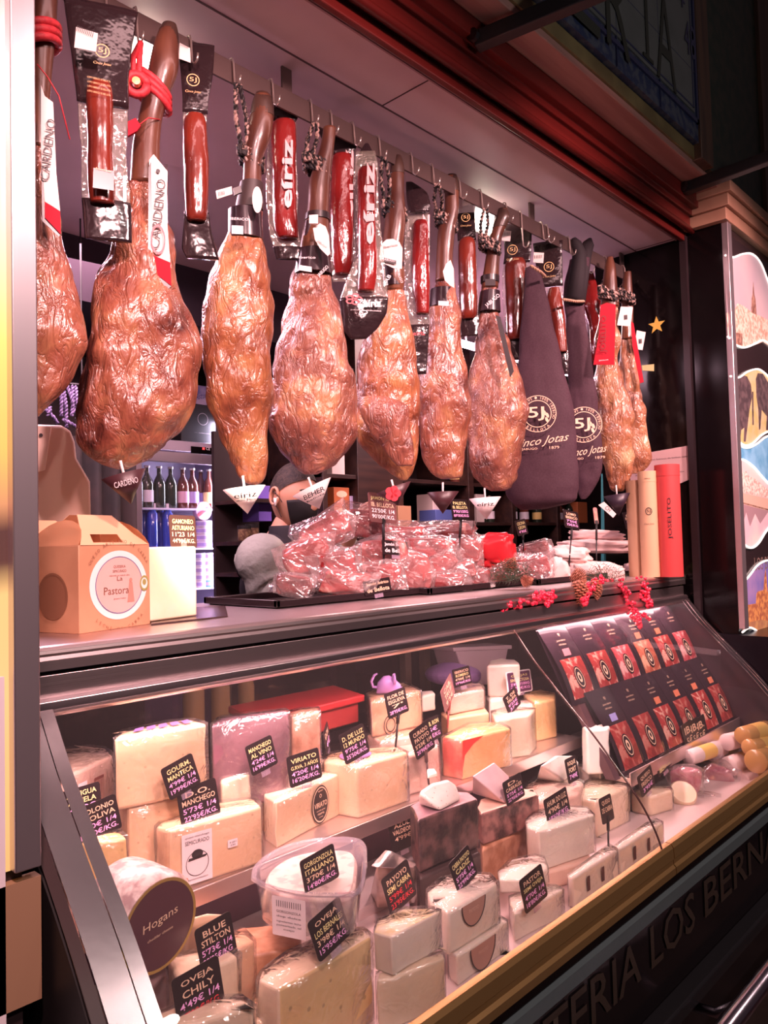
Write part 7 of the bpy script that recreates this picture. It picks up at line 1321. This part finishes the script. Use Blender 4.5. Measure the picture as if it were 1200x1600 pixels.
def sbox(label, p0, p1, zi, h, m, Y=YS+.04, grp=None, nm='carton', dec=None):
    x0, x1 = xs(p0, Y), xs(p1, Y); t = thing(nm, label, 'carton', ((x0+x1)/2, Y, SZ[zi]), grp); obj('box_body', bx((x0, Y, SZ[zi]), (x1, Y+.12, SZ[zi]+h)), m, t, bevel=.002)
    if dec: bm = BM(); disc(bm, ((x0+x1)/2, Y-.001, SZ[zi]+h*.6), (1, 0, 0), Z, (x1-x0)*.35, h*.2, 22); obj('oval_label', bm, dec, t)
    return t
OG = mat('box_orange', (.50, .14, .05), .5); BW = mat('box_bluewhite', (.50, .42, .66), .5); WHB = mat('box_white', (.62, .50, .48), .5)
sbox('orange box with cream oval label, lower of the pair beside the worker', 522, 546, 1, .085, OG, dec=INKC); t = sbox('orange box with cream oval label, upper of the pair beside the worker', 522, 546, 1, .085, OG, dec=INKC); t.location.z += .086
sbox('blue and white packet right of the orange boxes', 547, 560, 1, .13, BW); sbox('violet packet behind the head of the worker, left', 404, 424, 1, .16, mat('box_violet', (.16, .10, .50), .5), Y=YS+.02); sbox('pale box on the shelf above the violet packet', 520, 540, 2, .10, WHB)
sbox('white standing box behind the dark drip cone', 676, 690, 1, .16, WHB); sbox('blue carton low behind the plain black cone', 680, 706, 1, .07, mat('box_blue', (.10, .14, .42), .5), Y=YS+.02); sbox('white label box right of the pear shaped ham cone', 744, 756, 1, .17, WHB); sbox('orange red box among the bottles under the purple bags', 902, 917, 1, .15, OG)
sbox('grey carton on the low shelf, left', 732, 758, 0, .05, WHB, grp='small cartons on the low shelf'); sbox('grey carton on the low shelf, right', 764, 790, 0, .05, WHB, grp='small cartons on the low shelf'); sbox('tan plank shaped box standing in front of the wide upright', 622, 642, 0, .36, mat('box_tan', (.45, .24, .14), .5), Y=YS-.06)
for i, (p, zi, m_, lb_) in enumerate(((752, 1, GB, LWH), (764, 1, GB, LWH), (800, 1, GB, LWH), (818, 1, GBR, LWH), (838, 1, GB, LYW), (856, 1, GB, LWH), (872, 1, GBR, LWH), (888, 1, GB, LWH), (726, 3, GB, LWH), (738, 3, GB, LWH), (748, 3, GB, LWH), (690, 3, GB, LWH), (660, 3, GB, LWH), (832, 2, GB, LWH), (712, 2, GBR, LYW), (500, 2, GB, None))):
    bottle('wine bottle on the wall shelving, '+('left of the white label box', 'beside the white label box', 'below the nearer purple bag, first', 'below the nearer purple bag, second', 'with yellow label below the bags', 'below the bags, dark with pale label', 'brown one below the bags', 'left of the orange red box', 'high shelf, left of a trio', 'high shelf, middle of a trio', 'high shelf, right of a trio', 'high shelf behind the narrow ham', 'high shelf behind the cleft ham', 'middle shelf behind the bag', 'middle shelf behind the pear shaped ham', 'middle shelf above the worker')[i], xs(p, YS+.10), SZ[zi], YS+.10, .17 if zi != 3 else .21, .032, m_, lb_, grp='wine bottles on the wall shelving')
for i, p in enumerate((722, 736, 748)): pass
x = xs(842); t = thing('tin', 'round cream faced tin on the low shelf left of the rolls', 'tin', (x, YS+.05, SZ[0])); bm = BM(); lathe(bm, (x, YS+.04, SZ[0]+.05), [(.046, 0), (.05, .003), (.05, .03)], 28, (1, 0, 0), Z, (0, 1, 0)); obj('tin_body', bm, BRN, t, smooth='a'); bm = BM(); disc(bm, (x, YS+.038, SZ[0]+.05), (1, 0, 0), Z, .036, None, 26); obj('face_label', bm, INKC, t)
# low counter with jars between fridge and worker
zz = U(390, 845, 1, 2.75).z
for i, (p, y) in enumerate(((382, 845), (394, 843))):
    c = U(p, y, 1, 2.72); t = thing('spice_jar', ('glass jar of grain left of the worker sleeve', 'glass jar of grain touching the worker sleeve')[i], 'jar', c); bm = BM(); lathe(bm, c, [(.026, 0), (.028, .004), (.028, .05)], 18); obj('jar_body', bm, mat('grain', (.35, .22, .12), .4, col2=(.15, .08, .05), scale=90), t, smooth='a'); bm = BM(); lathe(bm, c+Z*.05, [(.029, 0), (.029, .016)], 18); obj('lid', bm, BLKM, t, smooth='a')
t = thing('side_shelf', 'dark shelf rack between the fridge and the worker', 'shelf', (xs(380), 2.8, 0)); 
x0, x1 = U(368, 850, 1, 2.8).x, U(410, 850, 1, 2.8).x
for y in (779, 845, 895): z = U(390, y, 1, 2.72).z; obj('shelf_board', bx((x0, 2.68, z-.018), (x1+.1, 2.95, z-.001)), SW, t)
obj('back_board', bx((x0, 2.95, 0), (x1+.1, 2.97, 2.0)), MT['board_dark'], t)
for i, y in enumerate((908, 935)): c = U(388, y, 1, 2.72); t = thing('labelled_tin', ('upper tin with white label left of the worker', 'lower tin with white label left of the worker')[i], 'tin', c); bm = BM(); lathe(bm, c, [(.03, 0), (.03, .05)], 18); obj('tin_body', bm, BLKM, t, smooth='a'); rt, tw = facing(c); bm = BM(); rquad(bm, c+tw*.031+Z*.025, rt, Z, .028, .036); obj('paper_label', bm, LWH, t)
t = thing('teal_panel', 'teal lit panel glimpsed behind the seal cone', 'panel', U(955, 790, 1, 2.3)); bm = BM(); P = [U(x, y, 1, 2.2) for x, y in ((944, 740), (986, 740), (986, 1440), (944, 1460))]; prism(bm, P, (0, .02, 0)); obj('panel_face', bm, mat('teal', (.03, .20, .24), .5), t); bm = BM(); P = [U(x, y, 1, 2.19) for x, y in ((949, 770), (956, 770), (956, 900), (949, 900))]; prism(bm, P, (0, .005, 0)); obj('pale_strip', bm, mat('teal_pale', (.45, .70, .75), .5), t)
# yellow reflection built as a flat patch, and the star, on the end panel
c = U(1026, 508, 0, 3.016); t = thing('star_sticker', 'yellow star shaped sticker on the black end panel', 'sticker', c); bm = BM(); P = [c+Vector((0, -1, 0))*math.cos(a)*r_+Z*math.sin(a)*r_ for a, r_ in [(PI/2+k*PI/5, (.036, .015)[k % 2]) for k in range(10)]]; prism(bm, P, (-.001, 0, 0)); obj('star', bm, mat('star_yellow', (.75, .50, .10), .5), t)
c = U(1011, 575, 0, 3.016); t = thing('panel_reflection', 'reflection built as a small pale yellow note on the black end panel', 'patch', c); bm = BM(); prism(bm, [U(x, y, 0, 3.016) for x, y in ((1003, 571), (1022, 569), (1022, 580), (1004, 579))], (-.001, 0, 0)); obj('patch', bm, mat('reflection_yellow', (.70, .65, .30), .6), t)
# ================================================================ THE WORKER
SKIN = mat('skin', (.62, .33, .22), .5, sub=.15, col2=(.58, .30, .20), scale=8); HAIR = mat('dark_hair', (.02, .012, .010), .7, bump=.8, bscale=200, col2=(.05, .03, .022), scale=90); VEST = mat('vest_navy', (.012, .010, .016), .75, bump=.3, bscale=30); SLV = mat('sleeve_grey', (.36, .37, .32), .85, bump=.7, bscale=9, bdist=.03); MASK = mat('mask_black', (.008, .007, .009), .75); TROU = mat('trousers_dark', (.015, .012, .02), .8)
YP = 2.15
hc = U(459, 778, 1, YP); rt, tw = facing(hc); P_ = thing('person', 'person in a dark vest over pale grey sleeves, wearing a black face mask and earbud', 'person', (hc.x, hc.y, 0))
fw_ = (rt*.62+tw*.78).normalized(); sdv = Z.cross(fw_).normalized()   # fw_ = where the face looks, sdv = the person's left
fwd = (fw_-Z*.18).normalized(); upv = (Z-fwd*Z.dot(fwd)).normalized()
def hp(f, s, u): return hc+fwd*f+sdv*s+upv*u
HR = .118
def headf(lon, lat):
    # lon: 0 = face, +left ; lat -90..90 ; lengths in metres, skull with brow, cheeks, jaw
    cl, sl, ct, st_ = math.cos(lon), math.sin(lon), math.cos(lat), math.sin(lat)
    f = .098*ct*cl; s = .076*ct*sl; u = .118*st_
    if st_ < 0: k = -st_; s *= 1-.30*k; f = f*(1-.12*k)+.018*k*(1 if cl > -.2 else .2); 
    if cl < 0: f *= 1.05
    if st_ > 0: s *= 1.03
    if cl > .6: f += .006*math.exp(-((st_-.02)/.12)**2)*-1*math.exp(-((abs(sl)-.38)/.18)**2)+.004*math.exp(-((st_-.22)/.1)**2)
    return f, s, u
bm = BM(); nu, nv = 48, 34; rings = []
for j in range(nv+1):
    lat = -PI/2+PI*j/nv; rings.append([bm.verts.new(hp(*headf(2*PI*i/nu, lat))) for i in range(nu)])
for j in range(nv):
    for i in range(nu):
        try: bm.faces.new((rings[j][i], rings[j][(i+1) % nu], rings[j+1][(i+1) % nu], rings[j+1][i]))
        except Exception: pass
# skeleton body grown with a skin modifier, head joined to it
neck = hp(-.022, 0, -.10); me = bpy.data.meshes.new('body'); 
shL = Vector((hc.x, hc.y, 0))+sdv*.19+Z*(hc.z-.245)-fw_*.03; shR = Vector((hc.x, hc.y, 0))-sdv*.19+Z*(hc.z-.255)-fw_*.03; ch = Vector((hc.x, hc.y, hc.z-.25))-fw_*.03
aimR = U(412, 836, 1, YP-.02); 
pel = Vector((hc.x, hc.y, .98))-fw_*.05; elR = U(424, 915, 1, 2.05); wrR = U(500, 925, 1, 1.88); elL = U(520, 900, 1, 2.1); wrL = U(545, 842, 1, 1.95)
V = [pel, pel.lerp(ch, .5), ch, neck, hp(-.01, 0, -.06), shR, elR, wrR, shL, elL, wrL]; Rr = [.13, .115, .11, .052, .055, .045, .036, .028, .045, .036, .027]
E_ = [(0, 1), (1, 2), (2, 3), (3, 4), (2, 5), (5, 6), (6, 7), (2, 8), (8, 9), (9, 10)]
for s in (-1, 1):
    i0 = len(V); V += [pel+sdv*s*.09-Z*.06, pel+sdv*s*.10+fw_*.02-Z*.48, pel+sdv*s*.10-Z*.90, pel+sdv*s*.11+fw_*.14-Z*.94]; Rr += [.095, .06, .042, .035]; E_ += [(0, i0), (i0, i0+1), (i0+1, i0+2), (i0+2, i0+3)]
def hand(wr, d, up, sidev, curl, s=1.0):
    """palm and five separate bent fingers"""
    d = d.normalized(); up = (up-d*up.dot(d)).normalized(); sv = d.cross(up).normalized()*sidev; i0 = len(V); W_ = V.index(wr)
    V.append(wr+d*.045*s); Rr.append(.026*s); E_.append((W_, i0)); V.append(wr+d*.082*s); Rr.append(.024*s); E_.append((i0, i0+1))
    for k, (o, L_) in enumerate(((-.030, .068), (-.010, .078), (.010, .073), (.029, .056))):
        b = wr+d*.090*s+sv*o*s; a = b; prev = i0+1
        for q in range(3):
            an = curl*(q+.5); dd = d*math.cos(an)-up*math.sin(an); V.append(a); Rr.append(.0092*s); E_.append((prev, len(V)-1)); prev = len(V)-1; a = a+dd*L_*s*(.45, .32, .23)[q]
        V.append(a); Rr.append(.0075*s); E_.append((prev, len(V)-1))
    a = wr+d*.025*s-sv*.022*s; prev = i0; dd = (d*.6-sv*.8).normalized()
    for q in range(3): V.append(a+dd*.026*q*s); Rr.append(.0105*s); E_.append((prev, len(V)-1)); prev = len(V)-1; dd = (dd+d*.4).normalized()
hand(wrL, U(562, 806, 1, 1.88)-wrL, -rt, 1, .35); hand(wrR, rt*.9+tw*.5-Z*.1, Z, 1, .5)
me.from_pydata([tuple(v-rootloc(P_)) for v in V], E_, []); body = bpy.data.objects.new('body', me); COL.objects.link(body); body.parent = P_; me.materials.append(SKIN)
sk = body.modifiers.new('skin', 'SKIN'); 
for i, r_ in enumerate(Rr): me.skin_vertices[0].data[i].radius = (r_, r_)
me.skin_vertices[0].data[0].use_root = True; su = body.modifiers.new('sub', 'SUBSURF'); su.levels = su.render_levels = 2
for p in me.polygons: p.use_smooth = True
body.modifiers['skin'].use_smooth_shade = True
bmesh.ops.remove_doubles(bm, verts=bm.verts, dist=.0005)
for (f, s, u, r_, ln) in ((.100, 0, -.012, .013, .03),):   # nose bridge and tip
    tube(bm, [hp(.088, 0, .022), hp(.103, 0, .0), hp(.116, 0, -.022), hp(.104, 0, -.032)], [.008, .011, .014, .011], 10)
head = obj('head', bm, SKIN, P_, smooth=True)
for s in (-1, 1):   # ears, eyes, brows
    e = hp(-.005, s*.080, .004); bm = BM(); P = [e+fwd*math.cos(a)*.017+upv*(math.sin(a)*.030)+sdv*s*.004*(1+math.cos(a)*-1) for a in [i*PI/8 for i in range(17)]]; tube(bm, P, .0055, 8); disc(bm, e, fwd, upv, .016, .029, 16); obj('ear', bm, SKIN, head, smooth=True)
    e = hp(.086, s*.031, .018); bm = BM(); bmesh.ops.create_icosphere(bm, subdivisions=2, radius=.0125, matrix=Matrix.Translation(e)); obj('eyeball', bm, mat('eye_white', (.75, .65, .62), .3), head, smooth=True)
    bm = BM(); disc(bm, e+fwd*.0122, sdv, upv, .0055, None, 16); obj('iris', bm, mat('iris_dark', (.03, .015, .01), .2), head)
    bm = BM(); tube(bm, [e+upv*.007+sdv*k*.016+fwd*(.010-abs(k)*.004) for k in (-1, -.5, 0, .5, 1)], .0035, 6); tube(bm, [e-upv*.009+sdv*k*.015+fwd*(.009-abs(k)*.004) for k in (-1, 0, 1)], .003, 6); obj('eyelid', bm, SKIN, head, smooth=True)
    bm = BM(); tube(bm, [e+upv*(.021-abs(k-.2)*.003)+sdv*s*k*.019+fwd*(.012-abs(k)*.005) for k in (-1, -.4, .2, .8, 1.1)], [.002, .0035, .004, .003, .0015], 6); obj('eyebrow', bm, HAIR, head, smooth=True)
bm = BM(); tube(bm, [hp(.006, -.086, -.002), hp(.010, -.088, -.028)], [.007, .0035], 10); obj('earbud', bm, WHITE, head, smooth=True)
bm = BM(); rings = []          # hair cap, faded short at the sides
for j in range(18):
    lat = math.radians(6+84*j/17); ring = []
    for i in range(48):
        lon = 2*PI*i/48; cl = math.cos(lon); la = max(lat, math.radians(38)*max(0, cl)**.6 if cl > 0 else lat); la = min(PI/2, la); f, s, u = headf(lon, la); k = 1.035+.06*math.sin(la)**3; ring.append(bm.verts.new(hp(f*k, s*k, u*k)))
    rings.append(ring)
for j in range(17):
    for i in range(48): bm.faces.new((rings[j][i], rings[j][(i+1) % 48], rings[j+1][(i+1) % 48], rings[j+1][i]))
bm2 = bm; bmesh.ops.remove_doubles(bm2, verts=bm2.verts, dist=.0004); obj('hair', bm2, HAIR, P_, smooth=True)
bm = BM()                       # mask over nose, mouth and chin
def mk(u, v):
    lon = math.radians(-62+124*u); lat = math.radians(-78+76*v+ (6*math.cos((u-.5)*PI) if v > .5 else 0)); f, s, uu = headf(lon, lat); k = 1.06; c_ = math.cos((u-.5)*PI)**2; return hp(f*k+.022*c_*math.exp(-((v-.62)/.38)**2), s*k, uu*1.02)
grid(bm, mk, 26, 16); mk_ = obj('face_mask', bm, MASK, P_, smooth=True); so = mk_.modifiers.new('s', 'SOLIDIFY'); so.thickness = .002
for s in (-1, 1):
    bm = BM(); tube(bm, [hp(.04, s*.082, -.012), hp(.018, s*.087, .01), hp(-.012, s*.088, .022)], .0012, 6); tube(bm, [hp(.035, s*.074, -.066), hp(.01, s*.082, -.03), hp(-.016, s*.088, -.01)], .0012, 6); obj('ear_loop', bm, MASK, mk_)
# vest, collar, sleeves, trousers, shoes
bm = BM(); rows = [(pel.z-.02, .165, .135, -.05), (1.08, .165, .13, -.05), (1.2, .175, .135, -.04), (1.3, .19, .14, -.035), (hc.z-.32, .205, .135, -.03), (hc.z-.26, .20, .115, -.03), (hc.z-.215, .15, .085, -.03), (hc.z-.180, .098, .088, -.026), (hc.z-.145, .084, .082, -.020), (hc.z-.112, .082, .082, -.018), (hc.z-.100, .078, .078, -.018)]
rg = []
for z_, a_, b_, o_ in rows: rg.append([bm.verts.new(Vector((hc.x, hc.y, z_))+fw_*(o_+math.sin(2*PI*i/40)*b_)+sdv*(math.cos(2*PI*i/40)*a_)) for i in range(40)])
for j in range(len(rg)-1):
    for i in range(40): bm.faces.new((rg[j][i], rg[j][(i+1) % 40], rg[j+1][(i+1) % 40], rg[j+1][i]))
for shp in (shL, shR): tube(bm, [ch+Z*.055, ch.lerp(shp, .35)+Z*.045, ch.lerp(shp, .75)+Z*.018, shp+(shp-ch)*.08-Z*.02], [.085, .088, .085, .062], 18)
v_ = obj('vest', bm, VEST, P_, smooth=True); m_ = v_.modifiers.new('sub', 'SUBSURF'); m_.levels = m_.render_levels = 1
def sleeve(pts, rad):
    bm = BM(); R_ = catmull([list(p)+[r_] for p, r_ in zip(pts, rad)], 26); sd2 = Vector((3, 5, 7)); tube(bm, [Vector(q[:3]) for q in R_], [q[3]*(1+.05*math.sin(i*1.9)+.04*math.sin(i*.9)) for i, q in enumerate(R_)], 24); return obj('sleeve', bm, SLV, P_, smooth=True)
s0 = U(425, 848, 1, YP-.06); sleeve([shR+Z*.0, s0.lerp(shR, .4)-Z*.02, U(410, 880, 1, 2.08), elR-Z*.01, U(450, 935, 1, 1.98), wrR-(wrR-elR)*.12], [.062, .084, .084, .076, .062, .048]); sleeve([shL, shL.lerp(elL, .5), elL, elL.lerp(wrL, .5), wrL.lerp(elL, .1)], [.072, .074, .062, .052, .044])
for s in (-1, 1):
    bm = BM(); tube(bm, [pel+sdv*s*.085+Z*.04, pel+sdv*s*.09-Z*.10, pel+sdv*s*.10+fw_*.02-Z*.48, pel+sdv*s*.10-Z*.90], [.11, .108, .078, .062], 22); obj('trouser_leg', bm, TROU, P_, smooth=True)
    bm = BM(); q = pel+sdv*s*.105-Z*(pel.z-.045); tube(bm, [q-fw_*.07, q, q+fw_*.1, q+fw_*.19], [.040, .045, .042, .028], 16); obj('shoe', bm, BLKM, P_, smooth=True)
